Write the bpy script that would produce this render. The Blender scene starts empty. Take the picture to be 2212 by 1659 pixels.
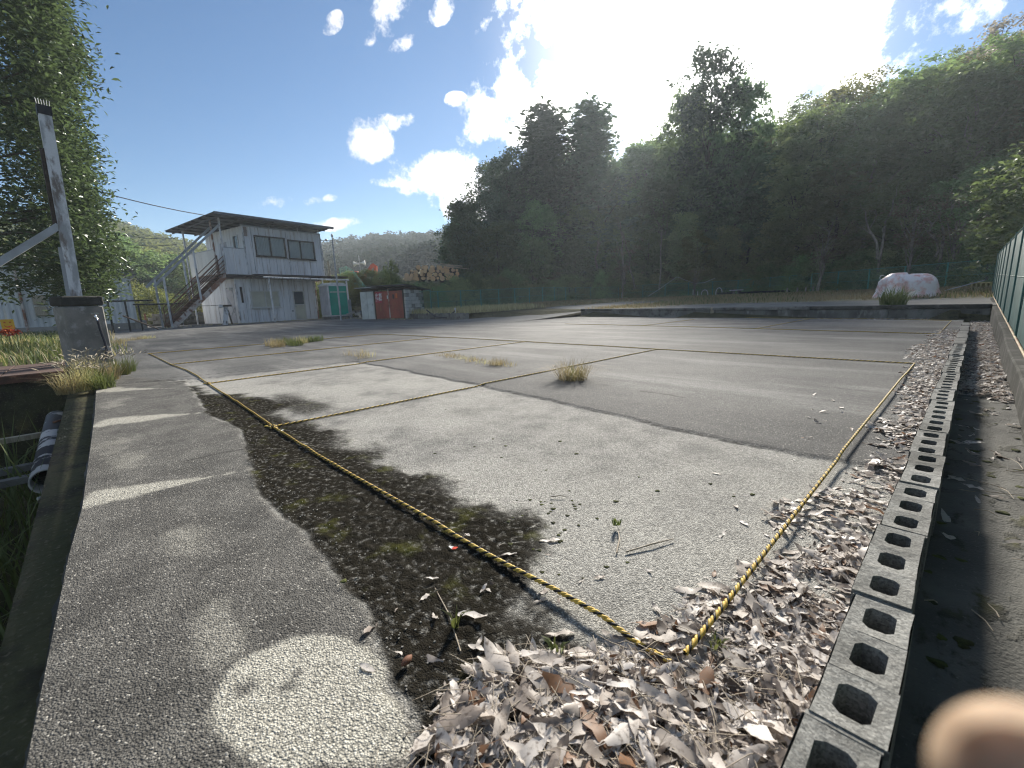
import bpy, math, random
import numpy as np
from mathutils import Vector, Matrix
random.seed(7)
rng = np.random.default_rng(7)
S = bpy.context.scene
COL = S.collection
R = math.radians

# ---------------------------------------------------------------- camera
CAMH = 0.78
AX = np.array([0.69203588, 0.10813994, -0.7137171])     # world X, Y, Z in lens axes (right, down, forward)
AY = np.array([0.72087713, -0.15518883, 0.67546473])
AZ = np.array([-0.0377162, -0.98194816, -0.18535185])
ROT = np.stack([AX, AY, AZ])
cam = bpy.data.cameras.new('camera')
cam.sensor_width = 36.0
cam.lens = 36.0 * 944.5 / 2212
cam.clip_start = 0.01
cam.clip_end = 3000
cam.dof.use_dof = True
cam.dof.focus_distance = 3.0
cam.dof.aperture_fstop = 5.0
camo = bpy.data.objects.new('camera', cam)
COL.objects.link(camo)
right, upv, back = ROT @ [1, 0, 0], ROT @ [0, -1, 0], ROT @ [0, 0, -1]
M = Matrix(((right[0], upv[0], back[0], 0), (right[1], upv[1], back[1], 0), (right[2], upv[2], back[2], CAMH), (0, 0, 0, 1)))
camo.matrix_world = M
S.camera = camo
CAM = np.array([0, 0, CAMH])

# surveying helpers: a sight line of the photograph (2212 x 1659 px) met with a height, a plane or a distance
def sight(x, y): return ROT @ np.array([x - 1106.0, y - 829.5, 944.5])
def on_z(x, y, z=0.0):
    d = sight(x, y); return CAM + d * ((z - CAMH) / d[2])
def on_r(x, y, r):
    d = sight(x, y); return CAM + d * (r / math.hypot(d[0], d[1]))
def azel(x, y):
    d = sight(x, y); return math.atan2(d[0], d[1]), math.atan2(d[2], math.hypot(d[0], d[1]))

# ---------------------------------------------------------------- world, sun, exposure
SUN_AZ, SUN_EL = azel(1470, 70)
W = bpy.data.worlds.new('World'); S.world = W; W.use_nodes = True
nt = W.node_tree; N = nt.nodes; L = nt.links
for n in list(N): N.remove(n)
def wn(t, **k):
    n = N.new(t)
    for a, b in k.items(): setattr(n, a, b)
    return n
def wm(op, a, b=None, c=None):
    n = N.new('ShaderNodeMath'); n.operation = op
    for i, v in enumerate((a, b, c)):
        if v is None: continue
        if isinstance(v, (int, float)): n.inputs[i].default_value = v
        else: L.new(v, n.inputs[i])
    return n.outputs[0]
SKY_STRENGTH = 0.05
sky = wn('ShaderNodeTexSky', sky_type='NISHITA', sun_disc=False, sun_elevation=SUN_EL, sun_rotation=SUN_AZ,
         altitude=100, air_density=0.85, dust_density=0.08, ozone_density=2.0)
tc = wn('ShaderNodeTexCoord')
sep = wn('ShaderNodeSeparateXYZ'); L.new(tc.outputs['Generated'], sep.inputs[0])
waz = wm('ARCTAN2', sep.outputs[0], sep.outputs[1])
wel = wm('ARCSINE', sep.outputs[2])
nz = wn('ShaderNodeTexNoise'); nz.inputs['Scale'].default_value = 14; nz.inputs['Detail'].default_value = 10
nz.inputs['Roughness'].default_value = 0.62
L.new(tc.outputs['Generated'], nz.inputs['Vector'])
nbig = wn('ShaderNodeTexNoise'); nbig.inputs['Scale'].default_value = 3.0; nbig.inputs['Detail'].default_value = 4
L.new(tc.outputs['Generated'], nbig.inputs['Vector'])
# clouds: (x, y, half width, half height, tilt deg, weight) measured on the photograph
CLOUDS = [(1130, 200, 75, 65, -20, 1.0), (1060, 262, 80, 55, 15, 1.0), (1200, 230, 150, 120, 0, 1.1), (800, 300, 62, 48, 25, .9),
          (940, 372, 105, 42, 8, 1.0), (850, 394, 45, 14, 0, .8), (1030, 430, 110, 60, 20, 1.0), (600, 438, 42, 14, 8, .62), (690, 432, 36, 10, 10, .6),
          (735, 484, 55, 14, 4, .85), (845, 25, 75, 36, 55, .42), (880, 85, 50, 16, 40, .38), (955, 22, 22, 34, -30, .40), (720, 50, 18, 26, -30, .25),
          (1500, 60, 430, 270, -12, 1.3), (1760, 120, 170, 60, -38, 1.0), (860, 268, 40, 18, 20, .7), (1740, 232, 40, 14, -10, .7), (985, 215, 22, 16, 0, .55)]
dens = None
for cx_, cy_, hw, hh, tilt, wgt in CLOUDS:
    a0, e0 = azel(cx_, cy_)
    ax_, ex_ = azel(cx_ + 1, cy_); ay_, ey_ = azel(cx_, cy_ - 1)
    J = np.array([[ax_ - a0, ay_ - a0], [ex_ - e0, ey_ - e0]]); Ji = np.linalg.inv(J)
    da = wm('SUBTRACT', waz, a0); de = wm('SUBTRACT', wel, e0)
    ct, st = math.cos(R(tilt)), math.sin(R(tilt))
    mrow = [[(ct * Ji[0, j] + st * Ji[1, j]) / hw for j in (0, 1)], [(-st * Ji[0, j] + ct * Ji[1, j]) / hh for j in (0, 1)]]
    mrow = [[v_ / 1.12 for v_ in r_] for r_ in mrow]
    u = wm('MULTIPLY_ADD', da, mrow[0][0], wm('MULTIPLY', de, mrow[0][1]))
    v = wm('MULTIPLY_ADD', da, mrow[1][0], wm('MULTIPLY', de, mrow[1][1]))
    q = wm('SUBTRACT', 1.0, wm('ADD', wm('MULTIPLY', u, u), wm('MULTIPLY', v, v)))
    q = wm('MAXIMUM', q, -1.0); q = wm('MINIMUM', wm('MULTIPLY', q, wgt), wm('MULTIPLY', q, 1.7))
    dens = q if dens is None else wm('MAXIMUM', dens, q)
# unseen rest of the sky: more scattered clouds, their cover raised for fill light
front = wm('MULTIPLY', wm('GREATER_THAN', waz, -1.75), wm('LESS_THAN', waz, 0.35))
rest = wm('SUBTRACT', wm('MULTIPLY', wm('SUBTRACT', nbig.outputs[0], 0.535), 6.0), wm('MULTIPLY', front, 3.0))
dens = wm('MAXIMUM', dens, rest)
dens = wm('ADD', dens, wm('MULTIPLY', wm('SUBTRACT', nz.outputs[0], 0.5), 5.5))
mr = wn('ShaderNodeMapRange', interpolation_type='SMOOTHSTEP')
L.new(dens, mr.inputs[0]); mr.inputs[1].default_value = -0.05; mr.inputs[2].default_value = 0.95
# sunlit cloud: brighter where it stands before the sun
sdir = (math.sin(SUN_AZ) * math.cos(SUN_EL), math.cos(SUN_AZ) * math.cos(SUN_EL), math.sin(SUN_EL))
dp = wn('ShaderNodeVectorMath', operation='DOT_PRODUCT'); L.new(tc.outputs['Generated'], dp.inputs[0]); dp.inputs[1].default_value = sdir
fwd = wm('POWER', wm('MAXIMUM', dp.outputs['Value'], 0.0), 14.0)
lum = wm('MULTIPLY_ADD', fwd, 18.0, 9.5)
cc = wn('ShaderNodeCombineXYZ')
for i, t_ in enumerate((1.0, 0.985, 0.97)): L.new(wm('MULTIPLY', lum, t_), cc.inputs[i])
# the sun's soft glare put into the sky colour as a thin cloud veil
ang = wm('ARCCOSINE', wm('MINIMUM', dp.outputs['Value'], 1.0))
veil = wm('POWER', wm('MAXIMUM', wm('SUBTRACT', 1.0, wm('DIVIDE', ang, 0.37)), 0.0), 1.6)
cover = wm('MAXIMUM', mr.outputs[0], veil)
mx = wn('ShaderNodeMix', data_type='RGBA')
L.new(cover, mx.inputs[0]); hs = wn('ShaderNodeHueSaturation'); hs.inputs['Saturation'].default_value = 1.22; L.new(sky.outputs[0], hs.inputs['Color']); L.new(hs.outputs[0], mx.inputs[6]); L.new(cc.outputs[0], mx.inputs[7])
bg = wn('ShaderNodeBackground'); bg.inputs[1].default_value = SKY_STRENGTH
L.new(mx.outputs[2], bg.inputs[0])
wo = wn('ShaderNodeOutputWorld'); L.new(bg.outputs[0], wo.inputs[0])

sun = bpy.data.lights.new('sun', 'SUN'); sun.energy = 5.0; sun.angle = R(9.0); sun.color = (1.0, 0.94, 0.84)
suno = bpy.data.objects.new('sun', sun); COL.objects.link(suno)
suno.rotation_euler = Vector(sdir).to_track_quat('Z', 'Y').to_euler()
suno.location = (0, 0, 60)

S.view_settings.view_transform = 'Standard'; S.view_settings.look = 'None'
S.view_settings.gamma = 1; S.view_settings.use_curve_mapping = False
S.view_settings.exposure = 1.28
S.cycles.use_denoising = True; S.cycles.filter_width = 1.15
S.cycles.max_bounces = 6; S.cycles.diffuse_bounces = 3; S.cycles.glossy_bounces = 3; S.cycles.transmission_bounces = 4
S.cycles.transparent_max_bounces = 6; S.cycles.volume_bounces = 1
S.cycles.sample_clamp_indirect = 8
W.cycles.sampling_method = 'MANUAL'; W.cycles.sample_map_resolution = 512
# ---------------------------------------------------------------- builders
def tag(o, label=None, cat=None, group=None, kind=None):
    if label: o['label'] = label
    if cat: o['category'] = cat
    if group: o['group'] = group
    if kind: o['kind'] = kind
    return o
def empty(name, loc=(0, 0, 0), rz=0, parent=None):
    o = bpy.data.objects.new(name, None); COL.objects.link(o); o.location = loc; o.rotation_euler = (0, 0, rz)
    o.empty_display_size = 0.2
    if parent: o.parent = parent
    return o
def npmesh(name, V, F, mats=(), attrs=None, smooth=False, midx=None):
    """fast mesh: V (n,3), F list of face arrays (m,k)"""
    V = np.asarray(V, dtype=np.float32)
    if isinstance(F, np.ndarray): F = [F]
    me = bpy.data.meshes.new(name)
    me.vertices.add(len(V)); me.vertices.foreach_set('co', V.ravel())
    tot = sum(f.size for f in F); nf = sum(len(f) for f in F)
    me.loops.add(tot); me.polygons.add(nf)
    me.loops.foreach_set('vertex_index', np.concatenate([f.ravel() for f in F]).astype(np.int32))
    sizes = np.concatenate([np.full(len(f), f.shape[1]) for f in F]); starts = np.concatenate([[0], np.cumsum(sizes)[:-1]])
    me.polygons.foreach_set('loop_start', starts.astype(np.int32))
    if smooth: me.polygons.foreach_set('use_smooth', np.ones(nf, dtype=bool))
    if midx is not None: me.polygons.foreach_set('material_index', np.asarray(midx, dtype=np.int32))
    for m in (mats if isinstance(mats, (list, tuple)) else [mats]): me.materials.append(m)
    me.update(calc_edges=True)
    for k, arr in (attrs or {}).items():
        a = me.attributes.new(k, 'FLOAT', 'POINT'); a.data.foreach_set('value', np.asarray(arr, dtype=np.float32))
    return me
def link(name, me, parent=None, loc=None):
    o = bpy.data.objects.new(name, me); COL.objects.link(o)
    if parent: o.parent = parent
    if loc is not None: o.location = loc
    return o
def copy_tree(o, parent=None):
    c = o.copy(); COL.objects.link(c)
    if parent: c.parent = parent
    for ch in [x for x in bpy.data.objects if x.parent == o]: copy_tree(ch, c)
    return c
class MB:
    def __init__(s): s.v = []; s.f = []; s.m = []; s.sm = []
    def add(s, vs, fs, mi=0, smooth=False):
        b = len(s.v); s.v += [tuple(map(float, p)) for p in vs]
        for f in fs: s.f.append([b + i for i in f]); s.m.append(mi); s.sm.append(smooth)
        return s
    def box(s, c, d, rz=0, mi=0, M=None, bev=0):
        x, y, z = d[0] / 2, d[1] / 2, d[2] / 2
        if bev:
            b = min(bev, x * .8, y * .8, z * .8)
            vs = []
            prof = [(-z, b), (-z + b, 0), (z - b, 0), (z, b)]
            for zz, ins in prof:
                X, Y = x - ins, y - ins
                vs += [(-X + b, -Y, zz), (X - b, -Y, zz), (X, -Y + b, zz), (X, Y - b, zz), (X - b, Y, zz), (-X + b, Y, zz), (-X, Y - b, zz), (-X, -Y + b, zz)]
            fs = [tuple(range(7, -1, -1)), tuple(range(24, 32))]
            for k in range(3):
                for i in range(8): fs.append((k * 8 + i, k * 8 + (i + 1) % 8, k * 8 + 8 + (i + 1) % 8, k * 8 + 8 + i))
        else:
            vs = [(-x, -y, -z), (x, -y, -z), (x, y, -z), (-x, y, -z), (-x, -y, z), (x, -y, z), (x, y, z), (-x, y, z)]
            fs = [(3, 2, 1, 0), (4, 5, 6, 7), (0, 1, 5, 4), (1, 2, 6, 5), (2, 3, 7, 6), (3, 0, 4, 7)]
        T = Matrix.Translation(c) @ (M.to_4x4() if M is not None else Matrix.Rotation(rz, 4, 'Z'))
        return s.add([T @ Vector(p) for p in vs], fs, mi)
    def bar(s, a, b, w, h, mi=0, up=(0, 0, 1)):
        a, b = Vector(a), Vector(b); d = (b - a); ln = d.length; d.normalize()
        u = Vector(up); sd = d.cross(u)
        if sd.length < 1e-4: sd = d.cross(Vector((1, 0, 0)))
        sd.normalize(); u = sd.cross(d)
        Mx = Matrix((d, sd, u)).transposed()
        return s.box((a + b) / 2, (ln, w, h), M=Mx, mi=mi)
    def tube(s, pts, r, n=8, mi=0, caps=True, smooth=True):
        pts = [Vector(p) for p in pts]; k = len(pts)
        rs = r if isinstance(r, (list, tuple, np.ndarray)) else [r] * k
        vs = []; pu = None
        for i, p in enumerate(pts):
            d = (pts[min(i + 1, k - 1)] - pts[max(i - 1, 0)])
            if d.length < 1e-9: d = Vector((0, 0, 1))
            d.normalize()
            if pu is None:
                pu = d.orthogonal().normalized()
            else:
                pu = (pu - d * pu.dot(d))
                pu = pu.normalized() if pu.length > 1e-6 else d.orthogonal().normalized()
            w = d.cross(pu)
            for j in range(n):
                a = 2 * math.pi * j / n
                vs.append(p + (pu * math.cos(a) + w * math.sin(a)) * rs[i])
        fs = []
        for i in range(k - 1):
            for j in range(n): fs.append((i * n + j, i * n + (j + 1) % n, (i + 1) * n + (j + 1) % n, (i + 1) * n + j))
        s.add(vs, fs, mi, smooth)
        if caps:
            s.add(vs[:n], [tuple(range(n - 1, -1, -1))], mi); s.add(vs[-n:], [tuple(range(n))], mi)
        return s
    def prism(s, poly, a, b, axis='z', mi=0):
        """poly in 2D extruded between a and b along axis"""
        def P(p, t):
            if axis == 'z': return (p[0], p[1], t)
            if axis == 'x': return (t, p[0], p[1])
            return (p[0], t, p[1])
        n = len(poly); vs = [P(p, a) for p in poly] + [P(p, b) for p in poly]
        fs = [tuple(range(n - 1, -1, -1)), tuple(range(n, 2 * n))]
        for i in range(n): fs.append((i, (i + 1) % n, n + (i + 1) % n, n + i))
        return s.add(vs, fs, mi)
    def lathe(s, prof, c=(0, 0, 0), n=14, mi=0, M=None, smooth=True):
        vs = []
        for r, z in prof:
            for j in range(n):
                a = 2 * math.pi * j / n; vs.append(Vector((r * math.cos(a), r * math.sin(a), z)))
        T = Matrix.Translation(c) @ (M.to_4x4() if M is not None else Matrix.Identity(4))
        fs = []
        for i in range(len(prof) - 1):
            for j in range(n): fs.append((i * n + j, i * n + (j + 1) % n, (i + 1) * n + (j + 1) % n, (i + 1) * n + j))
        fs.append(tuple(range(n - 1, -1, -1))); k = (len(prof) - 1) * n; fs.append(tuple(range(k, k + n)))
        return s.add([T @ v for v in vs], fs, mi, smooth)
    def mesh(s, name, mats):
        me = bpy.data.meshes.new(name); me.from_pydata(s.v, [], s.f)
        for m in (mats if isinstance(mats, (list, tuple)) else [mats]): me.materials.append(m)
        me.polygons.foreach_set('material_index', s.m); me.polygons.foreach_set('use_smooth', s.sm)
        me.update(); return me
    def build(s, name, mats, parent=None, loc=None):
        o = link(name, s.mesh(name, mats), parent, loc); return o

# ---------------------------------------------------------------- materials
def newmat(name):
    m = bpy.data.materials.new(name); m.use_nodes = True
    t = m.node_tree; b = t.nodes['Principled BSDF']; return m, t, b
class G:
    """small node graph writer"""
    def __init__(s, t): s.t = t
    def n(s, ty, ins=None, **k):
        x = s.t.nodes.new(ty)
        for a, b in k.items(): setattr(x, a, b)
        for a, b in (ins or {}).items(): s.put(x.inputs[a], b)
        return x
    def put(s, sock, v):
        if isinstance(v, bpy.types.NodeSocket): s.t.links.new(v, sock)
        elif isinstance(v, (tuple, list)) and len(v) == 3 and sock.type == 'RGBA': sock.default_value = (*v, 1)
        else: sock.default_value = v
    def math(s, op, a, b=0.0, clamp=False):
        x = s.n('ShaderNodeMath', {0: a, 1: b}, operation=op); x.use_clamp = clamp; return x.outputs[0]
    def mix(s, f, a, b, mode='MIX'):
        x = s.n('ShaderNodeMix', data_type='RGBA', blend_type=mode); s.put(x.inputs[0], f); s.put(x.inputs[6], a); s.put(x.inputs[7], b); return x.outputs[2]
    def ramp(s, f, a, b): # linear map a..b to 0..1, clamped
        x = s.n('ShaderNodeMapRange', {0: f, 1: a, 2: b}, interpolation_type='SMOOTHSTEP'); return x.outputs[0]
    def noise(s, vec, scale, detail=4, rough=.55, dist=0):
        x = s.n('ShaderNodeTexNoise', {'Scale': scale, 'Detail': detail, 'Roughness': rough, 'Distortion': dist}); s.t.links.new(vec, x.inputs['Vector']); return x.outputs[0]
    def voro(s, vec, scale, feature='F1'):
        x = s.n('ShaderNodeTexVoronoi', {'Scale': scale}, feature=feature); s.t.links.new(vec, x.inputs['Vector']); return x
    def attr(s, name): return s.n('ShaderNodeAttribute', attribute_name=name).outputs['Fac']
    def pos(s): return s.n('ShaderNodeNewGeometry').outputs['Position']
    def obj(s): return s.n('ShaderNodeTexCoord').outputs['Object']
    def scale(s, vec, sc): return s.n('ShaderNodeVectorMath', {0: vec, 1: sc}, operation='MULTIPLY').outputs[0]
    def bump(s, h, strength, dist=.01): return s.n('ShaderNodeBump', {'Height': h, 'Strength': strength, 'Distance': dist}).outputs[0]
def mat(name, c, c2=None, rough=.75, scale=3, lo=.35, hi=.65, metal=0, spec=.3, fine=.12, fscale=60, bump=.0, bscale=80, streak=None, c3=None, coords='pos', bdist=.01):
    """a base colour worn towards c2 (and c3) with fine grain; streak: vector scale for the wear noise"""
    m, t, b = newmat(name); g = G(t)
    v = g.pos() if coords == 'pos' else g.obj()
    vs = g.scale(v, streak) if streak else v
    col = c
    if c2: col = g.mix(g.ramp(g.noise(vs, scale, 6, .6), lo, hi), c, c2)
    if c3: col = g.mix(g.ramp(g.noise(vs, scale * 2.3, 6, .65), .52, .68), col, c3)
    if fine: 
        f = g.noise(v, fscale, 3); k = g.math('MULTIPLY_ADD', f, 2 * fine); t.nodes[-1].inputs[2].default_value = 1 - fine
        col = g.mix(1.0, col, g.n('ShaderNodeCombineColor', {0: k, 1: k, 2: k}).outputs[0], 'MULTIPLY')
    g.put(b.inputs['Base Color'], col)
    b.inputs['Roughness'].default_value = rough; b.inputs['Metallic'].default_value = metal; b.inputs['Specular IOR Level'].default_value = spec
    if bump: g.put(b.inputs['Normal'], g.bump(g.noise(v, bscale, 4), bump, bdist))
    return m
def leafmat(name, c, c2, trans=.38, rough=.55, hue=.08, spec=.25):
    m, t, b = newmat(name); g = G(t)
    var = g.attr('var'); col = g.mix(var, c, c2)
    oi = g.n('ShaderNodeObjectInfo').outputs['Random']
    hsv = g.n('ShaderNodeHueSaturation', {'Hue': g.math('ADD', g.math('MULTIPLY', oi, hue), .5 - hue / 2), 'Saturation': 1.0, 'Value': g.math('ADD', g.math('MULTIPLY', oi, 1.15), .5), 'Color': col})
    g.put(b.inputs['Base Color'], hsv.outputs[0]); b.inputs['Roughness'].default_value = rough; b.inputs['Specular IOR Level'].default_value = spec
    tr = g.n('ShaderNodeBsdfTranslucent', {'Color': g.mix(.5, hsv.outputs[0], (min(1, c2[0] * 1.4), c2[1] * 1.35, c2[2] * .9))})
    ms = g.n('ShaderNodeMixShader', {0: trans, 1: b.outputs[0], 2: tr.outputs[0]})
    t.links.new(ms.outputs[0], t.nodes['Material Output'].inputs[0])
    return m
MT = {}
MT['bark'] = mat('bark', (.10, .085, .065), (.05, .042, .033), scale=6, bump=.6, bscale=30, rough=.9)
MT['palebark'] = mat('pale_bark', (.26, .24, .20), (.13, .12, .09), scale=5, rough=.9)
MT['leaf_dark'] = leafmat('leaf_dark', (0.08, 0.118, 0.064), (0.16, 0.23, 0.118))
MT['leaf_mid'] = leafmat('leaf_mid', (0.092, 0.142, 0.062), (0.195, 0.275, 0.118))
MT['leaf_olive'] = leafmat('leaf_olive', (0.125, 0.152, 0.07), (0.25, 0.275, 0.13))
MT['leaf_yellow'] = leafmat('leaf_yellow', (.08, .10, .025), (.19, .19, .06))
MT['leaf_conifer'] = leafmat('leaf_conifer', (0.052, 0.088, 0.056), (0.112, 0.16, 0.094), trans=.2)
MT['leaf_glossy'] = leafmat('leaf_glossy', (0.03, 0.052, 0.026), (0.082, 0.118, 0.056), rough=.32, spec=.5)
MT['leaf_russet'] = leafmat('leaf_russet', (.10, .075, .05), (.17, .13, .09))
MT['leaf_plum'] = leafmat('leaf_plum', (0.17, 0.15, 0.145), (0.26, 0.235, 0.225))
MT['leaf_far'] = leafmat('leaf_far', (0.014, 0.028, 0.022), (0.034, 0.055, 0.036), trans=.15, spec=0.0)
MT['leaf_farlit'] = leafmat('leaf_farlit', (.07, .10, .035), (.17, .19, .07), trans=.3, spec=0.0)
MT['grass_dry'] = leafmat('grass_dry', (.26, .22, .12), (.46, .40, .24), trans=.3, rough=.7)
MT['grass_green'] = leafmat('grass_green', (0.055, 0.075, 0.026), (0.135, 0.155, 0.06), trans=.35, rough=.6)
MT['flower_red'] = leafmat('flower_red', (.32, .03, .02), (.45, .06, .03), trans=.3)
MT['concrete'] = mat('concrete', (.22, .215, .20), (.13, .125, .115), scale=2.2, bump=.5, bscale=90, rough=.92, c3=(.07, .068, .06), spec=.2)
MT['concrete_dark'] = mat('concrete_dark', (.085, .083, .076), (.045, .044, .038), scale=1.6, bump=.6, bscale=70, rough=.95, c3=(.15, .145, .13), spec=.15)
MT['concrete_pale'] = mat('concrete_pale', (.33, .32, .29), (.22, .21, .19), scale=1.5, bump=.3, bscale=80, rough=.92)
MT['galv'] = mat('galvanised', (.42, .44, .46), (.30, .31, .32), scale=2, rough=.5, metal=.3, spec=.4)
MT['white_peel'] = mat('peeling_white', (.66, .67, .68), (.36, .37, .38), scale=3.2, lo=.5, hi=.6, c3=(.2, .17, .15), rough=.7, streak=(1, 1, .35))
MT['panel'] = mat('panel_paint', (.78, .79, .80), (.64, .65, .66), scale=1.6, streak=(2.2, 2.2, .16), rough=.55, fine=.05, c3=(.46, .41, .37))
MT['panel_side'] = mat('panel_cream', (.64, .63, .58), (.52, .51, .47), scale=1.2, streak=(1, 1, .25), rough=.6, fine=.04)
MT['seam'] = mat('seam_dark', (.20, .20, .22), rough=.8, fine=0)
MT['rust'] = mat('rust', (.16, .065, .038), (.075, .038, .028), scale=5, rough=.85, bump=.3, c3=(.26, .13, .08))
MT['rust_paint'] = mat('rusting_paint', (.55, .50, .46), (.25, .12, .075), scale=2.2, lo=.42, hi=.58, rough=.75, c3=(.16, .07, .045))
MT['red_door'] = mat('red_door', (.36, .085, .055), (.24, .065, .045), scale=2.4, rough=.6, c3=(.30, .12, .06), streak=(1, 1, .5))
MT['dark_frame'] = mat('dark_frame', (.05, .035, .03), rough=.5, fine=.05)
MT['alu'] = mat('alu_frame', (.60, .60, .57), rough=.45, metal=.2, fine=.05)
MT['cream'] = mat('cream_pane', (.58, .57, .47), (.50, .49, .40), scale=2, rough=.35, fine=.03)
MT['roof_metal'] = mat('roof_metal', (.16, .17, .19), (.10, .10, .11), scale=2, rough=.5, metal=.2)
MT['soffit'] = mat('soffit_board', (.10, .105, .12), (.07, .07, .08), scale=3, rough=.8)
MT['wood_dark'] = mat('dark_timber', (.07, .05, .04), (.045, .035, .03), scale=8, streak=(1, 1, 6), rough=.85)
MT['wood_pale'] = mat('pale_timber', (.42, .37, .28), (.30, .26, .19), scale=6, streak=(8, 8, 1), rough=.85)
MT['curtain'] = mat('curtain', (.82, .81, .80), (.70, .69, .69), scale=4, streak=(3, 3, .3), rough=.9)
MT['black'] = mat('black_plastic', (.02, .02, .022), rough=.5, fine=.05)
MT['white'] = mat('white_plastic', (.72, .73, .72), (.58, .58, .56), scale=4, rough=.5, fine=.03)
MT['pvc'] = mat('pvc_pipe', (.50, .49, .47), (.05, .048, .05), scale=3.5, lo=.44, hi=.5, rough=.45, fine=.05)
MT['green_panel'] = mat('green_panel', (.03, .36, .25), (.035, .30, .21), scale=1.5, rough=.4, fine=.03)
MT['grey_panel'] = mat('grey_panel', (.50, .50, .53), (.40, .40, .43), scale=2.5, rough=.5, fine=.04)
MT['locker'] = mat('locker_paint', (.58, .62, .60), (.47, .50, .48), scale=2.5, rough=.5, fine=.04)
MT['green_steel'] = mat('green_steel', (.085, .27, .20), (.11, .31, .24), scale=3, rough=.5, fine=.06)
MT['green_wire'] = mat('green_wire', (.022, .115, .10), (.016, .085, .072), scale=4, rough=.5, fine=.05)
MT['yellow'] = mat('rope_yellow', (.68, .47, .10), (.55, .36, .07), scale=30, rough=.6, fine=.15, fscale=600)
MT['ropeblack'] = mat('rope_black', (.018, .017, .015), rough=.6, fine=.1)
MT['tarp'] = mat('tarp_sheet', (.90, .82, .80), (.72, .42, .37), scale=3.4, lo=.44, hi=.64, rough=.45, fine=.04, bump=.4, bscale=6, bdist=.03)
MT['soil'] = mat('soil', (.075, .065, .045), (.05, .05, .028), scale=1.5, c3=(.10, .10, .045), rough=.95, bump=.8, bscale=20)
MT['log_bark'] = mat('log_bark', (.13, .085, .06), (.07, .045, .035), scale=4, rough=.9)
MT['orange_machine'] = mat('orange_machine', (.60, .12, .055), (.42, .09, .05), scale=2, rough=.5, fine=.05)
MT['hose'] = mat('hose', (.03, .032, .045), rough=.4, fine=.05)
MT['chrome'] = mat('tap_metal', (.75, .75, .74), rough=.22, metal=.9, fine=.03)
MT['sign_yellow'] = mat('sign_yellow', (.75, .45, .04), rough=.5, fine=.03)
MT['sign_orange'] = mat('sign_orange', (.62, .14, .03), rough=.5, fine=.03)
MT['sign_red'] = mat('sign_red', (.42, .05, .07), (.36, .06, .08), rough=.5, fine=.03)
MT['skin'] = skin_ = mat('skin', (.38, .28, .19), (.24, .165, .105), scale=130, rough=.75, fine=.08)
m, t, b = newmat('glass'); b.inputs['Base Color'].default_value = (.05, .07, .08, 1); b.inputs['Roughness'].default_value = .04; b.inputs['Specular IOR Level'].default_value = .9; MT['glass_dark'] = m
m, t, b = newmat('clear_glass'); g = G(t)
gl = g.n('ShaderNodeBsdfGlossy', {'Roughness': .03, 'Color': (.9, .93, .95)}); tp = g.n('ShaderNodeBsdfTransparent', {'Color': (.9, .93, .93)})
fr = g.n('ShaderNodeFresnel', {'IOR': 1.45}); ms = g.n('ShaderNodeMixShader', {0: fr.outputs[0], 1: tp.outputs[0], 2: gl.outputs[0]})
t.links.new(ms.outputs[0], t.nodes['Material Output'].inputs[0]); MT['glass'] = m
# cut log face with rings and split
m, t, b = newmat('log_end'); g = G(t); o_ = g.obj()
rr = g.n('ShaderNodeVectorMath', {0: g.scale(o_, (1, 1, 0))}, operation='LENGTH').outputs[1]
ring = g.math('SINE', g.math('ADD', g.math('MULTIPLY', rr, 190.0), g.math('MULTIPLY', g.noise(o_, 8), 6.0)))
oi = g.n('ShaderNodeObjectInfo').outputs['Random']
g.put(b.inputs['Base Color'], g.mix(g.math('MULTIPLY', oi, .6), g.mix(g.ramp(ring, -1, 1), (.74, .50, .28), (.58, .36, .18)), (.46, .34, .24))); b.inputs['Roughness'].default_value = .9; MT['log_end'] = m

sb_ = skin_.node_tree.nodes['Principled BSDF']; sb_.inputs['Subsurface Weight'].default_value = .35; sb_.inputs['Subsurface Radius'].default_value = (1.0, .7, .5); sb_.inputs['Subsurface Scale'].default_value = .02
# ---------------------------------------------------------------- terrain shape
def sstep(a, b, x):
    t = np.clip((np.asarray(x, dtype=float) - a) / (b - a), 0, 1); return t * t * (3 - 2 * t)
def vnoise(x, y, sc, seed=0):
    """smooth value noise for shapes"""
    x = np.asarray(x, dtype=float) * sc; y = np.asarray(y, dtype=float) * sc
    xi = np.floor(x).astype(int); yi = np.floor(y).astype(int); fx = x - xi; fy = y - yi
    fx = fx * fx * (3 - 2 * fx); fy = fy * fy * (3 - 2 * fy)
    def h(a, b):
        n = (a * 374761393 + b * 668265263 + seed * 1442695041) & 0x7fffffff
        n = ((n ^ (n >> 13)) * 1274126177) & 0x7fffffff
        return ((n ^ (n >> 16)) & 0xffff) / 65535.0
    return (h(xi, yi) * (1 - fx) + h(xi + 1, yi) * fx) * (1 - fy) + (h(xi, yi + 1) * (1 - fx) + h(xi + 1, yi + 1) * fx) * fy
def fbm(x, y, sc, seed=0, o=4):
    s = 0; a = .5
    for i in range(o): s = s + a * vnoise(x, y, sc * 2 ** i, seed + i); a *= .5
    return s / (1 - .5 ** o)
WALL_X = [-60, -40, -30, -21.0, -16.6, -16.5, -12.3, -12.2, -6.64, .3, 30]
WALL_Y = [15.5, 15.0, 14.0, 12.9, 12.9, 13.4, 15.6, 16.0, 15.03, 14.2, 13.2]
def wall_y(x): return np.interp(x, WALL_X, WALL_Y)
AZT = np.radians([-62, -56, -50, -40, -33, -20, -12.5, -2, 8, 20, 40])
R0T = [50, 42, 41, 40, 45, 45, 37, 32.5, 29, 27, 27]
HILLT = [4, 4, 5, 6.5, 7.5, 9.5, 11.5, 13, 14, 14, 14]
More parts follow.
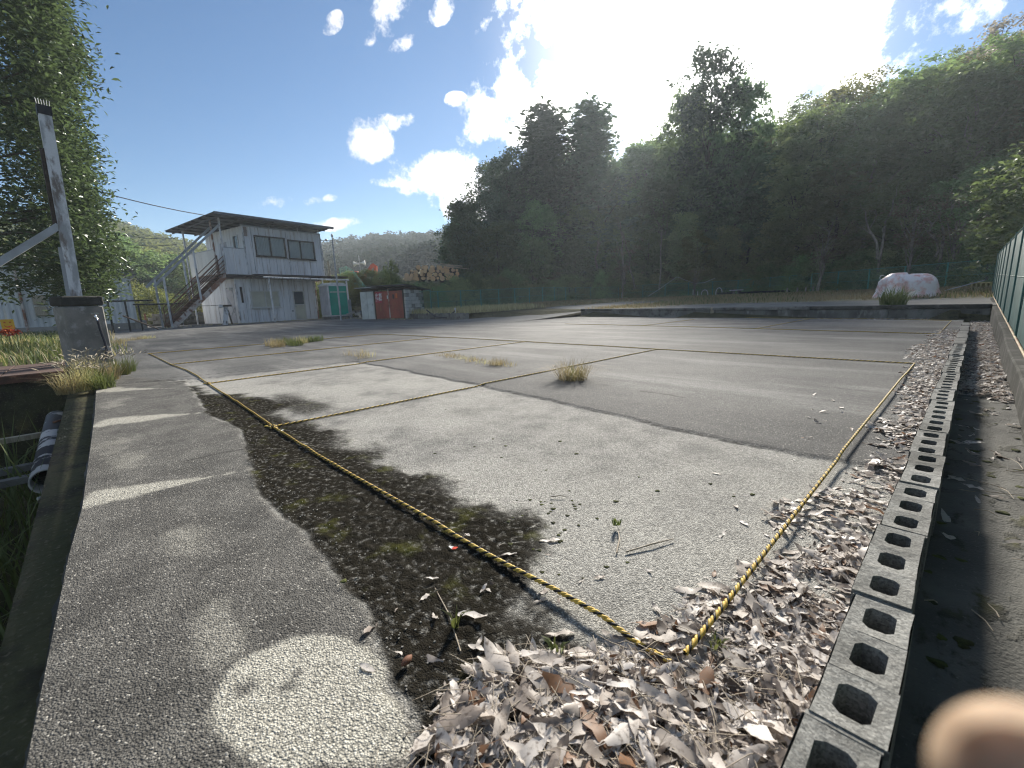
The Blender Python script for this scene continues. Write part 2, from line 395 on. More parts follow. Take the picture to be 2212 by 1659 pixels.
def terr_z(x, y):
    """ground beyond the lot: terrace, yard and hillside"""
    x = np.asarray(x, dtype=float); y = np.asarray(y, dtype=float)
    az = np.arctan2(x, y); r = np.hypot(x, y)
    z = .30 + .28 * sstep(0, 15, y - wall_y(x))
    r0 = np.interp(az, AZT, R0T); hh = np.interp(az, AZT, HILLT)
    d = r - r0 - 1.5
    hill = hh * (1 - np.exp(-np.clip(d, 0, None) / 16.0)) * 1.25
    front = sstep(math.radians(-64), math.radians(-54), az)
    z = z + hill * front + (fbm(x, y, .12, 3) - .5) * np.clip(d, 0, 6) * .25 * front
    # raised timber yard behind the overgrown bank
    yard = sstep(math.radians(-86), math.radians(-80), az) * (1 - sstep(math.radians(-58), math.radians(-54), az))
    z = z + 2.6 * sstep(33, 40, r) * yard
    return z
def lot_z(x, y): return .09 * sstep(-15, -30, x) + 0 * np.asarray(y)
def far_hill(x, y):
    az = np.arctan2(x, y); r = np.hypot(x, y)
    a = np.degrees(az)
    crest = np.interp(a, [-140, -110, -100, -92, -88.5, -86, -83, -80, -76, -72, -66, -62, -58, -54, -48], [6, 7.0, 7.6, 8.4, 8.7, 8.4, 7.2, 6.4, 6.2, 6.9, 8.0, 8.6, 8.4, 8.4, 7.5])
    rc = np.interp(a, [-100, -84, -80, -70, -50], [170, 170, 190, 200, 190])
    t = np.clip((r - 75) / (rc - 75), 0, 1.6)
    prof = np.where(t < 1, t ** 1.25, 1 - .5 * (t - 1))
    return prof * (np.tan(np.radians(crest)) * rc - 7) * (1 + .25 * (fbm(x, y, .025, 9) - .5) * (t < .97))
def ground_z(x, y):
    x = np.asarray(x, dtype=float); y = np.asarray(y, dtype=float)
    z = lot_z(x, y) - .035
    beyond = y > wall_y(x) + .12
    z = np.where(beyond, terr_z(x, y) - .02, z)
    az = np.degrees(np.arctan2(x, y)); r = np.hypot(x, y)
    z = np.where((az < -48) | (y < 0), np.maximum(z, np.where(r > 75, far_hill(x, y) + z * .3, -9)), z)
    z = z + .12 * sstep(-.6, -3, y) * sstep(-9.5, -11.5, x)
    z = np.where((x > -.25) & (y < 14.3) & (y > -.7), -.3, z)
    ditch = (x > -9.2) & (y < -.30)
    bank = sstep(-1.25, -2.2, y) + 0 * x
    z = np.where(ditch, -1.25 + bank * 1.2, z)
    return z
def grid_mesh(name, xs, ys, zf, mats, attrs=None, mask=None, warp=None):
    X, Y = np.meshgrid(xs, ys)
    if warp: Y = warp(X, Y)
    Z = zf(X, Y); nx, ny = len(xs), len(ys)
    V = np.stack([X.ravel(), Y.ravel(), Z.ravel()], 1)
    i = np.arange(ny - 1)[:, None] * nx + np.arange(nx - 1)[None]
    F = np.stack([i, i + 1, i + nx + 1, i + nx], -1).reshape(-1, 4)
    if mask is not None:
        cx_ = X[:-1, :-1] / 2 + X[1:, 1:] / 2; cy_ = Y[:-1, :-1] / 2 + Y[1:, 1:] / 2
        F = F[mask(cx_, cy_).ravel()]
    at = {k: f(X, Y).ravel() for k, f in (attrs or {}).items()}
    me = npmesh(name, V, F, mats, at, smooth=True); return me

# soil / undergrowth ground sheet reaching the horizon
m, t, b = newmat('ground'); g = G(t); p_ = g.pos()
n1 = g.noise(p_, .35, 6); n2 = g.noise(p_, 6, 5); n3 = g.noise(p_, 60, 3)
c_ = g.mix(g.ramp(n1, .4, .62), (.060, .060, .030), (.11, .10, .055)); c_ = g.mix(g.ramp(n2, .45, .7), c_, (.040, .036, .024)); c_ = g.mix(g.ramp(n3, .55, .75), c_, (.13, .115, .075))
g.put(b.inputs['Base Color'], c_); b.inputs['Roughness'].default_value = .97; b.inputs['Specular IOR Level'].default_value = .1
g.put(b.inputs['Normal'], g.bump(g.noise(p_, 25, 5), .8, .03)); MT['ground'] = m
gx = np.unique(np.concatenate([np.arange(-900, -120, 30), np.arange(-120, -44, 4), np.arange(-44, 12, .8), [-9.25, -9.15, -.27, -.2, 1.2], np.arange(12, 60, 4), np.arange(60, 900, 40)]))
gy = np.unique(np.concatenate([np.arange(-900, -60, 30), np.arange(-60, -8, 4), np.arange(-8, -.4, .4), [-.31, -.29, -.1], np.arange(0, 50, .8), np.arange(50, 110, 4), np.arange(110, 900, 30)]))
tag(link('ground', grid_mesh('ground', gx, gy, ground_z, MT['ground'])), kind='structure')

# ---------------------------------------------------------------- the asphalt lot
def pd(x, y, pts):
    """distance to a polyline"""
    d = np.full(np.shape(x), 1e9)
    for (ax_, ay_), (bx_, by_) in zip(pts[:-1], pts[1:]):
        vx, vy = bx_ - ax_, by_ - ay_; tt = np.clip(((x - ax_) * vx + (y - ay_) * vy) / (vx * vx + vy * vy + 1e-9), 0, 1)
        d = np.minimum(d, np.hypot(x - ax_ - tt * vx, y - ay_ - tt * vy))
    return d
def pzl(*pts): return [tuple(on_z(px_, py_)[:2]) for px_, py_ in pts]
# edge of the left-hand strip against the mossy band, from far to near
APRON = pzl((255, 815), (400, 828), (430, 865), (445, 895), (520, 930), (530, 965), (545, 1010), (562, 1075), (600, 1110), (655, 1160), (700, 1215), (735, 1260), (790, 1330), (805, 1400), (835, 1440), (850, 1500), (890, 1580), (880, 1659))
APRON_X = np.array([p[0] for p in APRON]); APRON_Y = np.array([p[1] for p in APRON]); o_ = np.argsort(APRON_X)
def apron_y(x): return np.interp(x, APRON_X[o_], APRON_Y[o_])
MOSS = pzl((440, 850), (640, 870), (560, 900), (800, 960), (840, 1020), (980, 1060), (1090, 1085), (1185, 1120), (1165, 1240), (1150, 1290), (1200, 1330))
MOSS_X = np.array([p[0] for p in MOSS]); MOSS_Y = np.array([p[1] for p in MOSS]); om = np.argsort(MOSS_X)
def moss_y(x): return np.interp(x, MOSS_X[om], MOSS_Y[om])
def moss_f(x, y):
    n = fbm(x, y, 2.5, 21) - .5; n2_ = fbm(x, y, 9, 31) - .5
    top = moss_y(x) + n * .45 + n2_ * .25
    m_ = sstep(.20, -.14, y - top) * sstep(-.02, .03, y - apron_y(x) + n2_ * .06) * sstep(-7.2, -6.0, x) 
    # two stray stains further out
    c1 = on_z(640, 872); m_ = np.maximum(m_, .7 * sstep(1.0, .2, np.hypot((x - c1[0]) / .9, (y - c1[1]) / .28) + n))
    return m_ * sstep(.38, .48, fbm(x, y, 5, 41) + .28)
def pale_f(x, y):
    """bleached, worn patches of the old surface"""
    n = fbm(x, y, .9, 5); n2_ = fbm(x, y, 3.2, 8)
    v = sstep(.38, .62, n * .6 + n2_ * .4)
    return v
PATCHX0 = on_z(774, 782)[0]
CR = pzl((774, 782), (1045, 836), (1420, 920), (1780, 995)); CRX = np.array([p[0] for p in CR]); CRY = np.array([p[1] for p in CR])
def crack_y(x): return np.interp(x, CRX, CRY) + (fbm(x, x * 0, 3.0, 77) - .5) * .09 + (fbm(x, x * 0, 14, 78) - .5) * .03
PL = pzl((774, 782), (474, 816), (211, 835))
def old_patch(x, y):
    """1 on the old pale surface in front of the crack"""
    side = np.interp(y, [PL[2][1], PL[1][1], PL[0][1]], [PL[2][0], PL[1][0], PL[0][0]])
    return (y < crack_y(x)) & (x > side)
def step_z(x, y):
    """newer sheet lies about a centimetre above the old one, with a crumbled lip"""
    side = np.interp(y, [PL[2][1], PL[1][1], PL[0][1]], [PL[2][0], PL[1][0], PL[0][0]])
    d = np.maximum(y - crack_y(x), side - x)
    return .013 * sstep(-.008, .02, d)
def lotz(x, y):
    z = step_z(x, y) + (fbm(x, y, .5, 51) - .5) * .012
    ap = y - apron_y(x) + (fbm(x, y, 12, 61) - .5) * .05
    z = z + .010 * sstep(.02, -.02, ap) + moss_f(x, y) * (.002 + .020 * np.clip(fbm(x, y, 44, 71) - .40, 0, 1))
    return z + lot_z(x, y)
def apron_f(x, y): return sstep(.015, -.015, y - apron_y(x) + (fbm(x, y, 12, 61) - .5) * .05)
CIRC = on_z(640, 1510); CIRC2 = [on_z(300, 1085), on_z(290, 912), on_z(262, 845)]
def blot_f(x, y):
    n = fbm(x, y, 6, 15) - .5; n2_ = fbm(x, y, 22, 16) - .5
    # pale worn disc at the camera's feet: worn concrete showing through
    cpx = pzl((475, 1500), (520, 1440), (600, 1400), (700, 1380), (770, 1400), (830, 1500), (890, 1640), (700, 1655), (520, 1620))
    c = np.mean(np.array(cpx), 0); th = np.arctan2(y - c[1], x - c[0]); pr = np.array([(math.atan2(q[1] - c[1], q[0] - c[0]), math.hypot(q[0] - c[0], q[1] - c[1])) for q in cpx]); pr = pr[np.argsort(pr[:, 0])]
    rr = np.interp(th, pr[:, 0], pr[:, 1], period=2 * math.pi)
    f = sstep(1.06, .94, np.hypot(x - c[0], y - c[1]) / rr + n * .12 + n2_ * .06)
    for q in ((530, 1500, .022), (620, 1493, .016), (640, 1465, .014)):
        w = on_z(q[0], q[1]); f = f * (1 - .85 * sstep(1.2, .6, np.hypot(x - w[0], y - w[1]) / q[2] + n2_ * 1.2))
    def lens(ax_, ay_, bx_, by_, wid, tail):
        a = on_z(ax_, ay_); b_ = on_z(bx_, by_); tl = on_z(*tail)
        v = b_ - a; ln = math.hypot(v[0], v[1]); s_ = ((x - a[0]) * v[0] + (y - a[1]) * v[1]) / ln / ln; d_ = np.abs((x - a[0]) * -v[1] + (y - a[1]) * v[0]) / ln
        return sstep(1.25, .7, d_ / (wid * (.04 + .96 * np.clip(1.05 - s_, 0, 1) ** .8 * sstep(-.5, .28, s_))) + n * .9 + n2_ * .6) * sstep(-.02, .03, s_ + n * .1) * sstep(1.6, .7, s_ + n)
    f = np.maximum(f, .95 * lens(178, 1088, 430, 1040, .125, (460, 1010)))
    f = np.maximum(f, .9 * lens(210, 917, 400, 898, .17, (500, 890)))
    f = np.maximum(f, .85 * lens(212, 845, 330, 842, .17, (400, 840)))
    for q, s_ in (((400, 1165), .06), ((470, 1370), .05), ((290, 1000), .10), ((250, 960), .09), ((250, 870), .1)):
        w = on_z(*q); f = np.maximum(f, .38 * sstep(1.3, .0, np.hypot((x - w[0]) / 2.6, y - w[1]) / s_ + n * 2.2 + n2_))
    return f
m, t, b = newmat('asphalt'); g = G(t); p_ = g.pos()
v1 = g.voro(p_, 240); v2 = g.voro(p_, 95)
st1 = g.n('ShaderNodeSeparateColor', {0: v1.outputs['Color']}).outputs[0]; st2 = g.n('ShaderNodeSeparateColor', {0: v2.outputs['Color']}).outputs[1]
nb = g.noise(p_, .8, 6, .6); nm = g.noise(p_, 5, 5, .6); nf = g.noise(p_, 300, 2)
newer = g.mix(g.ramp(nb, .35, .65), (.085, .085, .084), (.165, .162, .153))
sweep = g.noise(g.scale(p_, (.25, 1.4, 1)), 1.3, 5, .6)
newer = g.mix(g.ramp(sweep, .45, .7), newer, (.25, .245, .232))
older = g.mix(g.ramp(nm, .32, .68), (.18, .175, .162), (.33, .32, .292))
base = g.mix(g.attr('old'), newer, g.mix(g.attr('pale'), older, (.38, .368, .332)))
base = g.mix(g.math('MULTIPLY', g.attr('fresh'), .8), base, g.mix(g.ramp(nm, .3, .7), (.055, .055, .056), (.085, .084, .082)))
apr = g.mix(g.ramp(nm, .3, .7), (.082, .078, .070), (.150, .143, .128))
base = g.mix(g.attr('apron'), base, apr)
base = g.mix(g.attr('blot'), base, (.46, .44, .375))
# aggregate: every stone its own tone
stone = g.math('ADD', g.math('MULTIPLY', st1, .75), g.math('MULTIPLY', st2, .35))
k = g.math('ADD', .42, g.math('MULTIPLY', stone, 1.1))
edge = g.ramp(v1.outputs['Distance'], .62, .30)
k = g.math('MULTIPLY', k, g.math('ADD', .55, g.math('MULTIPLY', edge, .5)))
base = g.mix(1.0, base, g.n('ShaderNodeCombineColor', {0: k, 1: k, 2: k}).outputs[0], 'MULTIPLY')
chip = g.math('GREATER_THAN', st1, .965); base = g.mix(g.math('MULTIPLY', chip, .6), base, (.45, .43, .38))
mossn = g.noise(p_, 45, 5, .65); mcol = g.mix(g.ramp(g.noise(p_, 7, 4), .55, .75), (.021, .019, .015), (.055, .056, .018)); mcol = g.mix(g.ramp(mossn, .64, .8), mcol, (.07, .06, .042))
mk = g.ramp(g.math('ADD', g.attr('moss'), g.math('MULTIPLY', g.math('SUBTRACT', g.noise(p_, 40, 6, .7), .5), .9)), .22, .80)
base = g.mix(g.math('MULTIPLY', mk, g.ramp(mossn, .20, .50)), base, mcol)
base = g.mix(g.attr('dirt'), base, (.028, .026, .022))
g.put(b.inputs['Base Color'], base); b.inputs['Roughness'].default_value = .85; g.put(b.inputs['Specular IOR Level'], g.math('MULTIPLY', g.math('SUBTRACT', 1.0, g.attr('moss')), .3))
hgt = g.math('ADD', g.math('MULTIPLY', g.math('SUBTRACT', 1.0, v1.outputs['Distance']), .6), g.math('ADD', g.math('MULTIPLY', st2, .5), g.math('MULTIPLY', mossn, g.math('MULTIPLY', g.attr('moss'), 2.0))))
g.put(b.inputs['Normal'], g.bump(hgt, .7, .007)); MT['asphalt'] = m
CRK = [pzl((940, 770), (1035, 792), (1165, 812), (1400, 850), (1480, 862)), pzl((190, 828), (330, 822), (440, 812), (774, 782)), pzl((205, 838), (330, 831), (440, 824)), pzl((400, 1000), (470, 985), (560, 968)), pzl((1050, 834), (1100, 822), (1175, 803))]
def dirt_f(x, y):
    f = np.zeros(np.shape(x)); n = (fbm(x, y, 10, 88) - .5) * .06
    for c in CRK: f = np.maximum(f, sstep(.014, .004, pd(x + n, y + n, c)) * sstep(.4, .6, fbm(x, y, 3, 67) + .15))
    d = np.abs(y - crack_y(x)); f = np.maximum(f, .85 * sstep(.55, .75, fbm(x, y, 4, 66) + .3) * sstep(.012, .003, d) * (x > PL[0][0]) * (x < -.3))
    return f
def fresh_f(x, y):
    n = (fbm(x, y, 1.1, 111) - .5) * 1.1
    return sstep(.0, .05, y - crack_y(x)) * sstep(1.1, .3, (y - crack_y(x)) + n) * sstep(-5.2, -3.2, x + n) * (~old_patch(x, y))
ats = {'old': lambda x, y: old_patch(x, y) * 1.0, 'pale': pale_f, 'apron': apron_f, 'blot': blot_f, 'moss': moss_f, 'dirt': dirt_f, 'fresh': fresh_f}
def axis(*seg): return np.unique(np.round(np.concatenate([np.arange(a, b_, s_) for a, b_, s_ in seg]), 4))
LOTX1 = -.135; LOTY0 = -.14
def edge_y(x): return np.interp(x, [-8, -6.9, -6.37, -4.78, -2.47, -1.97, -1.07, 3], [-.045, -.05, -.06, -.083, -.138, -.168, -.2, -.21])
nx_ = axis((-7.5, -3.5, .035), (-3.5, -1.6, .02), (-1.6, LOTX1 + .001, .011)); ny_ = axis((LOTY0, 1.2, .011), (1.2, 3.2, .02), (3.2, 3.41, .05))
nx_ = np.append(nx_, LOTX1) if nx_[-1] < LOTX1 - .003 else nx_
def lot_warp(x, y): return y + (edge_y(x) - LOTY0) * np.clip(1 - (y - LOTY0) / .3, 0, 1)
def near_mesh():
    X, Y = np.meshgrid(nx_, ny_)
    return grid_mesh('asphalt_lot', nx_, ny_, lotz, MT['asphalt'], ats, warp=lot_warp)
lot = link('asphalt_lot', near_mesh()); tag(lot, kind='structure')
yb = float(ny_[-1]); xb = float(nx_[0])
fx_ = axis((-46, -30, 1.0), (-30, -7.5, .25), (-7.5, .0, .07)); fx_ = np.unique(np.append(fx_, [xb, LOTX1]))
fy_ = np.unique(np.append(axis((LOTY0, yb, .12), (yb, 6, .07), (6, 17, .25)), [yb]))
far = grid_mesh('asphalt_lot_far', fx_, fy_, lotz, MT['asphalt'], ats, mask=lambda x, y: ~((x > xb) & (y < yb)) & (x < LOTX1) & (y < wall_y(x) + .15), warp=lot_warp)
tag(link('asphalt_lot_far', far), kind='structure')
# crumbled edge of the slab along the ditch kerb and the kerb itself (lower ledge with a drop to the ditch)
mb = MB(); ex = np.arange(-7.6, 2.0, .03); je = edge_y(ex) - .004 - .02 * (fbm(ex, ex * 0, 9, 3) - .5) - .012 * fbm(ex, ex * 0, 30, 4)
vs = []; n_ = len(ex)
for x_, j_ in zip(ex, je):
    ey_ = float(edge_y(x_)); z_ = float(lotz(np.array([x_]), np.array([ey_]))[0]); vs += [(x_, ey_ + .002, z_ - .001), (x_, j_, z_ - .012), (x_, j_ - .006, -.10)]
mb.add(vs, [(3 * i + k_, 3 * i + 3 + k_, 3 * i + 4 + k_, 3 * i + 1 + k_) for i in range(n_ - 1) for k_ in (0, 1)], smooth=True)
tag(mb.build('slab_edge', MT['concrete_dark']), kind='structure')
mb = MB(); ky = -.275 + .004 * np.sin(ex * 3)
prof = lambda j: [(-.03, -.066), (j + .012, -.070), (j, -.085), (j - .01, -1.3)]
vs = []
for x_, j_ in zip(ex, ky): vs += [(x_, yy, zz) for yy, zz in prof(j_)]
mb.add(vs, [(4 * i + k_, 4 * i + 4 + k_, 4 * i + 5 + k_, 4 * i + 1 + k_) for i in range(n_ - 1) for k_ in (0, 1, 2)])
tag(mb.build('ditch_kerb', MT['concrete_dark']), kind='structure')
# gutter floor between the block kerb and the fence footing
m, t, b = newmat('gutter'); g = G(t); p_ = g.pos()
c_ = g.mix(g.ramp(g.noise(p_, 3, 6), .35, .65), (.066, .064, .057), (.12, .117, .104)); mo = g.ramp(g.noise(g.scale(p_, (1, .5, 1)), 14, 5, .6), .55, .66)
c_ = g.mix(mo, c_, (.035, .034, .024)); c_ = g.mix(g.ramp(g.noise(p_, 140, 3), .62, .75), c_, (.17, .16, .14)); c_ = g.mix(g.math('MULTIPLY', mo, g.ramp(g.noise(p_, 5, 3), .55, .7)), c_, (.06, .06, .015))
g.put(b.inputs['Base Color'], c_); b.inputs['Roughness'].default_value = .95
g.put(b.inputs['Normal'], g.bump(g.math('ADD', g.noise(p_, 120, 3), g.math('MULTIPLY', mo, .8)), .7, .008)); MT['gutter'] = m
gzf = lambda x, y: -.05 + .012 * (fbm(x, y, 6, 14) - .5) + .006 * fbm(x, y, 25, 15) + 0 * x
tag(link('gutter', grid_mesh('gutter', axis((-.14, .32, .02)), axis((-.6, 14.4, .03)), gzf, MT['gutter'])), kind='structure')
# fence footing along the right boundary
mb = MB(); fy = np.arange(-.6, 22.01, .45)
vs = []
for y_ in fy:
    zt = .05 + .0172 * y_; jx = .252 + .008 * math.sin(y_ * 1.7)
    vs += [(jx, y_, -.12), (jx + .012, y_, zt - .012), (jx + .024, y_, zt), (jx + .16, y_, zt), (jx + .16, y_, -.3)]
mb.add(vs, [(5 * i + k_ + 1, 5 * i + 6 + k_, 5 * i + 5 + k_, 5 * i + k_) for i in range(len(fy) - 1) for k_ in range(4)])
tag(mb.build('fence_footing', MT['concrete_dark']), kind='structure')

# ---------------------------------------------------------------- terrace, its retaining walls and the ramp
m, t, b = newmat('terrace'); g = G(t); p_ = g.pos()
c_ = g.mix(g.ramp(g.noise(p_, .7, 5), .4, .6), (.115, .115, .11), (.17, .165, .15)); gr = g.mix(g.ramp(g.noise(p_, 2.5, 6), .35, .65), (.15, .14, .065), (.24, .205, .105))
c_ = g.mix(g.attr('grass'), c_, gr); c_ = g.mix(g.ramp(g.noise(p_, 40, 3), .55, .8), c_, (.24, .23, .20))
g.put(b.inputs['Base Color'], c_); b.inputs['Roughness'].default_value = .95; g.put(b.inputs['Normal'], g.bump(g.noise(p_, 40, 4), .6, .02)); MT['terrace'] = m
def grass_f(x, y):
    n = (fbm(x, y, .35, 6) - .5) * 3
    d = y - wall_y(x)
    asph = sstep(-11, -8, x) * sstep(5.2, 3.8, d + n * .6 + (x + 4) * -.15)   # paved strip above the wall
    ramp_ = sstep(2.4, 1.4, np.abs(x + 14.3 - (y - 16) * .12)) * sstep(26, 22, y)
    return 1 - np.maximum(asph, ramp_)
def in_ramp(x, y): return (x > -16.5) & (x < -12.25) & (y < 20.5)
tx = np.unique(np.append(axis((-46, 6, .5)), [-16.5, -12.25])); ts = np.concatenate([[0, .1], np.arange(.5, 40, .8)])
X, D = np.meshgrid(tx, ts); Y = wall_y(X) + .02 + D; Z = terr_z(X, Y); nx2, ny2 = len(tx), len(ts)
i_ = np.arange(ny2 - 1)[:, None] * nx2 + np.arange(nx2 - 1)[None]; F = np.stack([i_, i_ + 1, i_ + nx2 + 1, i_ + nx2], -1).reshape(-1, 4)
mx_ = (X[:-1, :-1] + X[1:, 1:]) / 2; my_ = (Y[:-1, :-1] + Y[1:, 1:]) / 2
F = F[(~in_ramp(mx_, my_)).ravel()]
tag(link('terrace', npmesh('terrace', np.stack([X.ravel(), Y.ravel(), Z.ravel() + .012], 1), F, MT['terrace'], {'grass': grass_f(X, Y).ravel()}, smooth=True)), kind='structure')
def ramp_z(x, y): return .02 + (terr_z(np.full_like(x, -14.4), np.full_like(y, 20.5)) - .0) * sstep(11.8, 20.5, y)
tag(link('ramp', grid_mesh('ramp', axis((-16.6, -12.1, .25)), axis((11.4, 20.9, .3)), ramp_z, MT['terrace'], {'grass': lambda x, y: 0 * x})), kind='structure')
MT['wall_mid'] = mat('stained_wall', (.17, .165, .15), (.075, .073, .066), scale=1.8, streak=(1, 1, .4), rough=.93, bump=.5, c3=(.28, .275, .26))
def retaining(name, pts, label, top=.0, mats=None, thick=.22, cap=True, seg=1.8):
    """concrete wall cast in bays with a coping course; each bay and coping stone is a piece of its own"""
    root = empty(name, (*pts[0], 0)); tag(root, label, 'retaining wall')
    for (a, b_) in zip(pts[:-1], pts[1:]):
        a, b_ = Vector((*a, 0)), Vector((*b_, 0)); ln = (b_ - a).length; k_ = max(1, round(ln / seg)); d = (b_ - a) / k_
        nrm = Vector((-d.y, d.x, 0)).normalized(); ang = math.atan2(d.y, d.x)
        for i in range(k_):
            c = a + d * (i + .5) + nrm * thick / 2
            zt = float(terr_z(c.x, wall_y(c.x) + .3)) + .035 + random.uniform(-.006, .006) + top; zb = float(lot_z(c.x, c.y)) - .1
            hb = zt - (.10 if cap else 0)
            w_ = MB().box((c.x - pts[0][0], c.y - pts[0][1], (zb + hb) / 2), (d.length - .006, thick, hb - zb), rz=ang, bev=.012).build('wall_bay', mats or (MT['concrete'] if random.random() < .6 else MT['wall_mid']), root)
            if cap: MB().box((c.x - nrm.x * .012 - pts[0][0], c.y - nrm.y * .012 - pts[0][1], hb + .052), (d.length - .010, thick + .03, .096), rz=ang, bev=.015).build('coping', MT['concrete'] if random.random() < .5 else MT['concrete_dark'], root)
    return root
retaining('retaining_wall', [(-12.2, 15.95), (-6.64, 14.98), (.24, 14.15)], 'low dark stained concrete retaining wall along the grassy terrace behind the far ropes')
retaining('retaining_wall', [(-22.5, 13.0), (-16.6, 12.85)], 'short dark concrete wall right of the block shed at the foot of the green fence', cap=False)
retaining('retaining_wall', [(-40, 14.95), (-30.2, 13.95), (-27.0, 13.6)], 'low concrete block wall behind the green portable toilet', cap=False)
# ---------------------------------------------------------------- leaves, trees, grass
def leaf_cloud(P, size, tilt=.6, aspect=.5, fold=.25, seed=0, elong=1.0):
    """one folded diamond leaf (4 verts, 2 tris) at every point; returns V, F"""
    r_ = np.random.default_rng(seed); n = len(P)
    sz = size * r_.uniform(.65, 1.35, n)
    a = r_.uniform(0, 2 * np.pi, n)
    nrm = np.stack([r_.normal(0, tilt, n), r_.normal(0, tilt, n), np.ones(n)], 1); nrm /= np.linalg.norm(nrm, axis=1)[:, None]
    d = np.stack([np.cos(a), np.sin(a), np.zeros(n)], 1); d -= nrm * (d * nrm).sum(1)[:, None]; d /= np.linalg.norm(d, axis=1)[:, None]
    w = np.cross(nrm, d)
    hl = (sz * elong)[:, None] * .5; hw = (sz * aspect)[:, None] * .5; up = nrm * (sz * fold * .5)[:, None]
    V = np.stack([P - d * hl, P + w * hw + up, P + d * hl, P - w * hw + up], 1).reshape(-1, 3)
    i = np.arange(n)[:, None] * 4
    F = np.concatenate([i + [0, 1, 2], i + [0, 2, 3]], 1).reshape(-1, 3)
    return V, F
def limb_mb(mb, a, b, r0, r1, wob, k=5, n=6):
    a, b = np.array(a), np.array(b); pts = []
    for i in range(k + 1):
        t_ = i / k; p = a * (1 - t_) + b * t_ + np.array([random.uniform(-wob, wob), random.uniform(-wob, wob), 0]) * (0 < i < k)
        p[2] += .12 * np.linalg.norm(b - a) * math.sin(t_ * math.pi) * .5; pts.append(p)
    mb.tube([tuple(p) for p in pts], [r0 + (r1 - r0) * i / k for i in range(k + 1)], n, caps=False)
    return pts
def broad_crown(seed, nclump, per, leaf, shape, spread, sub=1.0, lo=.18):
    """clump centres on and inside an uneven envelope, leaves around each; unit height 10"""
    r_ = np.random.default_rng(seed); C_ = []; 
    ph = r_.uniform(0, 6.28, 4)
    while len(C_) < nclump:
        th = r_.uniform(0, 2 * np.pi); h = r_.uniform(lo, 1.0)
        env = shape(h) * (1 + .22 * np.sin(2 * th + ph[0] + h * 3) + .15 * np.sin(3 * th + ph[1] - h * 5) + .1 * np.sin(7 * h * 3 + ph[2]))
        rad = env * (r_.uniform(0, 1) ** .33 if r_.random() < .8 else r_.uniform(0, 1))
        C_.append((rad * np.cos(th), rad * np.sin(th), h * 10 + r_.normal(0, .2)))
    C_ = np.array(C_); rad = np.hypot(C_[:, 0], C_[:, 1])
    m_ = r_.integers(int(per * .5), int(per * 1.5), nclump)
    idx = np.repeat(np.arange(nclump), m_)
    sg = spread * r_.uniform(.6, 1.3, nclump)[idx][:, None]
    P = C_[idx] + r_.normal(0, 1, (len(idx), 3)) * sg * [1, 1, .55]
    # sprays droop away from the stem
    P[:, 2] -= .12 * np.hypot(P[:, 0], P[:, 1])
    cv = r_.uniform(0, 1, nclump)[idx] * .7 + r_.uniform(0, 1, len(idx)) * .3
    V, F = leaf_cloud(P, leaf, .65, .55, .2, seed + 1)
    return V, F, np.repeat(cv, 4), C_
def tree_proto(name, seed, nclump, per, leaf, shape, spread, mt, trunk_r=.16, bark='bark', lo=.18, limbs=14, lean=.3):
    random.seed(seed)
    V, F, var, C_ = broad_crown(seed, nclump, per, leaf, shape, spread, lo=lo)
    crown = npmesh('crown', V, F, MT[mt], {'var': var})
    mb = MB(); tp = (random.uniform(-lean, lean), random.uniform(-lean, lean), 8.6)
    tr = limb_mb(mb, (0, 0, -.8), tp, trunk_r, .03, .12, 9, 8)
    for i in range(limbs):
        c = C_[random.randrange(len(C_))]; k_ = min(8, max(2, int(c[2] * .62))); limb_mb(mb, tuple(tr[k_]), tuple(c * .94), trunk_r * .38, .012, .15, 4, 5)
    trunk = mb.mesh('trunk', MT[bark])
    return crown, trunk
oval = lambda h: 2.9 * np.sqrt(np.clip(1 - ((h - .55) / .5) ** 2, .02, 1))
tallo = lambda h: 2.1 * np.sqrt(np.clip(1 - ((h - .52) / .56) ** 2, .02, 1))
broad = lambda h: 3.7 * np.sqrt(np.clip(1 - ((h - .62) / .46) ** 2, .02, 1))
cone = lambda h: 2.0 * np.clip(1.04 - h, .02, 1) ** .75 + .12
ragged = lambda h: 2.4 * np.sqrt(np.clip(1 - ((h - .6) / .52) ** 2, .02, 1)) * (.6 + .5 * np.abs(np.sin(h * 13)))
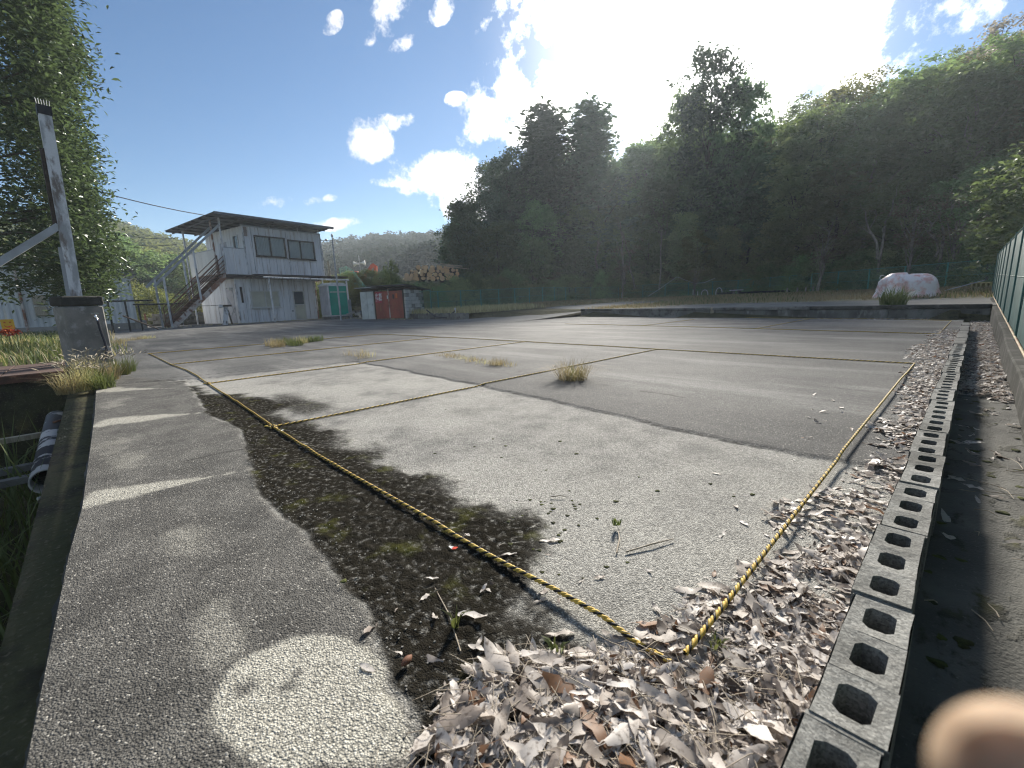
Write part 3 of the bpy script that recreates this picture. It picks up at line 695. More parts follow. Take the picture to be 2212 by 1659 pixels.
PROTO = {
    'oak': tree_proto('oak', 11, 230, 42, .35, oval, .38, 'leaf_dark'),
    'beech': tree_proto('beech', 12, 210, 42, .34, broad, .40, 'leaf_mid'),
    'chestnut': tree_proto('chestnut', 13, 200, 40, .35, tallo, .36, 'leaf_olive'),
    'laurel': tree_proto('laurel', 14, 220, 40, .33, oval, .36, 'leaf_mid', bark='palebark'),
    'cedar': tree_proto('cedar', 15, 300, 36, .26, cone, .30, 'leaf_conifer', lean=.05, lo=.08),
    'cypress': tree_proto('cypress', 16, 170, 44, .26, ragged, .30, 'leaf_conifer', lean=.15, lo=.3),
    'maple': tree_proto('maple', 17, 200, 36, .26, broad, .36, 'leaf_yellow', bark='palebark', lo=.3),
    'angelica': tree_proto('angelica', 18, 90, 36, .26, broad, .30, 'leaf_plum', bark='palebark', lo=.62),
    'thin': tree_proto('thin', 19, 46, 30, .22, lambda h: 2.4 * h + .2, .32, 'leaf_russet', bark='palebark', lo=.45, trunk_r=.12, limbs=20),
    'shrub': tree_proto('shrub', 20, 150, 44, .5, lambda h: 6.0 * np.sqrt(np.clip(1 - (h * .9) ** 2, .05, 1)), .75, 'leaf_mid', lo=.02, trunk_r=.2, limbs=6),
    'bramble': tree_proto('bramble', 21, 150, 44, .5, lambda h: 6.5 * np.sqrt(np.clip(1 - (h * .9) ** 2, .05, 1)), .8, 'leaf_olive', lo=.02, trunk_r=.2, limbs=6),
    'weed': tree_proto('weed', 22, 120, 40, .6, lambda h: 6.5 * np.sqrt(np.clip(1 - (h * .85) ** 2, .05, 1)), .9, 'leaf_yellow', lo=.02, trunk_r=.2, limbs=6),
}
def plant(kind, name, label, cat, x, y, h, wide=1.0, group=None, z=None, rz=None, tilt=0):
    crown, trunk = PROTO[kind]
    z = float(ground_z(x, y)) if z is None else z
    o = empty(name, (x, y, z), random.uniform(0, 6.28) if rz is None else rz)
    s = h / 10.0; o.scale = (s * wide, s * wide, s)
    if tilt: o.rotation_euler = (tilt, tilt * .5, o.rotation_euler[2])
    link('trunk', trunk, o); link('crown', crown, o)
    return tag(o, label, cat, group)
random.seed(5)
SKYP = [(900, 560), (940, 497), (955, 440), (1010, 450), (1045, 400), (1060, 345), (1130, 312), (1220, 312), (1300, 290), (1340, 296), (1400, 282), (1470, 270), (1520, 230), (1600, 255), (1660, 265), (1700, 250), (1750, 225), (1800, 215), (1870, 180), (1930, 170), (2000, 160), (2060, 130), (2130, 95), (2212, 70)]
SKA = np.array([azel(*p)[0] for p in SKYP]); SKE = np.array([azel(*p)[1] for p in SKYP])
def sky_z(az, r): return CAMH + r * math.tan(float(np.interp(az, SKA, SKE)))
nt_ = 0
MARKS = [(905, 'behind the log pile'), (985, 'at the round tree'), (1060, 'right of the round tree'), (1130, 'below the low cypress'), (1172, 'below the leftmost spire'), (1225, 'between the two spires'), (1272, 'below the second spire'), (1330, 'under the lowest dip of the skyline'), (1400, 'left below the glare'), (1470, 'behind the white pipes'), (1540, 'below the tallest tree'), (1610, 'behind the white slab table'), (1680, 'behind the dark pallets'), (1750, 'behind the thin russet tree'), (1820, 'left of the tarp heap'), (1890, 'just left above the tarp heap'), (1957, 'above the tarp heap'), (2030, 'right of the tarp heap'), (2090, 'above the yellow bench'), (2150, 'beside the pinkish flowering tree'), (2212, 'at the right edge of the picture')]
MAZ = [azel(x_, 640)[0] for x_, _ in MARKS]
def where(x, y):
    a = math.atan2(x, y); return MARKS[int(np.argmin([abs(a - q) for q in MAZ]))][1]
ROWS = ['at the forest edge', 'in the second row', 'on the lower slope', 'on the middle slope', 'on the upper slope', 'near the crest']
SHORT = {'oak': 'dark green broadleaf tree', 'beech': 'mid green spreading tree', 'chestnut': 'olive slender tree', 'laurel': 'mid green oval tree', 'cypress': 'sparse dark conifer', 'maple': 'yellow green tree'}
kinds = ['oak', 'beech', 'chestnut', 'laurel', 'oak', 'beech', 'cypress']
for row, (d, hm) in enumerate([(2.2, 6.5), (5.5, 8.0), (9.5, 9.0), (14, 9.5), (19.5, 10), (26, 10)]):
    az = R(-51.5) if row < 5 else R(-30)
    while az < R(9):
        r0 = float(np.interp(az, AZT, R0T)); r = r0 + d + random.uniform(-1.2, 1.2)
        x, y = r * math.sin(az), r * math.cos(az); zg = float(ground_z(x, y))
        lim = (sky_z(az, r) - zg) * random.uniform(.86, 1.05)
        h = min(hm * random.uniform(.8, 1.2), lim)
        if row >= 3: h = min(max(h, lim * random.uniform(.7, 1.0)), 13.5)
        k_ = random.choice(kinds)
        if az > R(-12) and random.random() < .22: k_ = 'maple'
        if h > 3.2:
            plant(k_, 'forest_tree', SHORT[k_] + ' ' + ROWS[row] + ' ' + where(x, y), 'tree', x, y, h, random.uniform(.9, 1.25), 'trees of the hillside forest'); nt_ += 1
        az += random.uniform(3.2, 4.6) / r * (1.0 if row else .9)
# trees that stand out on the skyline
def sky_tree(kind, name, label, px_, py_, r, wide=1.0, cat='tree'):
    p = on_r(px_, py_, r); zg = float(ground_z(p[0], p[1])); return plant(kind, name, label, cat, p[0], p[1], (p[2] - zg) / .985, wide, z=zg)
sky_tree('cedar', 'cedar_tree', 'tall pointed dark cedar, leftmost spire of the forest skyline', 1172, 245, 49, 1.45)
sky_tree('cedar', 'cedar_tree', 'tall dark cedar with a ragged tip, right of the leftmost spire on the skyline', 1272, 236, 50, 1.35)
sky_tree('cypress', 'cypress_tree', 'low dark cypress on the left shoulder of the forest below the spire', 1098, 330, 49, .9)
sky_tree('cypress', 'cypress_tree', 'tallest open crowned tree of the forest, dark against the white glare', 1540, 128, 50, .78)
sky_tree('oak', 'skyline_tree', 'leafy tree beside the tallest tree, dark against the glare', 1610, 190, 51, .62)
sky_tree('laurel', 'skyline_tree', 'leafy tree left of the tallest tree at the edge of the glare', 1490, 205, 52, .62)
sky_tree('oak', 'round_tree', 'round vine covered tree at the left end of the forest beside the logs', 1000, 438, 43.5, .9)
sky_tree('cedar', 'fir_tree', 'small pointed fir on the right skyline', 2120, 150, 55, .8)
sky_tree('angelica', 'angelica_tree', 'pinkish flowering tree top at the upper right corner of the forest', 2170, 62, 47, 1.15)
sky_tree('angelica', 'angelica_tree', 'small pinkish flowering crown on the right skyline beside the fir', 2040, 150, 54, .8)
sky_tree('maple', 'maple_tree', 'sunlit yellow green tree below the pinkish flowers at upper right', 2100, 130, 44, .95)
p = on_r(2195, 545, 24); plant('laurel', 'bushy_tree', 'mid green bushy tree behind the right end of the green fence', 'tree', p[0] + .6, p[1], 5.2, 1.1)
p = on_r(1500, 640, 43); plant('maple', 'maple_tree', 'small bright green tree behind the white pipes at the back fence', 'tree', p[0], p[1], 5.6, .8)
# undergrowth along the fences
ug = 0
for px_, r, h, k_ in [(x_, float(np.interp(azel(x_, 640)[0], AZT, R0T)) + random.uniform(-.4, 1.6), random.uniform(1.2, 2.6), random.choice(['shrub', 'bramble', 'shrub'])) for x_ in np.arange(960, 2215, 27)]:
    p = on_r(px_, 640, r); plant(k_, 'undergrowth_bush', ('olive' if k_ == 'bramble' else 'green') + ' undergrowth bush behind the back fence ' + where(p[0], p[1]), 'bush', p[0], p[1], h, random.uniform(.9, 1.3), 'undergrowth along the back fence', rz=random.uniform(0, 6)); ug += 1
p = on_r(1298, 625, 42); plant('shrub', 'dark_bush', 'dark rounded bush at the corner of the back fence', 'bush', p[0], p[1], 2.6, .55)
# pale bare trunks showing in the forest edge
for i, (a, b_, r) in enumerate([((1290, 555), (1290, 520), 42.5), ((1350, 590), (1340, 480), 43), ((1372, 600), (1345, 500), 43.5), ((1425, 600), (1430, 500), 43), ((1765, 605), (1800, 480), 35), ((1900, 560), (1930, 430), 34), ((2020, 555), (2060, 440), 33), ((2035, 545), (2000, 470), 33.2), ((2120, 470), (2112, 310), 38), ((1900, 520), (1870, 470), 33), ((2090, 565), (2110, 480), 32)]):
    A_, B_ = on_r(*a, r), on_r(*b_, r); mb = MB(); pts = limb_mb(mb, tuple(A_ - [0, 0, 1.0]), tuple(B_), .085, .035, .18, 6, 6)
    for q in range(3):
        e = pts[3 + q]; limb_mb(mb, tuple(e), tuple(e + np.array([random.uniform(-.9, .9), random.uniform(-.9, .9), random.uniform(.6, 1.5)])), .03, .008, .1, 4, 5)
    o = mb.build('bare_trunk', MT['palebark']); tag(o, 'pale bare trunk with few branches at the forest edge', 'tree trunk', 'bare trunks at the forest edge')
# slender trees standing free in front of the forest
for px_, r, h, lb in [(1770, 34, 4.2, 'thin russet tree leaning over the back fence left of the tarp heap'), (1500, 40.5, 2.6, 'thin forked young tree by the white pipes at the back fence'), (1345, 43, 5.5, 'thin russet tree among bare trunks right of the dark bush'), (1960, 32, 5.0, 'spreading russet tree behind the tarp heap'), (2050, 33, 5.5, 'russet tree with forked pale trunk right of the tarp heap')]:
    p = on_r(px_, 620, r); plant('thin', 'young_tree', lb, 'tree', p[0], p[1], h, 1.0)

NEAR = [(230, 'beside the big tree'), (262, 'above the warehouse roof'), (300, 'right of the warehouse roof'), (330, 'left of the stair canopy'), (350, 'behind the stair foot'), (380, 'behind the lower stairs'), (405, 'behind the middle of the stairs'), (430, 'behind the upper stairs'), (455, 'behind the stair landing'), (712, 'behind the portable toilet'), (735, 'behind the lamp post'), (758, 'left of the excavator arm'), (785, 'below the excavator arm'), (805, 'above the lockers'), (830, 'left of the vine column'), (850, 'at the vine column'), (872, 'above the shed roof'), (895, 'below the left end of the log pile'), (915, 'below the middle of the log pile'), (940, 'below the right end of the log pile'), (960, 'right of the log pile'), (990, 'below the round tree left side'), (1010, 'below the round tree'), (1030, 'below the round tree right side'), (1050, 'right of the round tree'), (1070, 'below the low cypress'), (1090, 'left of the pale bank grass'), (1110, 'behind the pale bank grass'), (1130, 'right behind the pale bank grass')]
def near_px(px_): return min(NEAR, key=lambda q_: abs(q_[0] - px_))[1]
# ---------------------------------------------------------------- overgrown bank between the back fence and the timber yard
bi = 0
for x_ in np.arange(705, 960, 16):
    for q, (rr, hh) in enumerate([(35.5, 2.5), (38.0, 3.2)]):
        px_ = x_ + q * 8; r = rr + random.uniform(-.5, .5) - (px_ > 850) * 3
        p = on_r(px_, 640, r); top = on_r(px_, random.uniform(600, 610) - (8 if q else 0) + (16 if px_ > 862 else 0) + (24 if 735 < px_ < 832 else 0), r)[2]; zg = float(ground_z(p[0], p[1]))
        plant('weed' if px_ < 790 and random.random() < .5 else random.choice(['shrub', 'bramble']), 'bank_bush', ('upper' if q else 'lower') + ' vine covered bush on the overgrown bank ' + near_px(px_), 'bush', p[0], p[1], max(1.2, top - zg), .62 if top - zg > 2 else .9, 'bushes on the overgrown bank', z=zg); bi += 1
p = on_r(848, 640, 34); tp_ = on_r(848, 566, 34)[2]; zg = float(ground_z(p[0], p[1])); plant('weed', 'vine_column', 'tall bright green vine column above the shed roof', 'bush', p[0], p[1], tp_ - zg, .28, z=zg)
for px_ in np.arange(985, 1130, 20):
    r = 31 + (px_ - 950) * .05 + random.uniform(0, 1.5); p = on_r(px_, 640, r); plant(random.choice(['shrub', 'bramble']), 'bank_bush', 'dark green bush behind the green fence ' + near_px(px_), 'bush', p[0], p[1], random.uniform(2.0, 3.0), .75, 'bushes below the round tree')
# greenery behind the stairs and the office
for px_, r, h in [(330, 44, 4.5), (350, 43, 3.4), (380, 42, 3.6), (405, 42, 3.0), (430, 42, 3.2), (455, 43, 3.0), (300, 46, 5.0), (270, 47, 5.5), (250, 50, 6)]:
    p = on_r(px_, 680, r); plant(random.choice(['weed', 'bramble', 'weed']), 'bank_bush', 'yellow green bush on the bank ' + near_px(px_), 'bush', p[0], p[1], h * .62, .75, 'bushes behind the stairs')
for px_, r, h in [(262, 66, 10), (300, 62, 8.0), (345, 64, 7.5), (385, 66, 7.5), (425, 64, 7), (230, 70, 10)]:
    p = on_r(px_, 680, r); plant(random.choice(['laurel', 'oak', 'beech']), 'garden_tree', 'green tree at the foot of the left hill ' + near_px(px_), 'tree', p[0], p[1], h, 1.15, 'trees at the foot of the left hill')

# ---------------------------------------------------------------- wooded far hills, one mass
def hill_wood(name, az0, az1, r0_, r1_, n, label, mt, seed, crown_r=2.6, per=70, leaf=1.1):
    r_ = np.random.default_rng(seed)
    az = r_.uniform(az0, az1, n); rr = np.sqrt(r_.uniform(r0_ ** 2, r1_ ** 2, n)); x = rr * np.sin(az); y = rr * np.cos(az); z = ground_z(x, y)
    cr = crown_r * r_.uniform(.6, 1.35, n); idx = np.repeat(np.arange(n), per)
    u = r_.normal(0, 1, (n * per, 3)); u /= np.linalg.norm(u, axis=1)[:, None]; u[:, 2] = np.abs(u[:, 2]) * 1.35 - .25
    P = np.stack([x, y, z + cr * 1.3], 1)[idx] + u * cr[idx][:, None] * r_.uniform(.75, 1.05, (n * per, 1))
    V, F = leaf_cloud(P, leaf, .7, .6, .2, seed); var = np.repeat(np.clip(r_.uniform(0, 1, n)[idx] * .75 + r_.uniform(0, .25, n * per), 0, 1), 4)
    o = link(name, npmesh(name, V, F, MT[mt], {'var': var})); return tag(o, label, 'forest', kind='stuff')
hill_wood('hill_forest', R(-97), R(-78.5), 85, 185, 1150, 'sunlit mixed woods covering the rounded hill at left', 'leaf_farlit', 3, 3.0, 75, 1.25)
hill_wood('hill_forest', R(-83), R(-50), 100, 205, 1500, 'dark bluish conifer woods on the far ridge behind the office', 'leaf_far', 4, 2.6, 60, 1.2)

# ---------------------------------------------------------------- the large tree at the left edge
def big_tree():
    random.seed(31); r_ = np.random.default_rng(31)
    base = np.array([-17.0, -3.4, 0.1]); root = empty('broadleaf_tree', tuple(base)); tag(root, 'large glossy leaved tree filling the left edge behind the steel post', 'tree')
    # crown outline read off the photograph: (x, y px) rim points at the tree's distance
    rim = [(120, -60), (130, 0), (150, 60), (178, 140), (160, 215), (165, 260), (200, 330), (205, 410), (235, 480), (250, 560), (240, 620), (215, 665)]
    ry = np.array([p[1] for p in rim]); rx = np.array([p[0] for p in rim])
    C_ = []
    while len(C_) < 1150:
        py_ = r_.uniform(-260, 690); xr = np.interp(py_, ry, rx)
        px_ = xr - 14 - abs(r_.normal(0, 1)) * (120 if r_.random() < .7 else 40)
        r = 17.0 + r_.uniform(-2.4, 2.4) * min(1, (xr - px_) / 60 + .25)
        if py_ > 640 and px_ > 130 and r_.random() < .6: continue
        p = on_r(px_, py_, r)
        if p[2] > (1.45 if px_ < 135 else .85): C_.append(p)
    C_ = np.array(C_); per = r_.integers(26, 72, len(C_)); idx = np.repeat(np.arange(len(C_)), per)
    P = C_[idx] + r_.normal(0, 1, (len(idx), 3)) * np.array([.24, .24, .13]) * r_.uniform(.6, 1.4, len(C_))[idx][:, None]
    P[:, 2] -= np.abs(r_.normal(0, .06, len(P)))
    V, F = leaf_cloud(P - base, .125, .8, .42, .3, 32, elong=1.1)
    cv = np.repeat(r_.uniform(0, 1, len(C_))[idx] * .65 + r_.uniform(0, .35, len(idx)), 4)
    link('crown', npmesh('crown', V, F, MT['leaf_glossy'], {'var': cv}), root)
    mb = MB(); tr = limb_mb(mb, (0, 0, -.4), (.3, -.3, 9.5), .26, .06, .2, 10, 10)
    for q in range(46):
        c = C_[random.randrange(len(C_))] - base; k_ = int(min(8, max(2, c[2] * .75))); limb_mb(mb, tuple(tr[k_]), tuple(c), .07, .012, .2, 5, 6)
    mb.build('trunk', MT['bark'], root)
big_tree()

# ---------------------------------------------------------------- grass
def blades(P, h, w, seed, bend=.5, hv=.4, droop=0, head=0):
    """grass blades: 5-vert tapering strips at points P"""
    r_ = np.random.default_rng(seed); n = len(P); a = r_.uniform(0, 2 * np.pi, n); hh = h * r_.uniform(1 - hv, 1 + hv, n)
    d = np.stack([np.cos(a), np.sin(a), 0 * a], 1); s_ = np.stack([-np.sin(a), np.cos(a), 0 * a], 1); up = np.array([0, 0, 1.0])
    bd = (bend * r_.uniform(.2, 1.2, n) * hh)[:, None]; ww = (w * r_.uniform(.6, 1.3, n))[:, None]; hh = hh[:, None]
    mid = P + up * hh * .62 + d * bd * .35; tip = P + up * hh * (1 - .25 * np.clip(bd / hh, 0, 1)) + d * bd
    V = np.stack([P - s_ * ww, P + s_ * ww, mid + s_ * ww * .8, mid - s_ * ww * .8, tip], 1).reshape(-1, 3)
    i = np.arange(n)[:, None] * 5
    return V, [(i + [0, 1, 2, 3]), (i + [3, 2, 4])], r_.uniform(0, 1, n)
def grass_patch(name, P, h, w, mt, seed, label, cat='grass', kind='stuff', bend=.5, group=None, loc=None):
    V, F, var = blades(P, h, w, seed, bend)
    o = link(name, npmesh(name, V, F, MT[mt], {'var': np.repeat(var, 5)}), loc=loc); return tag(o, label, cat, group, kind)
def scatter(n, x0, x1, y0, y1, fn, zf, seed):
    r_ = np.random.default_rng(seed); x = r_.uniform(x0, x1, n); y = r_.uniform(y0, y1, n); k_ = fn(x, y) > r_.uniform(0, 1, n); x, y = x[k_], y[k_]; return np.stack([x, y, zf(x, y)], 1)
tz = lambda x, y: terr_z(x, y)
gp = scatter(60000, -26, 1, 12.9, 34, lambda x, y: np.where((y > wall_y(x) + .15) & ~in_ramp(x, y), grass_f(x, y) * sstep(.25, .5, fbm(x, y, .6, 17)), 0), tz, 1)
grass_patch('terrace_grass', gp, .13, .010, 'grass_dry', 2, 'dry yellow grass covering the terrace before the back fence')
gp = scatter(9000, -20, 1, 16, 33, lambda x, y: np.where(y > wall_y(x) + 1, grass_f(x, y) * sstep(.45, .6, fbm(x, y, .3, 27)), 0), tz, 3)
grass_patch('terrace_weeds', gp, .16, .012, 'grass_green', 4, 'green weeds among the dry grass of the terrace')
gp = scatter(7000, -23, -12.5, 12.7, 18.5, lambda x, y: np.where((y > wall_y(x) - .1) & ~in_ramp(x, y), .9, 0), tz, 5)
grass_patch('bank_grass', gp, .28, .012, 'grass_dry', 6, 'tall pale grass on the bank left of the ramp')
gp = scatter(5200, -34, -20.3, 2.4, 13.6, lambda x, y: sstep(.55, .2, np.minimum(pd(x, y, [(-28.4, 3.0), (-29.3, 6.2), (-30.3, 11.4), (-27, 12.2), (-20.6, 12.2)]), 9)), lambda x, y: lot_z(x, y), 7)
grass_patch('edge_grass', gp, .10, .010, 'grass_dry', 8, 'dry grass strip along the foot of the office and shed')
gl = lambda x, y: ground_z(x, y)
gp = scatter(16000, -31, -11.5, -8, 1.2, lambda x, y: sstep(.35, .6, fbm(x, y, .5, 37) + .12) * sstep(.9, -.1, y + (x + 12) * -.05), gl, 9)
grass_patch('verge_grass', gp, .20, .012, 'grass_green', 10, 'green grass verge in front of the white warehouse')
gp = scatter(4500, -31, -11.5, -7, .6, lambda x, y: sstep(.4, .6, fbm(x, y, .7, 47)), gl, 11)
grass_patch('verge_straw', gp, .24, .010, 'grass_dry', 12, 'yellow straw among the green verge at left')
gp = scatter(9000, -9.2, .5, -2.8, -1.3, lambda x, y: sstep(-1.0, -1.7, y) * .9, gl, 13)
grass_patch('ditch_weeds', gp, .35, .012, 'grass_green', 14, 'dark weeds on the far bank of the ditch', bend=.9)
gp = scatter(500, -7, -1.0, -.9, -.32, lambda x, y: .6 + 0 * x, lambda x, y: -1.1 + 0 * x, 15)
grass_patch('ditch_grass', gp, .85, .008, 'grass_green', 16, 'long thin grass growing up inside the ditch', bend=.9)
# red spider lilies on the verge
mb = MB()
for px_, py_ in [(18, 738), (30, 735), (42, 742), (26, 746), (8, 742)]:
    c = on_z(px_, py_ + 8, .1) * 1.0; rootl = empty('spider_lily', (c[0], c[1], .05)); tag(rootl, 'red flower on a thin stem in the grass at the left edge', 'flower', 'red flowers on the verge')
    MB().tube([(0, 0, 0), (.02, 0, .2), (.03, .01, .42)], .006, 5).build('stem', MT['leaf_mid'], rootl)
    r_ = np.random.default_rng(int(px_)); pp = np.array([[.03, .01, .44]]) + r_.normal(0, .05, (40, 3)); V, F = leaf_cloud(pp, .09, 1.2, .22, .3, int(px_)); link('petals', npmesh('petals', V, F, MT['flower_red'], {'var': r_.uniform(0, 1, len(V))}), rootl)
def tuft(name, label, x, y, n, rad, h, w, mt, seed, bend=.7, z=None, group=None, heads=0):
    """a single grass plant: all blades spring from one root and fan outwards"""
    r_ = np.random.default_rng(seed); a = r_.uniform(0, 2 * np.pi, n); q = rad * np.sqrt(r_.uniform(0, 1, n)) * .45
    P = np.stack([q * np.cos(a), q * np.sin(a), 0 * q], 1); d = np.stack([np.cos(a), np.sin(a), 0 * a], 1)
    hh = h * r_.uniform(.35, 1.1, n)[:, None]; lean_ = (r_.uniform(.05, 1.0, n) ** 1.2 * bend)[:, None] * hh
    a = a + r_.normal(0, .8, n); d = np.stack([np.cos(a), np.sin(a), 0 * a], 1)
    s_ = np.stack([-np.sin(a), np.cos(a), 0 * a], 1) * w * r_.uniform(.5, 1.3, n)[:, None]; j = r_.normal(0, .16, (n, 3)) * hh * [1, 1, .4]
    mid = P + d * lean_ * .35 + np.array([0, 0, 1]) * hh * .6 + j * .5; tip = P + d * lean_ + np.array([0, 0, 1]) * (hh - lean_ * .35) + j
    V = np.stack([P - s_, P + s_, mid + s_ * .8, mid - s_ * .8, tip], 1).reshape(-1, 3); i = np.arange(n)[:, None] * 5; F = [i + [0, 1, 2, 3], i + [3, 2, 4]]
    root = empty(name, (x, y, float(lotz(np.array([x]), np.array([y]))[0]) if z is None else z)); tag(root, label, 'grass', group)
    link('blades', npmesh('blades', V, F, MT[mt], {'var': np.repeat(r_.uniform(0, 1, n), 5)}), root)
    if heads:
        k_ = np.argsort(-tip[:, 2])[:heads]; mbh = MB()
        for t_ in k_:
            e = tip[t_]; dd = d[t_] * .6 + np.array([0, 0, .3]); mbh.tube([tuple(e - dd * .02), tuple(e + dd * .03), tuple(e + dd * .075)], [.002, .007, .002], 5)
        mbh.build('seed_heads', MT['wood_pale'], root)
    return root
c = on_z(1237, 822); tuft('grass_tuft', 'large dry grass clump growing through the middle of the lot beside the rope', c[0], c[1], 430, .32, .25, .0016, 'grass_dry', 41, 2.0)
tuft('grass_tuft', 'greenish core shoots inside the large dry grass clump', c[0] + .02, c[1] + .01, 120, .2, .17, .0018, 'grass_green', 42, 1.0)
c = on_z(1075, 790); tuft('grass_tuft', 'small dry grass tuft in the crack left of the large clump', c[0], c[1], 190, .24, .12, .0018, 'grass_dry', 43, 1.5)
for i, (px_, py_, n_) in enumerate([(1050, 787, 60), (1025, 782, 80), (1005, 778, 70), (980, 773, 80), (960, 770, 60), (1095, 792, 60)]):
    c = on_z(px_, py_); tuft('crack_grass', 'short dry grass growing in the crack of the asphalt', c[0], c[1], int(n_ * 1.3), .34, .07, .0018, 'grass_dry', 50 + i, 1.3, group='grass in the asphalt crack')
for i, (px_, py_) in enumerate([(770, 772), (790, 770), (800, 774), (750, 770), (785, 776)]):
    c = on_z(px_, py_); tuft('sparse_grass', 'sparse pale stalks between two ropes at the left of the lot', c[0], c[1], 26, .2, .16, .002, 'grass_dry', 60 + i, .6, group='sparse stalks between the ropes')
for i, (px_, py_) in enumerate([(590, 748), (610, 745), (630, 746), (650, 743), (668, 740), (685, 738), (600, 751), (640, 748)]):
    c = on_z(px_, py_); tuft('lot_grass', 'green tuft in the strip of grass between the far left ropes', c[0], c[1], 150, .35, .20, .004, 'grass_green' if i % 3 else 'grass_dry', 70 + i, .8, group='tufts in the lot grass strip')
for i, (px_, py_, n_, h_) in enumerate([(200, 835, 260, .34), (235, 825, 260, .30), (262, 812, 240, .30), (175, 845, 220, .34), (225, 840, 220, .26), (150, 850, 160, .30), (275, 805, 160, .28), (190, 815, 200, .35)]):
    c = on_z(px_, py_); tuft('foxtail_grass', 'tall yellowing foxtail clump at the foot of the concrete pillar', c[0], c[1], n_, .22, h_, .003, 'grass_dry' if i % 2 else 'grass_green', 80 + i, 1.2, group='foxtails around the concrete pillar', heads=16, z=.0)
for i, (px_, py_) in enumerate([(255, 742), (275, 738), (300, 735), (320, 733), (240, 748)]):
    c = on_z(px_, py_); tuft('dry_grass', 'low dry grass patch on the asphalt right of the concrete pillar', c[0], c[1], 130, .5, .14, .003, 'grass_dry', 90 + i, 1.0, group='dry grass right of the pillar')
c = on_z(985, 1360); tuft('green_weed', 'small green weed with two leaves at the edge of the leaf litter', c[0], c[1], 9, .02, .07, .004, 'grass_green', 101, .9)
for i, (px_, py_) in enumerate([(1205, 1415), (1545, 1408), (1330, 1140)]):
    c = on_z(px_, py_); tuft('seedling', ['tiny green seedling in the leaf litter below the left rope', 'tiny green seedling beside the right rope end', 'tiny pale weed sprouting from bare asphalt'][i], c[0], c[1], 14, .03, .035, .004, 'grass_green', 110 + i, 1.0, z=.012)
c = on_z(1960, 642, .45); tuft('grass_tuft', 'pale bushy grass clump in front of the tarp heap on the terrace', c[0], c[1] - 3.2, 420, .6, .55, .006, 'grass_green', 121, .9, z=float(terr_z(c[0], c[1] - 3.2)))
# ---------------------------------------------------------------- two-storey site office
OX, OY = -29.6, 7.15; ORZ = R(13)     # front left corner of the upper room; front runs along local x
US = Vector((-math.sin(ORZ), math.cos(ORZ), 0)); UT = Vector((-math.cos(ORZ), -math.sin(ORZ), 0))
def osz(y0, z0):
    """from a reading on the plane x=-29.6 to (run along the front, height)"""
    q = y0 / 29.6; s = (29.6 * q - 7.15) / (US.y - US.x * -1 * q if False else (math.cos(ORZ) - math.sin(ORZ) * q)); k = (29.6 + math.sin(ORZ) * s) / 29.6
    return s, CAMH + (z0 - CAMH) * k
GO = .08
office = empty('site_office', (OX, OY, 0)); office.rotation_euler = (0, 0, math.pi / 2 + ORZ)   # local x = along front to the right, local y = into the depth
tag(office, 'two storey prefab site office with grey panel walls, outside stairs and flat dark roof', 'building')
DEP = 4.6; UW = 4.9; ZU0, ZU1 = 2.92, 5.62; ZL0, ZL1 = .12, 2.66; LS0, LS1 = -.80, 4.05; PS = -1.19
random.seed(3)
def opart(mb, name, m_, parent=office): return mb.build(name, m_, parent)
def panels(s0, s1, t_, z0, z1, w, thick=.04, holes=(), axis='s', m_='panel', out=-1):
    """upright wall panels with recessed seams; panels are cut round the openings"""
    n = max(1, round((s1 - s0) / w)); d = (s1 - s0) / n
    for i in range(n):
        a, b_ = s0 + i * d + .013, s0 + (i + 1) * d - .013
        spans = [(z0, z1)]; cuts = [(a, b_, z0, z1)]
        for (h0, h1, g0, g1) in holes:
            new = []
            for (p, q, u, v) in cuts:
                if q <= h0 or p >= h1: new.append((p, q, u, v)); continue
                new += [(p, q, u, g0 - .0)] if g0 > u else []
                new += [(p, q, g1, v)] if g1 < v else []
                if p < h0: new.append((p, h0, max(u, g0), min(v, g1)))
                if q > h1: new.append((h1, q, max(u, g0), min(v, g1)))
            cuts = new
        for (p, q, u, v) in cuts:
            if q - p < .01 or v - u < .01: continue
            mb = MB()
            if axis == 's': mb.box(((p + q) / 2, t_, (u + v) / 2), (q - p, thick, v - u))
            else: mb.box((t_, (p + q) / 2, (u + v) / 2), (thick, q - p, v - u))
            opart(mb, 'wall_panel', MT[m_])
    # backing seen in the seams
    mb = MB(); mid = [(s0 + .01, s1 - .01, z0 + .01, z1 - .01)]; cuts = mid
    for (h0, h1, g0, g1) in holes:
        new = []
        for (p, q, u, v) in cuts:
            if q <= h0 or p >= h1: new.append((p, q, u, v)); continue
            new += [(p, q, u, min(v, g0)), (p, q, max(u, g1), v), (p, h0, max(u, g0), min(v, g1)), (h1, q, max(u, g0), min(v, g1))]
        cuts = [c for c in new if c[1] - c[0] > .01 and c[3] - c[2] > .01]
    for (p, q, u, v) in cuts:
        if axis == 's': mb.box(((p + q) / 2, t_ + .03 * -out, (u + v) / 2), (q - p, .03, v - u))
        else: mb.box((t_ + .03 * -out, (p + q) / 2, (u + v) / 2), (.03, q - p, v - u))
    opart(mb, 'wall_backing', MT['seam'])
w1 = (*[osz(7.69, 0)[0], osz(9.37, 0)[0]], osz(8.5, 3.95)[1], osz(8.5, 5.13)[1]); w2 = (osz(9.5, 0)[0], osz(11.08, 0)[0], osz(10.3, 3.86)[1], osz(10.3, 5.0)[1])
panels(0, UW, 0, ZU0, ZU1, .44, holes=[w1, w2])
panels(0, DEP, 0, ZU0, ZU1, .9, axis='t', m_='panel', holes=[(.55, 1.1, ZU0 + 1.05, ZU1 - .45), (2.0, 2.85, ZU0 + .02, ZU0 + 2.0)])
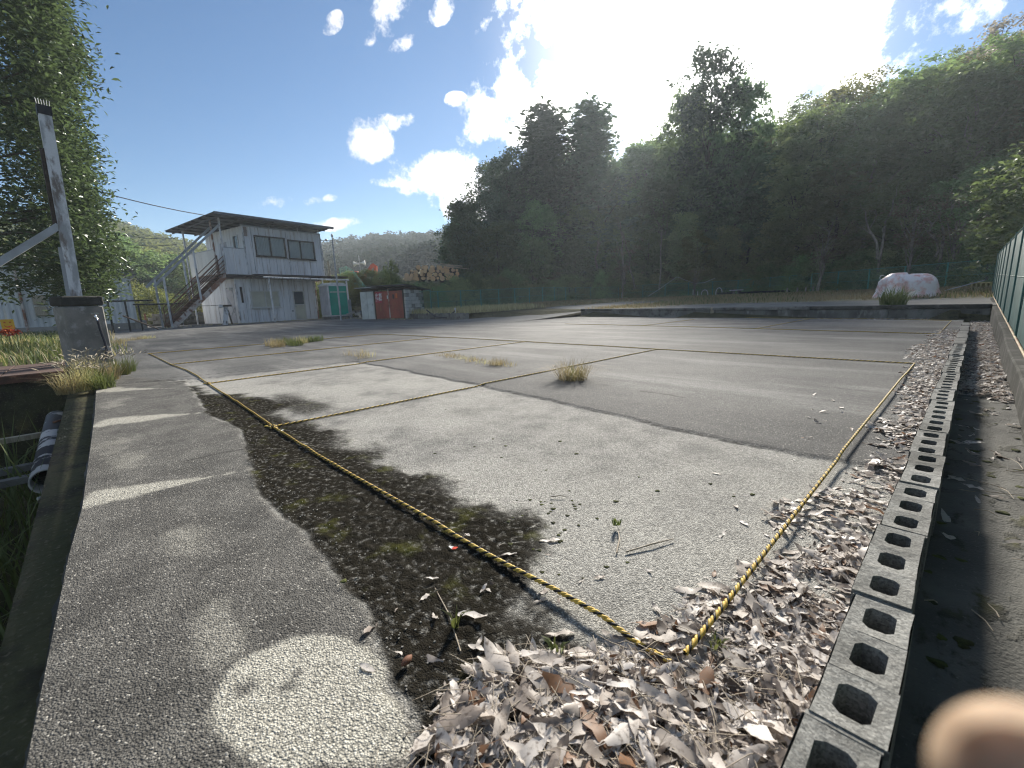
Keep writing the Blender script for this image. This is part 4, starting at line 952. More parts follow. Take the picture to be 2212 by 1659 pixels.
panels(0, DEP, UW, ZU0, ZU1, .9, axis='t', m_='panel_side', out=1); panels(0, UW, DEP, ZU0, ZU1, .9, m_='panel', out=1)
lw = (osz(7.08, 0)[0], osz(8.65, 0)[0], osz(7.8, .97)[1], osz(7.8, 1.98)[1]); ld = (osz(9.44, 0)[0], osz(10.11, 0)[0], ZL0 + .06, osz(9.8, 1.95)[1])
panels(LS0, LS1, .02, ZL0, ZL1, .44, holes=[lw, ld], m_='panel')
panels(.02, DEP, LS0, ZL0, ZL1, .9, axis='t', m_='panel', holes=[(.35, 1.2, ZL0, ZL0 + 2.05)]); panels(.02, DEP, LS1, ZL0, ZL1, .9, axis='t', m_='panel_side', out=1)
# corner posts, floor deck between the storeys, base sill
for s_, t_, z0, z1 in ((0, 0, ZU0, ZU1), (UW, 0, ZU0, ZU1), (LS0, .02, ZL0, ZL1), (LS1, .02, ZL0, ZL1)):
    opart(MB().box((s_, t_ - .012, (z0 + z1) / 2), (.085, .085, z1 - z0)), 'corner_post', MT['white_peel'])
opart(MB().box((1.85, 2.2, 2.78), (6.2, 4.9, .20)), 'floor_deck', MT['dark_frame'])
opart(MB().box(((LS0 + LS1) / 2, 2.2, .08), (LS1 - LS0 + .1, 4.6, .10)), 'base_sill', MT['concrete_pale'])
opart(MB().box((UW / 2, 0.005, ZU1 + .03), (UW + .12, .11, .07)), 'eave_rail', MT['galv'])
opart(MB().box((UW / 2, -.01, ZU0 - .025), (UW + .06, .10, .05)), 'sill_rail', MT['white_peel'])
# ragged torn edging at the right corner
mb = MB()
for i in range(14): mb.box((UW + .05 + random.uniform(0, .05), -.02, ZU0 + .15 + i * .17), (random.uniform(.03, .10), .02, .15))
opart(mb, 'torn_edging', MT['white_peel'])
def slider(h, m_frame, pane, curtain=True, split=.5, t_=0):
    s0, s1, z0, z1 = h; mb = MB(); fw = .06
    for c, d in (((s0 + s1) / 2, z0 + fw / 2), ((s0 + s1) / 2, z1 - fw / 2)): mb.box((c, t_ - .02, d), (s1 - s0, .10, fw))
    for c in (s0 + fw / 2, s1 - fw / 2): mb.box((c, t_ - .02, (z0 + z1) / 2), (fw, .10, z1 - z0 - 2 * fw))
    sm = s0 + (s1 - s0) * split; mb.box((sm, t_ - .025, (z0 + z1) / 2), (.05, .05, z1 - z0 - 2 * fw))
    w_ = opart(mb, 'window', m_frame)
    for a, b_ in ((s0 + fw, sm - .025), (sm + .025, s1 - fw)): MB().box(((a + b_) / 2, t_ + .0, (z0 + z1) / 2), (b_ - a, .008, z1 - z0 - 2 * fw)).build('pane', pane, w_)
    MB().box(((s0 + s1) / 2, t_ - .06, z0 - .02), (s1 - s0 + .06, .14, .035)).build('sill', m_frame, w_)
    if curtain:
        for a, b_ in ((s0 + .05, sm - .03 - random.uniform(0, .02)), (sm + .04, s1 - .05)):
            n = 44; mbc = MB(); vs = []
            for i in range(n + 1):
                x_ = a + (b_ - a) * i / n; y_ = t_ + .05 + .022 * math.sin(i * 1.25 + random.uniform(-.3, .3)); vs += [(x_, y_, z0 + .04), (x_, y_ + .01, z1 - .04)]
            mbc.add(vs, [(2 * i, 2 * i + 2, 2 * i + 3, 2 * i + 1) for i in range(n)], smooth=True); mbc.build('curtain', MT['curtain'], w_)
    return w_
slider(w1, MT['dark_frame'], MT['glass']); slider(w2, MT['dark_frame'], MT['glass'], split=.47)
slider(lw, MT['alu'], MT['cream'], curtain=False, t_=.02)
# ground floor door: glazed upper half, cream lower half
s0, s1, z0, z1 = ld; mb = MB()
for x_ in (s0 + .025, s1 - .025): mb.box((x_, .0, (z0 + z1) / 2), (.05, .11, z1 - z0))
mb.box(((s0 + s1) / 2, .0, z1 - .025), (s1 - s0 - .1, .11, .05)); dr = opart(mb, 'door', MT['alu'])
zm = osz(9.8, 1.09)[1]
MB().box(((s0 + s1) / 2, .01, (z0 + zm) / 2), (s1 - s0 - .104, .045, zm - z0 - .004)).build('door_leaf', MT['cream'], dr)
MB().box(((s0 + s1) / 2, .02, (zm + z1 - .05) / 2), (s1 - s0 - .104, .02, z1 - .05 - zm - .01)).build('door_glass', MT['glass_dark'], dr)
mb = MB(); mb.box(((s0 + s1) / 2, -.02, zm), (s1 - s0 - .11, .03, .05)); mb.build('mid_rail', MT['alu'], dr)
MB().box((s0 + .10, -.05, zm - .10), (.03, .05, .09)).build('handle', MT['galv'], dr)
MB().box((s0 - .13, -.02, .72), (.10, .03, .10)).build('notice_plate', MT['galv'], dr)
# end wall: small window and upstairs door
fr = MB()
for y_ in (.55, 1.1): fr.box((-.02, y_, ZU0 + 1.65), (.09, .05, 1.2))
for z_ in (ZU0 + 1.05, ZU1 - .45): fr.box((-.02, .825, z_), (.09, .6, .05))
sw = opart(fr, 'window', MT['alu']); MB().box((.0, .825, ZU0 + 1.65), (.01, .5, 1.15)).build('pane', MT['glass_dark'], sw)
ud = opart(MB().box((-.005, 2.42, ZU0 + 1.0), (.05, .83, 1.95)), 'upstairs_door', MT['grey_panel']); MB().box((-.05, 2.75, ZU0 + .95), (.05, .04, .1)).build('handle', MT['galv'], ud)
ed = opart(MB().box((LS0 - .012, .775, ZL0 + 1.02), (.05, .83, 2.0)), 'end_door', MT['grey_panel'])
mb = MB(); mb.bar((LS0 - .05, .42, ZL0 + .5), (LS0 - .05, 1.12, ZL0 + 1.5), .02, .05); mb.bar((LS0 - .052, 1.12, ZL0 + .3), (LS0 - .052, .42, ZL0 + .9), .02, .05); mb.build('cross_brace', MT['white_peel'], ed)
lmp = opart(MB().box((LS0 - .10, .55, 2.1), (.14, .18, .16)), 'wall_lamp', MT['white'])
opart(MB().box((.11, -.035, 5.33), (.26, .03, .52)), 'weathered_board', mat('weathered_board', (.32, .26, .23), (.24, .19, .17), scale=6))
opart(MB().tube([(.45, -.03, ZU1), (.47, -.03, 4.6), (.44, -.03, 3.9), (.46, -.03, 3.0)], .012, 6), 'wall_cable', MT['galv'])
mb = MB(); mb.box((2.6, -.028, 3.35), (.02, .012, .8)); mb.box((2.55, -.028, 5.35), (.02, .012, .4)); opart(mb, 'panel_crack', MT['seam'])
# roof: thin flat sheet on purlins, rising to the front, overhanging the landing and the front
RS0, RS1, RT0, RT1 = -1.75, UW + .55, -.85, DEP + 1.0; rz = lambda t_: 5.95 - .035 * (t_ + .85)
mb = MB(); xs_ = np.linspace(RS0, RS1, 60); vs = []
for i, x_ in enumerate(xs_):
    b_ = .02 * (i % 2); vs += [(x_, RT0, rz(RT0) + .09 + b_), (x_, RT1, rz(RT1) + .09 + b_), (x_, RT1, rz(RT1) + .065), (x_, RT0, rz(RT0) + .065)]
mb.add(vs, [(4 * i + k, 4 * i + 4 + k, 4 * i + 4 + (k + 1) % 4, 4 * i + (k + 1) % 4) for i in range(59) for k in range(4)])
roof = opart(mb, 'roof', MT['roof_metal'])
mb = MB()
for t_ in np.linspace(RT0 + .06, RT1 - .06, 8): MB().box(((RS0 + RS1) / 2, t_, rz(t_) + .025), (RS1 - RS0 - .04, .06, .075)).build('purlin', MT['soffit'], roof)
for x_ in (RS0 + .35, -.2, 1.5, 3.2, UW + .1): MB().bar((x_, RT0 + .1, rz(RT0) - .055), (x_, RT1 - .1, rz(RT1) - .055), .06, .08).build('rafter', MT['soffit'], roof)
MB().box(((RS0 + RS1) / 2, RT0 - .012, rz(RT0) + .055), (RS1 - RS0, .02, .13)).build('fascia', MT['roof_metal'], roof)
for x_ in (1.6, 3.4, UW - .05): opart(MB().box((x_, .0, (ZU1 + rz(0)) / 2), (.05, .05, rz(0) - ZU1 + .02)), 'roof_stub', MT['galv'])
# landing with parapets
for (a, b_) in ((PS, -.6), (-.6, -.03)): opart(MB().box(((a + b_) / 2, -.012, (2.90 + 4.33) / 2), (b_ - a - .012, .04, 1.43)), 'parapet_panel', MT['panel'])
opart(MB().box((PS / 2, -.012, 4.35), (-PS + .04, .07, .04)), 'parapet_rail', MT['galv'])
n = 6
for i in range(n):
    a = 1.05 + i * .55; opart(MB().box((PS, a + .27, 3.6), (.04, .54, 1.4)), 'parapet_panel', MT['panel_side'])
opart(MB().box((PS, 2.7, 4.33), (.07, 3.4, .04)), 'parapet_rail', MT['galv'])
opart(MB().box((PS / 2 - .02, 2.25, 2.93), (-PS + .05, 4.5, .05)), 'landing_floor', MT['rust'])
# roof posts at the landing
for s_, t_, z0, m_ in ((PS, -.04, 2.85, 'white_peel'), (PS - .02, .95, 2.95, 'rust_paint'), (PS - .05, 4.5, .1, 'white_peel')): opart(MB().box((s_, t_, (z0 + rz(t_)) / 2), (.075, .075, rz(t_) - z0)), 'roof_post', MT[m_])
# ---- staircase down to the left
st = empty('staircase', (0, 0, 0), 0, office)
SF, ZF = osz(3.25, .25); ST, ZT = PS + .05, 3.0
for t_, m_ in ((-.02, 'rust_paint'), (.93, 'rust')):
    MB().bar((SF - .05, t_, .12), (ST, t_, ZT - .1), .05, .24).build('stringer', MT[m_], st)
nt2 = 13
for i in range(nt2):
    f_ = (i + .5) / nt2; MB().box((SF + (ST - SF) * f_, .455, .12 + (ZT - .12) * f_ + .02), (.27, .87, .035)).build('tread', MT['rust'], st)
for t_ in (.0, .93):
    for k, off in enumerate((.95, .70, .50, .32)):
        MB().bar((SF + .0, t_, .20 + off), (ST, t_, ZT + off), .035, .035).build('handrail' if k == 0 else 'rail_bar', MT['rust'], st)
    for f_ in (.0, .5, 1.0): MB().box((SF + (ST - SF) * f_, t_, .15 + (ZT - .15) * f_ + .5), (.04, .04, 1.0)).build('baluster', MT['rust'], st)
# canopy frame over the stairs
c0, zc0 = osz(2.79, 2.34); c1, zc1 = osz(6.04, 5.58)
for t_ in (-.06, .97): opart(MB().bar((c0 - .1, t_, zc0 - .1), (c1, t_, zc1), .05, .11), 'canopy_rail', MT['galv'])
for s_, z0, z1, t_ in ((osz(3.15, 0)[0], .03, osz(3.15, 2.72)[1], -.07), (osz(4.63, 0)[0], 1.5, 4.05, -.07), (osz(3.1, 0)[0], .03, 2.62, .97), (osz(4.5, 0)[0], 1.2, 3.95, .97)): opart(MB().box((s_, t_, (z0 + z1) / 2), (.075, .075, z1 - z0)), 'canopy_post', MT['white_peel'])
# bent handrail gate frame below the stairs
opart(MB().tube([(-3.2, 1.3, .18), (-3.2, 1.3, 1.2), (-1.3, 1.3, 1.2), (-1.3, 1.3, .18)], .02, 6), 'loose_frame', MT['white_peel'])
# ---- front awning over the ground floor
A0, A1 = osz(6.9, 0)[0], osz(12.35, 0)[0]
aw = opart(MB().box(((A0 + A1) / 2 + .0, -.62, 2.80), (A1 - A0, 1.22, .06), M=Matrix.Rotation(R(-3), 3, 'X')), 'awning', MT['dark_frame'])
MB().tube([(A0 + .45, -1.27, 2.68), (A1, -1.27, 2.62)], .055, 8).build('gutter_pipe', MT['white_peel'], aw)
for i in range(5): MB().bar((A0 + .4 + i * 1.15, -.04, 2.72), (A0 + .4 + i * 1.15, -1.2, 2.70), .05, .07).build('rafter', MT['soffit'], aw)
for s_ in (osz(7.6, 0)[0], osz(12.2, 0)[0]): opart(MB().tube([(s_ + .05, -1.2, .05), (s_, -1.22, 2.64)], .055, 8), 'awning_post', MT['white_peel'])
opart(MB().tube([(LS1 + .09, -.03, .1), (LS1 + .10, -.03, 2.66)], .05, 8), 'downpipe', MT['rust_paint'])
opart(MB().tube([(3.5, -.5, 2.60), (4.1, -.45, 2.60)], .035, 8), 'fluorescent_tube', MT['white'])
opart(MB().box((LS0 + .25, -.02, 1.75), (.10, .06, .9)), 'meter_box', MT['dark_frame'])
# lamp bracket on the right
mb = MB(); mb.tube([(UW + .05, -.05, 5.25), (UW + .35, -.1, 5.28), (UW + 1.6, -.15, 5.32)], .018, 6); mb.lathe([(.02, 0), (.10, .04), (.11, .10), (.05, .16)], (UW + .42, -.1, 5.22), 10); opart(mb, 'lamp_bracket', MT['galv'])
# leaning timber stand and cloth beside the end door
tp = office.matrix_world
def ow(s_, t_, z_):
    return Vector((OX, OY, 0)) + US * s_ + UT * t_ + Vector((0, 0, z_))
stn = empty('timber_stand', ow(-1.75, -.3, .03), math.pi / 2 + ORZ); tag(stn, 'leaning white board stand with dark top beside the office end door', 'stand')
MB().bar((-.05, 0, 0), (.16, .05, 1.05), .25, .04, up=(0, 1, 0)).build('board', MT['white_peel'], stn); MB().box((.15, .1, 1.12), (.5, .4, .10)).build('top', MT['dark_frame'], stn)
MB().bar((.45, .25, 0), (.25, .15, 1.05), .06, .06).build('leg', MT['wood_dark'], stn); MB().box((-.16, -.05, 1.10), (.20, .22, .2), bev=.05).build('cloth', MT['white'], stn)
# ---------------------------------------------------------------- lamp posts and masts near the office
def pole(name, label, p, z1, r, m_, cat='pole', lean=(0, 0)):
    o = empty(name, tuple(p)); tag(o, label, cat); MB().tube([(0, 0, 0), (lean[0], lean[1], z1)], [r, r * .85], 8).build('shaft', MT[m_], o); return o
b0 = on_r(737, 692, 27.3); o = pole('lamp_post', 'tall thin galvanised lamp post right of the office awning', (b0[0], b0[1], .08), 4.45, .055, 'galv', 'lamp post')
MB().tube([(0, 0, 4.4), (0, 0, 4.62)], .03, 6).build('tip', MT['galv'], o); MB().lathe([(.03, 0), (.07, .05), (.06, .14), (.02, .18)], (0, 0, 4.6), 8).build('lamp_head', MT['white'], o)
b1 = on_r(722, 680, 33); o = pole('square_post', 'pale square timber post standing behind the portable toilet', (b1[0], b1[1], .1), 3.85, .07, 'wood_pale')
# ---------------------------------------------------------------- portable toilet
tb = on_r(716, 687.5, 30.5); tl = empty('portable_toilet', (tb[0], tb[1], .10), R(98)); tag(tl, 'green and grey portable toilet cabin beside the lamp post', 'toilet')
TWD, TD, TH = 1.20, 1.05, 2.02
MB().box((TWD / 2, TD / 2, .09), (TWD + .1, TD + .1, .16)).build('base', MT['concrete'], tl)
MB().box((TWD / 2, TD / 2, .21), (TWD + .04, TD + .04, .07)).build('tray', MT['white'], tl)
MB().box((TWD / 2 + .02, -.03, .25 + TH / 2 - .1), (TWD - .02, .05, TH - .2)).build('green_door', MT['green_panel'], tl)
for z_ in (.65, 1.45): MB().box((TWD / 2, -.063, z_), (TWD - .25, .02, .035)).build('rib', MT['green_panel'], tl)
MB().box((TWD / 2, -.06, 1.70), (TWD - .1, .015, .05)).build('pale_band', MT['locker'], tl)
for y_ in np.linspace(.18, TD - .1, 3): MB().box((.0, y_, .25 + TH / 2 - .1), (.05, .27, TH - .22)).build('side_panel', MT['grey_panel'], tl)
MB().box((.02, TD / 2, 1.18), (.03, TD, 1.8)).build('side_wall', MT['grey_panel'], tl); MB().box((TWD - .02, TD / 2, 1.18), (.05, TD, 1.84)).build('side_wall', MT['grey_panel'], tl)
MB().box((TWD / 2, TD, 1.18), (TWD, .05, 1.84)).build('back_wall', MT['grey_panel'], tl)
for x_ in (-.03,): MB().box((x_, -.02, 1.18), (.06, .09, 1.86)).build('corner_post', MT['white'], tl)
mb = MB(); mb.prism([(-.07, 2.08), (TWD + .07, 2.08), (TWD + .07, 2.16), (TWD - .15, 2.28), (.15, 2.28), (-.07, 2.16)], -.07, TD + .07, 'y'); mb.build('roof', MT['white'], tl)
MB().tube([(.2, TD - .1, 2.2), (.2, TD - .1, 2.6)], .05, 8).build('vent_pipe', MT['white'], tl)
bx_ = on_r(752, 675, 32.5); wb = empty('meter_cabinet', (bx_[0], bx_[1], .1), R(28)); tag(wb, 'small grey cabinet right behind the green toilet', 'cabinet'); MB().box((0, 0, .62), (.42, .35, 1.2), bev=.02).build('body', MT['galv'], wb); MB().box((0, -.185, .65), (.34, .02, 1.0)).build('door', MT['grey_panel'], wb)
for i, (px_, py_) in enumerate([(768, 686), (778, 688)]): pass
pb = on_r(772, 690, 29.5); tag(MB().bar((pb[0] - .8, pb[1] + .5, .38), (pb[0] + .5, pb[1], .12), .12, .04).build('fallen_plank', MT['wood_pale']), 'pale plank lying in dry grass between toilet and lockers', 'plank')
for i in range(5): 
    q = on_r(752 + i * 6, 683 - (i % 2) * 3, 30.5); tag(MB().box((q[0], q[1], .34 + .06 * (i % 3)), (.22, .18, .16), rz=i, bev=.03).build('rubble_block', MT['concrete_pale']), 'pale rubble piece on the low wall between toilet and lockers', 'rubble', 'rubble pieces on the low wall')

# ---------------------------------------------------------------- block shed with red doors and lockers
K = on_r(876, 689.3, 25.2); ua = R(62); sx_, sy_ = math.sin(ua), math.cos(ua)
shed = empty('block_shed', (K[0], K[1], .055), math.atan2(sy_, sx_)); tag(shed, 'small block storage shed with rusty red double doors and a sloping sheet roof', 'shed')
# local x runs along the front (negative = left), y into the depth
SHW, SHD, SHH = 1.86, 2.05, 1.62
MT['shedblock'] = mat('shed_block', (.60, .59, .56), (.46, .455, .43), scale=5, rough=.9, bump=.3)
BL = .39; BHh = .19; random.seed(8)
def block_wall(x0, y0, dx, dy, length, courses, top=None):
    bme = MB().box((0, 0, 0), (BL, .10, BHh), bev=.008).mesh('block', MT['shedblock']); bme2 = MB().box((0, 0, 0), (BL, .10, BHh), bev=.008).mesh('block', MT['concrete_pale']); hme = MB().box((0, 0, 0), (BL / 2 - .005, .10, BHh), bev=.008).mesh('half_block', MT['shedblock'])
    n = int(length / (BL + .01))
    for c in range(courses):
        off = .2 if c % 2 else 0
        if off: o = link('block', hme, shed); o.location = (x0 + dx * .0975, y0 + dy * .0975, .1 + c * .2); o.rotation_euler = (0, 0, math.atan2(dy, dx))
        for i in range(n):
            u = off + .195 + i * .4
            if u + .195 > length + .02: break
            o = link('block', random.choice((bme, bme2, bme)), shed); o.location = (x0 + dx * u + random.uniform(-.003, .003), y0 + dy * u, .1 + c * .2); o.rotation_euler = (0, 0, math.atan2(dy, dx))
block_wall(.05, .0, 0, 1, SHD + .02, 8); block_wall(-SHW - .05, .0, 0, 1, SHD, 8); block_wall(-SHW, SHD, 1, 0, SHW, 8)
MB().box((-SHW / 2, SHD / 2, .03), (SHW, SHD, .06)).build('floor', MT['concrete'], shed)
mo = MB(); mo.box((.035, SHD / 2 + .02, .8), (.06, SHD - .02, 1.54)); mo.build('mortar', MT['concrete_dark'], shed)
for i, (a, b_) in enumerate(((-SHW + .04, -SHW / 2 - .012), (-SHW / 2 + .012, -.05))):
    d_ = MB().box(((a + b_) / 2, -.03, .80), (b_ - a, .04, 1.50)).build('door', MT['red_door'], shed)
    for z_ in (.12, .8, 1.48): MB().box(((a + b_) / 2, -.055, z_), (b_ - a - .02, .014, .035)).build('door_rib', MT['red_door'], d_)
    MB().box((b_ - .07 if i == 0 else a + .07, -.075, .74), (.12, .03, .03)).build('bolt', MT['rust'], d_)
    DOORS = d_ if i == 0 else DOORS
for x_ in (-SHW, -SHW / 2, -.02): MB().box((x_, -.03, .86), (.055, .07, 1.70)).build('door_post', MT['rust_paint'] if x_ == -SHW / 2 else MT['wood_dark'], shed)
MB().box((-SHW / 2, .0, 1.68), (SHW + .1, .06, .10)).build('lintel', MT['wood_dark'], shed)
MB().bar((0.05, 0, 1.72), (.05, SHD, 1.58), .06, .08).build('side_beam', MT['wood_dark'], shed)
mb = MB(); ys_ = np.linspace(0, 1, 2); xs_ = np.linspace(-SHW - .25, .38, 36); vs = []
for i, x_ in enumerate(xs_):
    w_ = .018 * (i % 2); za, zb = 1.86 + w_, 1.60 + w_
    vs += [(x_, -.32, za), (x_, SHD + .3, zb), (x_, SHD + .3, zb - .03), (x_, -.32, za - .03)]
mb.add(vs, [(4 * i + k, 4 * i + 4 + k, 4 * i + 4 + (k + 1) % 4, 4 * i + (k + 1) % 4) for i in range(35) for k in range(4)]); mb.build('roof', MT['soffit'], shed)
MB().box((-SHW / 2 + .05, -.30, 1.80), (SHW + .6, .04, .06)).build('roof_batten', MT['wood_dark'], shed)
# warning sign on the left door: four white characters on red
sg = empty('warning_sign', (0, 0, 0), 0, shed)
def text_mesh(body, size, m_, align='CENTER'):
    cu = bpy.data.curves.new('lettering', 'FONT'); cu.body = body; cu.size = size; cu.align_x = align; cu.align_y = 'CENTER'; cu.extrude = .002; cu.space_line = .95; cu.offset = .006
    ob = bpy.data.objects.new('lettering', cu); COL.objects.link(ob); dg = bpy.context.evaluated_depsgraph_get(); me = bpy.data.meshes.new_from_object(ob.evaluated_get(dg)); bpy.data.objects.remove(ob)
    me.materials.clear(); me.materials.append(m_); return me
MB().box((-SHW + .30, -.062, 1.22), (.42, .012, .58)).build('sign_board', MT['sign_red'], sg)
lt = link('lettering', text_mesh('火気\n厳禁', .225, MT['white']), sg); lt.location = (-SHW + .30, -.072, 1.22); lt.rotation_euler = (math.pi / 2, 0, 0)
MB().box((-.42, -.062, 1.28), (.11, .012, .26)).build('orange_notice', MT['sign_orange'], shed); MB().box((-.62, -.062, 1.24), (.10, .012, .24)).build('dark_notice', MT['concrete_dark'], shed); MB().box((-SHW / 2 - .07, -.062, 1.22), (.06, .012, .20)).build('white_notice', MT['white'], shed)
# pair of tall steel lockers left of the shed
lk = empty('steel_locker', (K[0] - sx_ * (SHW + .09), K[1] - sy_ * (SHW + .09), .055), math.atan2(sy_, sx_)); tag(lk, 'pair of pale green steel locker doors at the left end of the shed', 'locker')
MB().box((-.44, .25, .80), (.86, .46, 1.56)).build('carcass', MT['seam'], lk)
for a in (-.875, -.435):
    d_ = MB().box((a + .215, .0, .80), (.42, .03, 1.54), bev=.008).build('door', MT['locker'], lk); MB().box((a + .36, -.025, .85), (.03, .03, .10)).build('handle', MT['galv'], d_)
MB().box((-.42, .30, 1.66), (.86, .40, .14)).build('top_board', MT['wood_dark'], lk)
MB().box((-.42, .12, 1.76), (1.12, .95, .035), M=Matrix.Rotation(R(-3), 3, 'X')).build('roof', MT['galv'], lk)
# pipe rail in front of the short wall
pr = on_r(985, 690, 22.0); pr0 = on_r(922, 682, 23.0); o = empty('pipe_rail', (pr[0], pr[1], .02)); tag(o, 'short white post with dark hose hung from the shed along the short wall', 'post')
MB().tube([(0, 0, 0), (0, 0, .48)], .03, 8).build('post', MT['white_peel'], o); MB().lathe([(.02, .46), (.06, .48), (.05, .54), (.02, .56)], (0, 0, 0), 8).build('cap', MT['white'], o)
MB().tube([(0, 0, .42), tuple((np.array([pr0[0] - pr[0], pr0[1] - pr[1], .30]) * .3)), tuple((np.array([pr0[0] - pr[0], pr0[1] - pr[1], .2]) * .7)), (pr0[0] - pr[0], pr0[1] - pr[1], .5)], .03, 6).build('hose', MT['hose'], o)

# ---------------------------------------------------------------- fences
def chain(mb, A, B, z0a, z0b, h, cell, r):
    """diamond wires between two posts (three-sided wires, both diagonals)"""
    A, B = np.array(A[:2], float), np.array(B[:2], float); L_ = np.linalg.norm(B - A); u = (B - A) / L_; n = np.array([-u[1], u[0]])
    k = int((L_ + h) / cell)
    out = []
    for sgn in (1, -1):
        for i in range(k + 1):
            s = -h + i * cell if sgn == 1 else i * cell
            a, za, b_, zb = s, 0.0, s + sgn * h, h
            pts = []
            for (p, z) in ((a, 0.0), (b_, h)):
                pts.append((p, z))
            (p0, q0), (p1, q1) = pts
            if p0 > p1: p0, q0, p1, q1 = p1, q1, p0, q0
            if p1 <= 0 or p0 >= L_: continue
            if p0 < 0: q0 = q0 + (q1 - q0) * (0 - p0) / (p1 - p0); p0 = 0
            if p1 > L_: q1 = q0 + (q1 - q0) * (L_ - p0) / (p1 - p0); p1 = L_
            out.append((p0, q0, p1, q1, sgn))
    V, F = [], []
    for (p0, q0, p1, q1, sgn) in out:
        e = []
        for (p, q) in ((p0, q0), (p1, q1)):
            zb_ = z0a + (z0b - z0a) * p / L_; c = np.array([*(A + u * p), zb_ + q]); e.append(c)
        off = np.array([n[0], n[1], 0]) * r; up_ = np.array([0, 0, r * 1.2]); dd = np.array([u[0], u[1], 0]) * r * 1.2 * -sgn
        base = len(V)
        for c in e: V += [c + off + off * sgn, c - off + off * sgn, c + up_ + dd + off * sgn]
        F += [(base, base + 1, base + 4, base + 3), (base + 1, base + 2, base + 5, base + 4), (base + 2, base, base + 3, base + 5)]
    mb.add(V, F)
def fence(name, label, pts, h, spacing, cell, wire, zf, post_r=.036, rails=(0.03, .5, 1.0), post_m='green_steel', mid=True, wire_m='green_steel'):
    root = empty(name, (pts[0][0], pts[0][1], 0)); tag(root, label, 'fence'); ox, oy = pts[0][:2]; mw = MB(); pos_ = []
    for a, b_ in zip(pts[:-1], pts[1:]):
        ln = math.hypot(b_[0] - a[0], b_[1] - a[1]); k = max(1, round(ln / spacing))
        for i in range(k): pos_.append((a[0] + (b_[0] - a[0]) * i / k, a[1] + (b_[1] - a[1]) * i / k))
    pos_.append(tuple(pts[-1][:2])); pme = MB().tube([(0, 0, -.15), (0, 0, h + .03)], post_r, 8).mesh('post', MT[post_m])
    for p in pos_: o = link('post', pme, root); o.location = (p[0] - ox, p[1] - oy, zf(*p))
    for a, b_ in zip(pos_[:-1], pos_[1:]):
        za, zb = zf(*a), zf(*b_); chain(mw, (a[0] - ox, a[1] - oy), (b_[0] - ox, b_[1] - oy), za, zb, h, cell, wire)
        for f_ in rails: MB().tube([(a[0] - ox, a[1] - oy, za + h * f_), (b_[0] - ox, b_[1] - oy, zb + h * f_)], .017 if f_ == 1 else .010, 6).build('rail', MT[post_m], root)
    o = mw.build('wire_mesh', MT[wire_m], root); o['kind'] = 'stuff'
    return root
tzf = lambda x, y: float(terr_z(x, y))
fence('chainlink_fence', 'green chain link fence on the bank behind the shed, running away from the camera', [(-21.0, 13.9), (-21.54, 14.76), (-25.29, 32.37), (-23.9, 37.2)], 1.2, 2.0, .11, .0030, tzf)
fence('chainlink_fence', 'green chain link fence along the back of the terrace before the wooded hill', [(-23.7, 37.4), (-14.4, 41.0), (-7.78, 35.35), (-1.14, 30.9), (2.5, 28.3)], 1.25, 2.0, .12, .0032, tzf)
fence('chainlink_fence', 'green fence behind the toilet and lockers under the vines', [(-38.5, 16.4), (-30.5, 15.2), (-21.0, 13.9)], 1.25, 2.0, .12, .003, tzf)
# near fence on the right: close mesh on the footing
rf = fence('net_fence', 'dark green close mesh fence on the concrete footing at the right edge', [(.345, -.4), (.345, 22)], 1.28, 1.8, .05, .0035, lambda x, y: .06 + .0172 * y, post_r=.024, rails=(0.0, .5, 1.0), post_m='green_wire', wire_m='green_wire')
MB().tube([(-.02, 0, .085), (-.02, 22.4, .085 + .0172 * 22.4)], .011, 6).build('bottom_pipe', mat('worn_yellow_pipe', (.42, .36, .20), (.25, .13, .07), scale=4, rough=.7), rf)
# knitted screen behind the wires: vertical and horizontal strands
mb = MB()
for y_ in np.arange(0, 22.3, .028): mb.add([(.012, y_, .09 + .0172 * y_), (.012, y_ + .013, .09 + .0172 * y_), (.014, y_ + .013, 1.26 + .0172 * y_), (.014, y_, 1.26 + .0172 * y_)], [(0, 1, 2, 3)])
for z_ in np.arange(.12, 1.25, .03): mb.add([(.010, 0, z_), (.010, 22.3, z_ + .0172 * 22.3), (.010, 22.3, z_ + .012 + .0172 * 22.3), (.010, 0, z_ + .012)], [(0, 1, 2, 3)])
o = mb.build('screen_net', MT['green_wire'], rf); o['kind'] = 'stuff'
p_ = on_r(2150, 606, 15.5); MB().box((.02, 13.2, 1.05), (.012, .5, .3)).build('white_tag', MT['white'], rf)

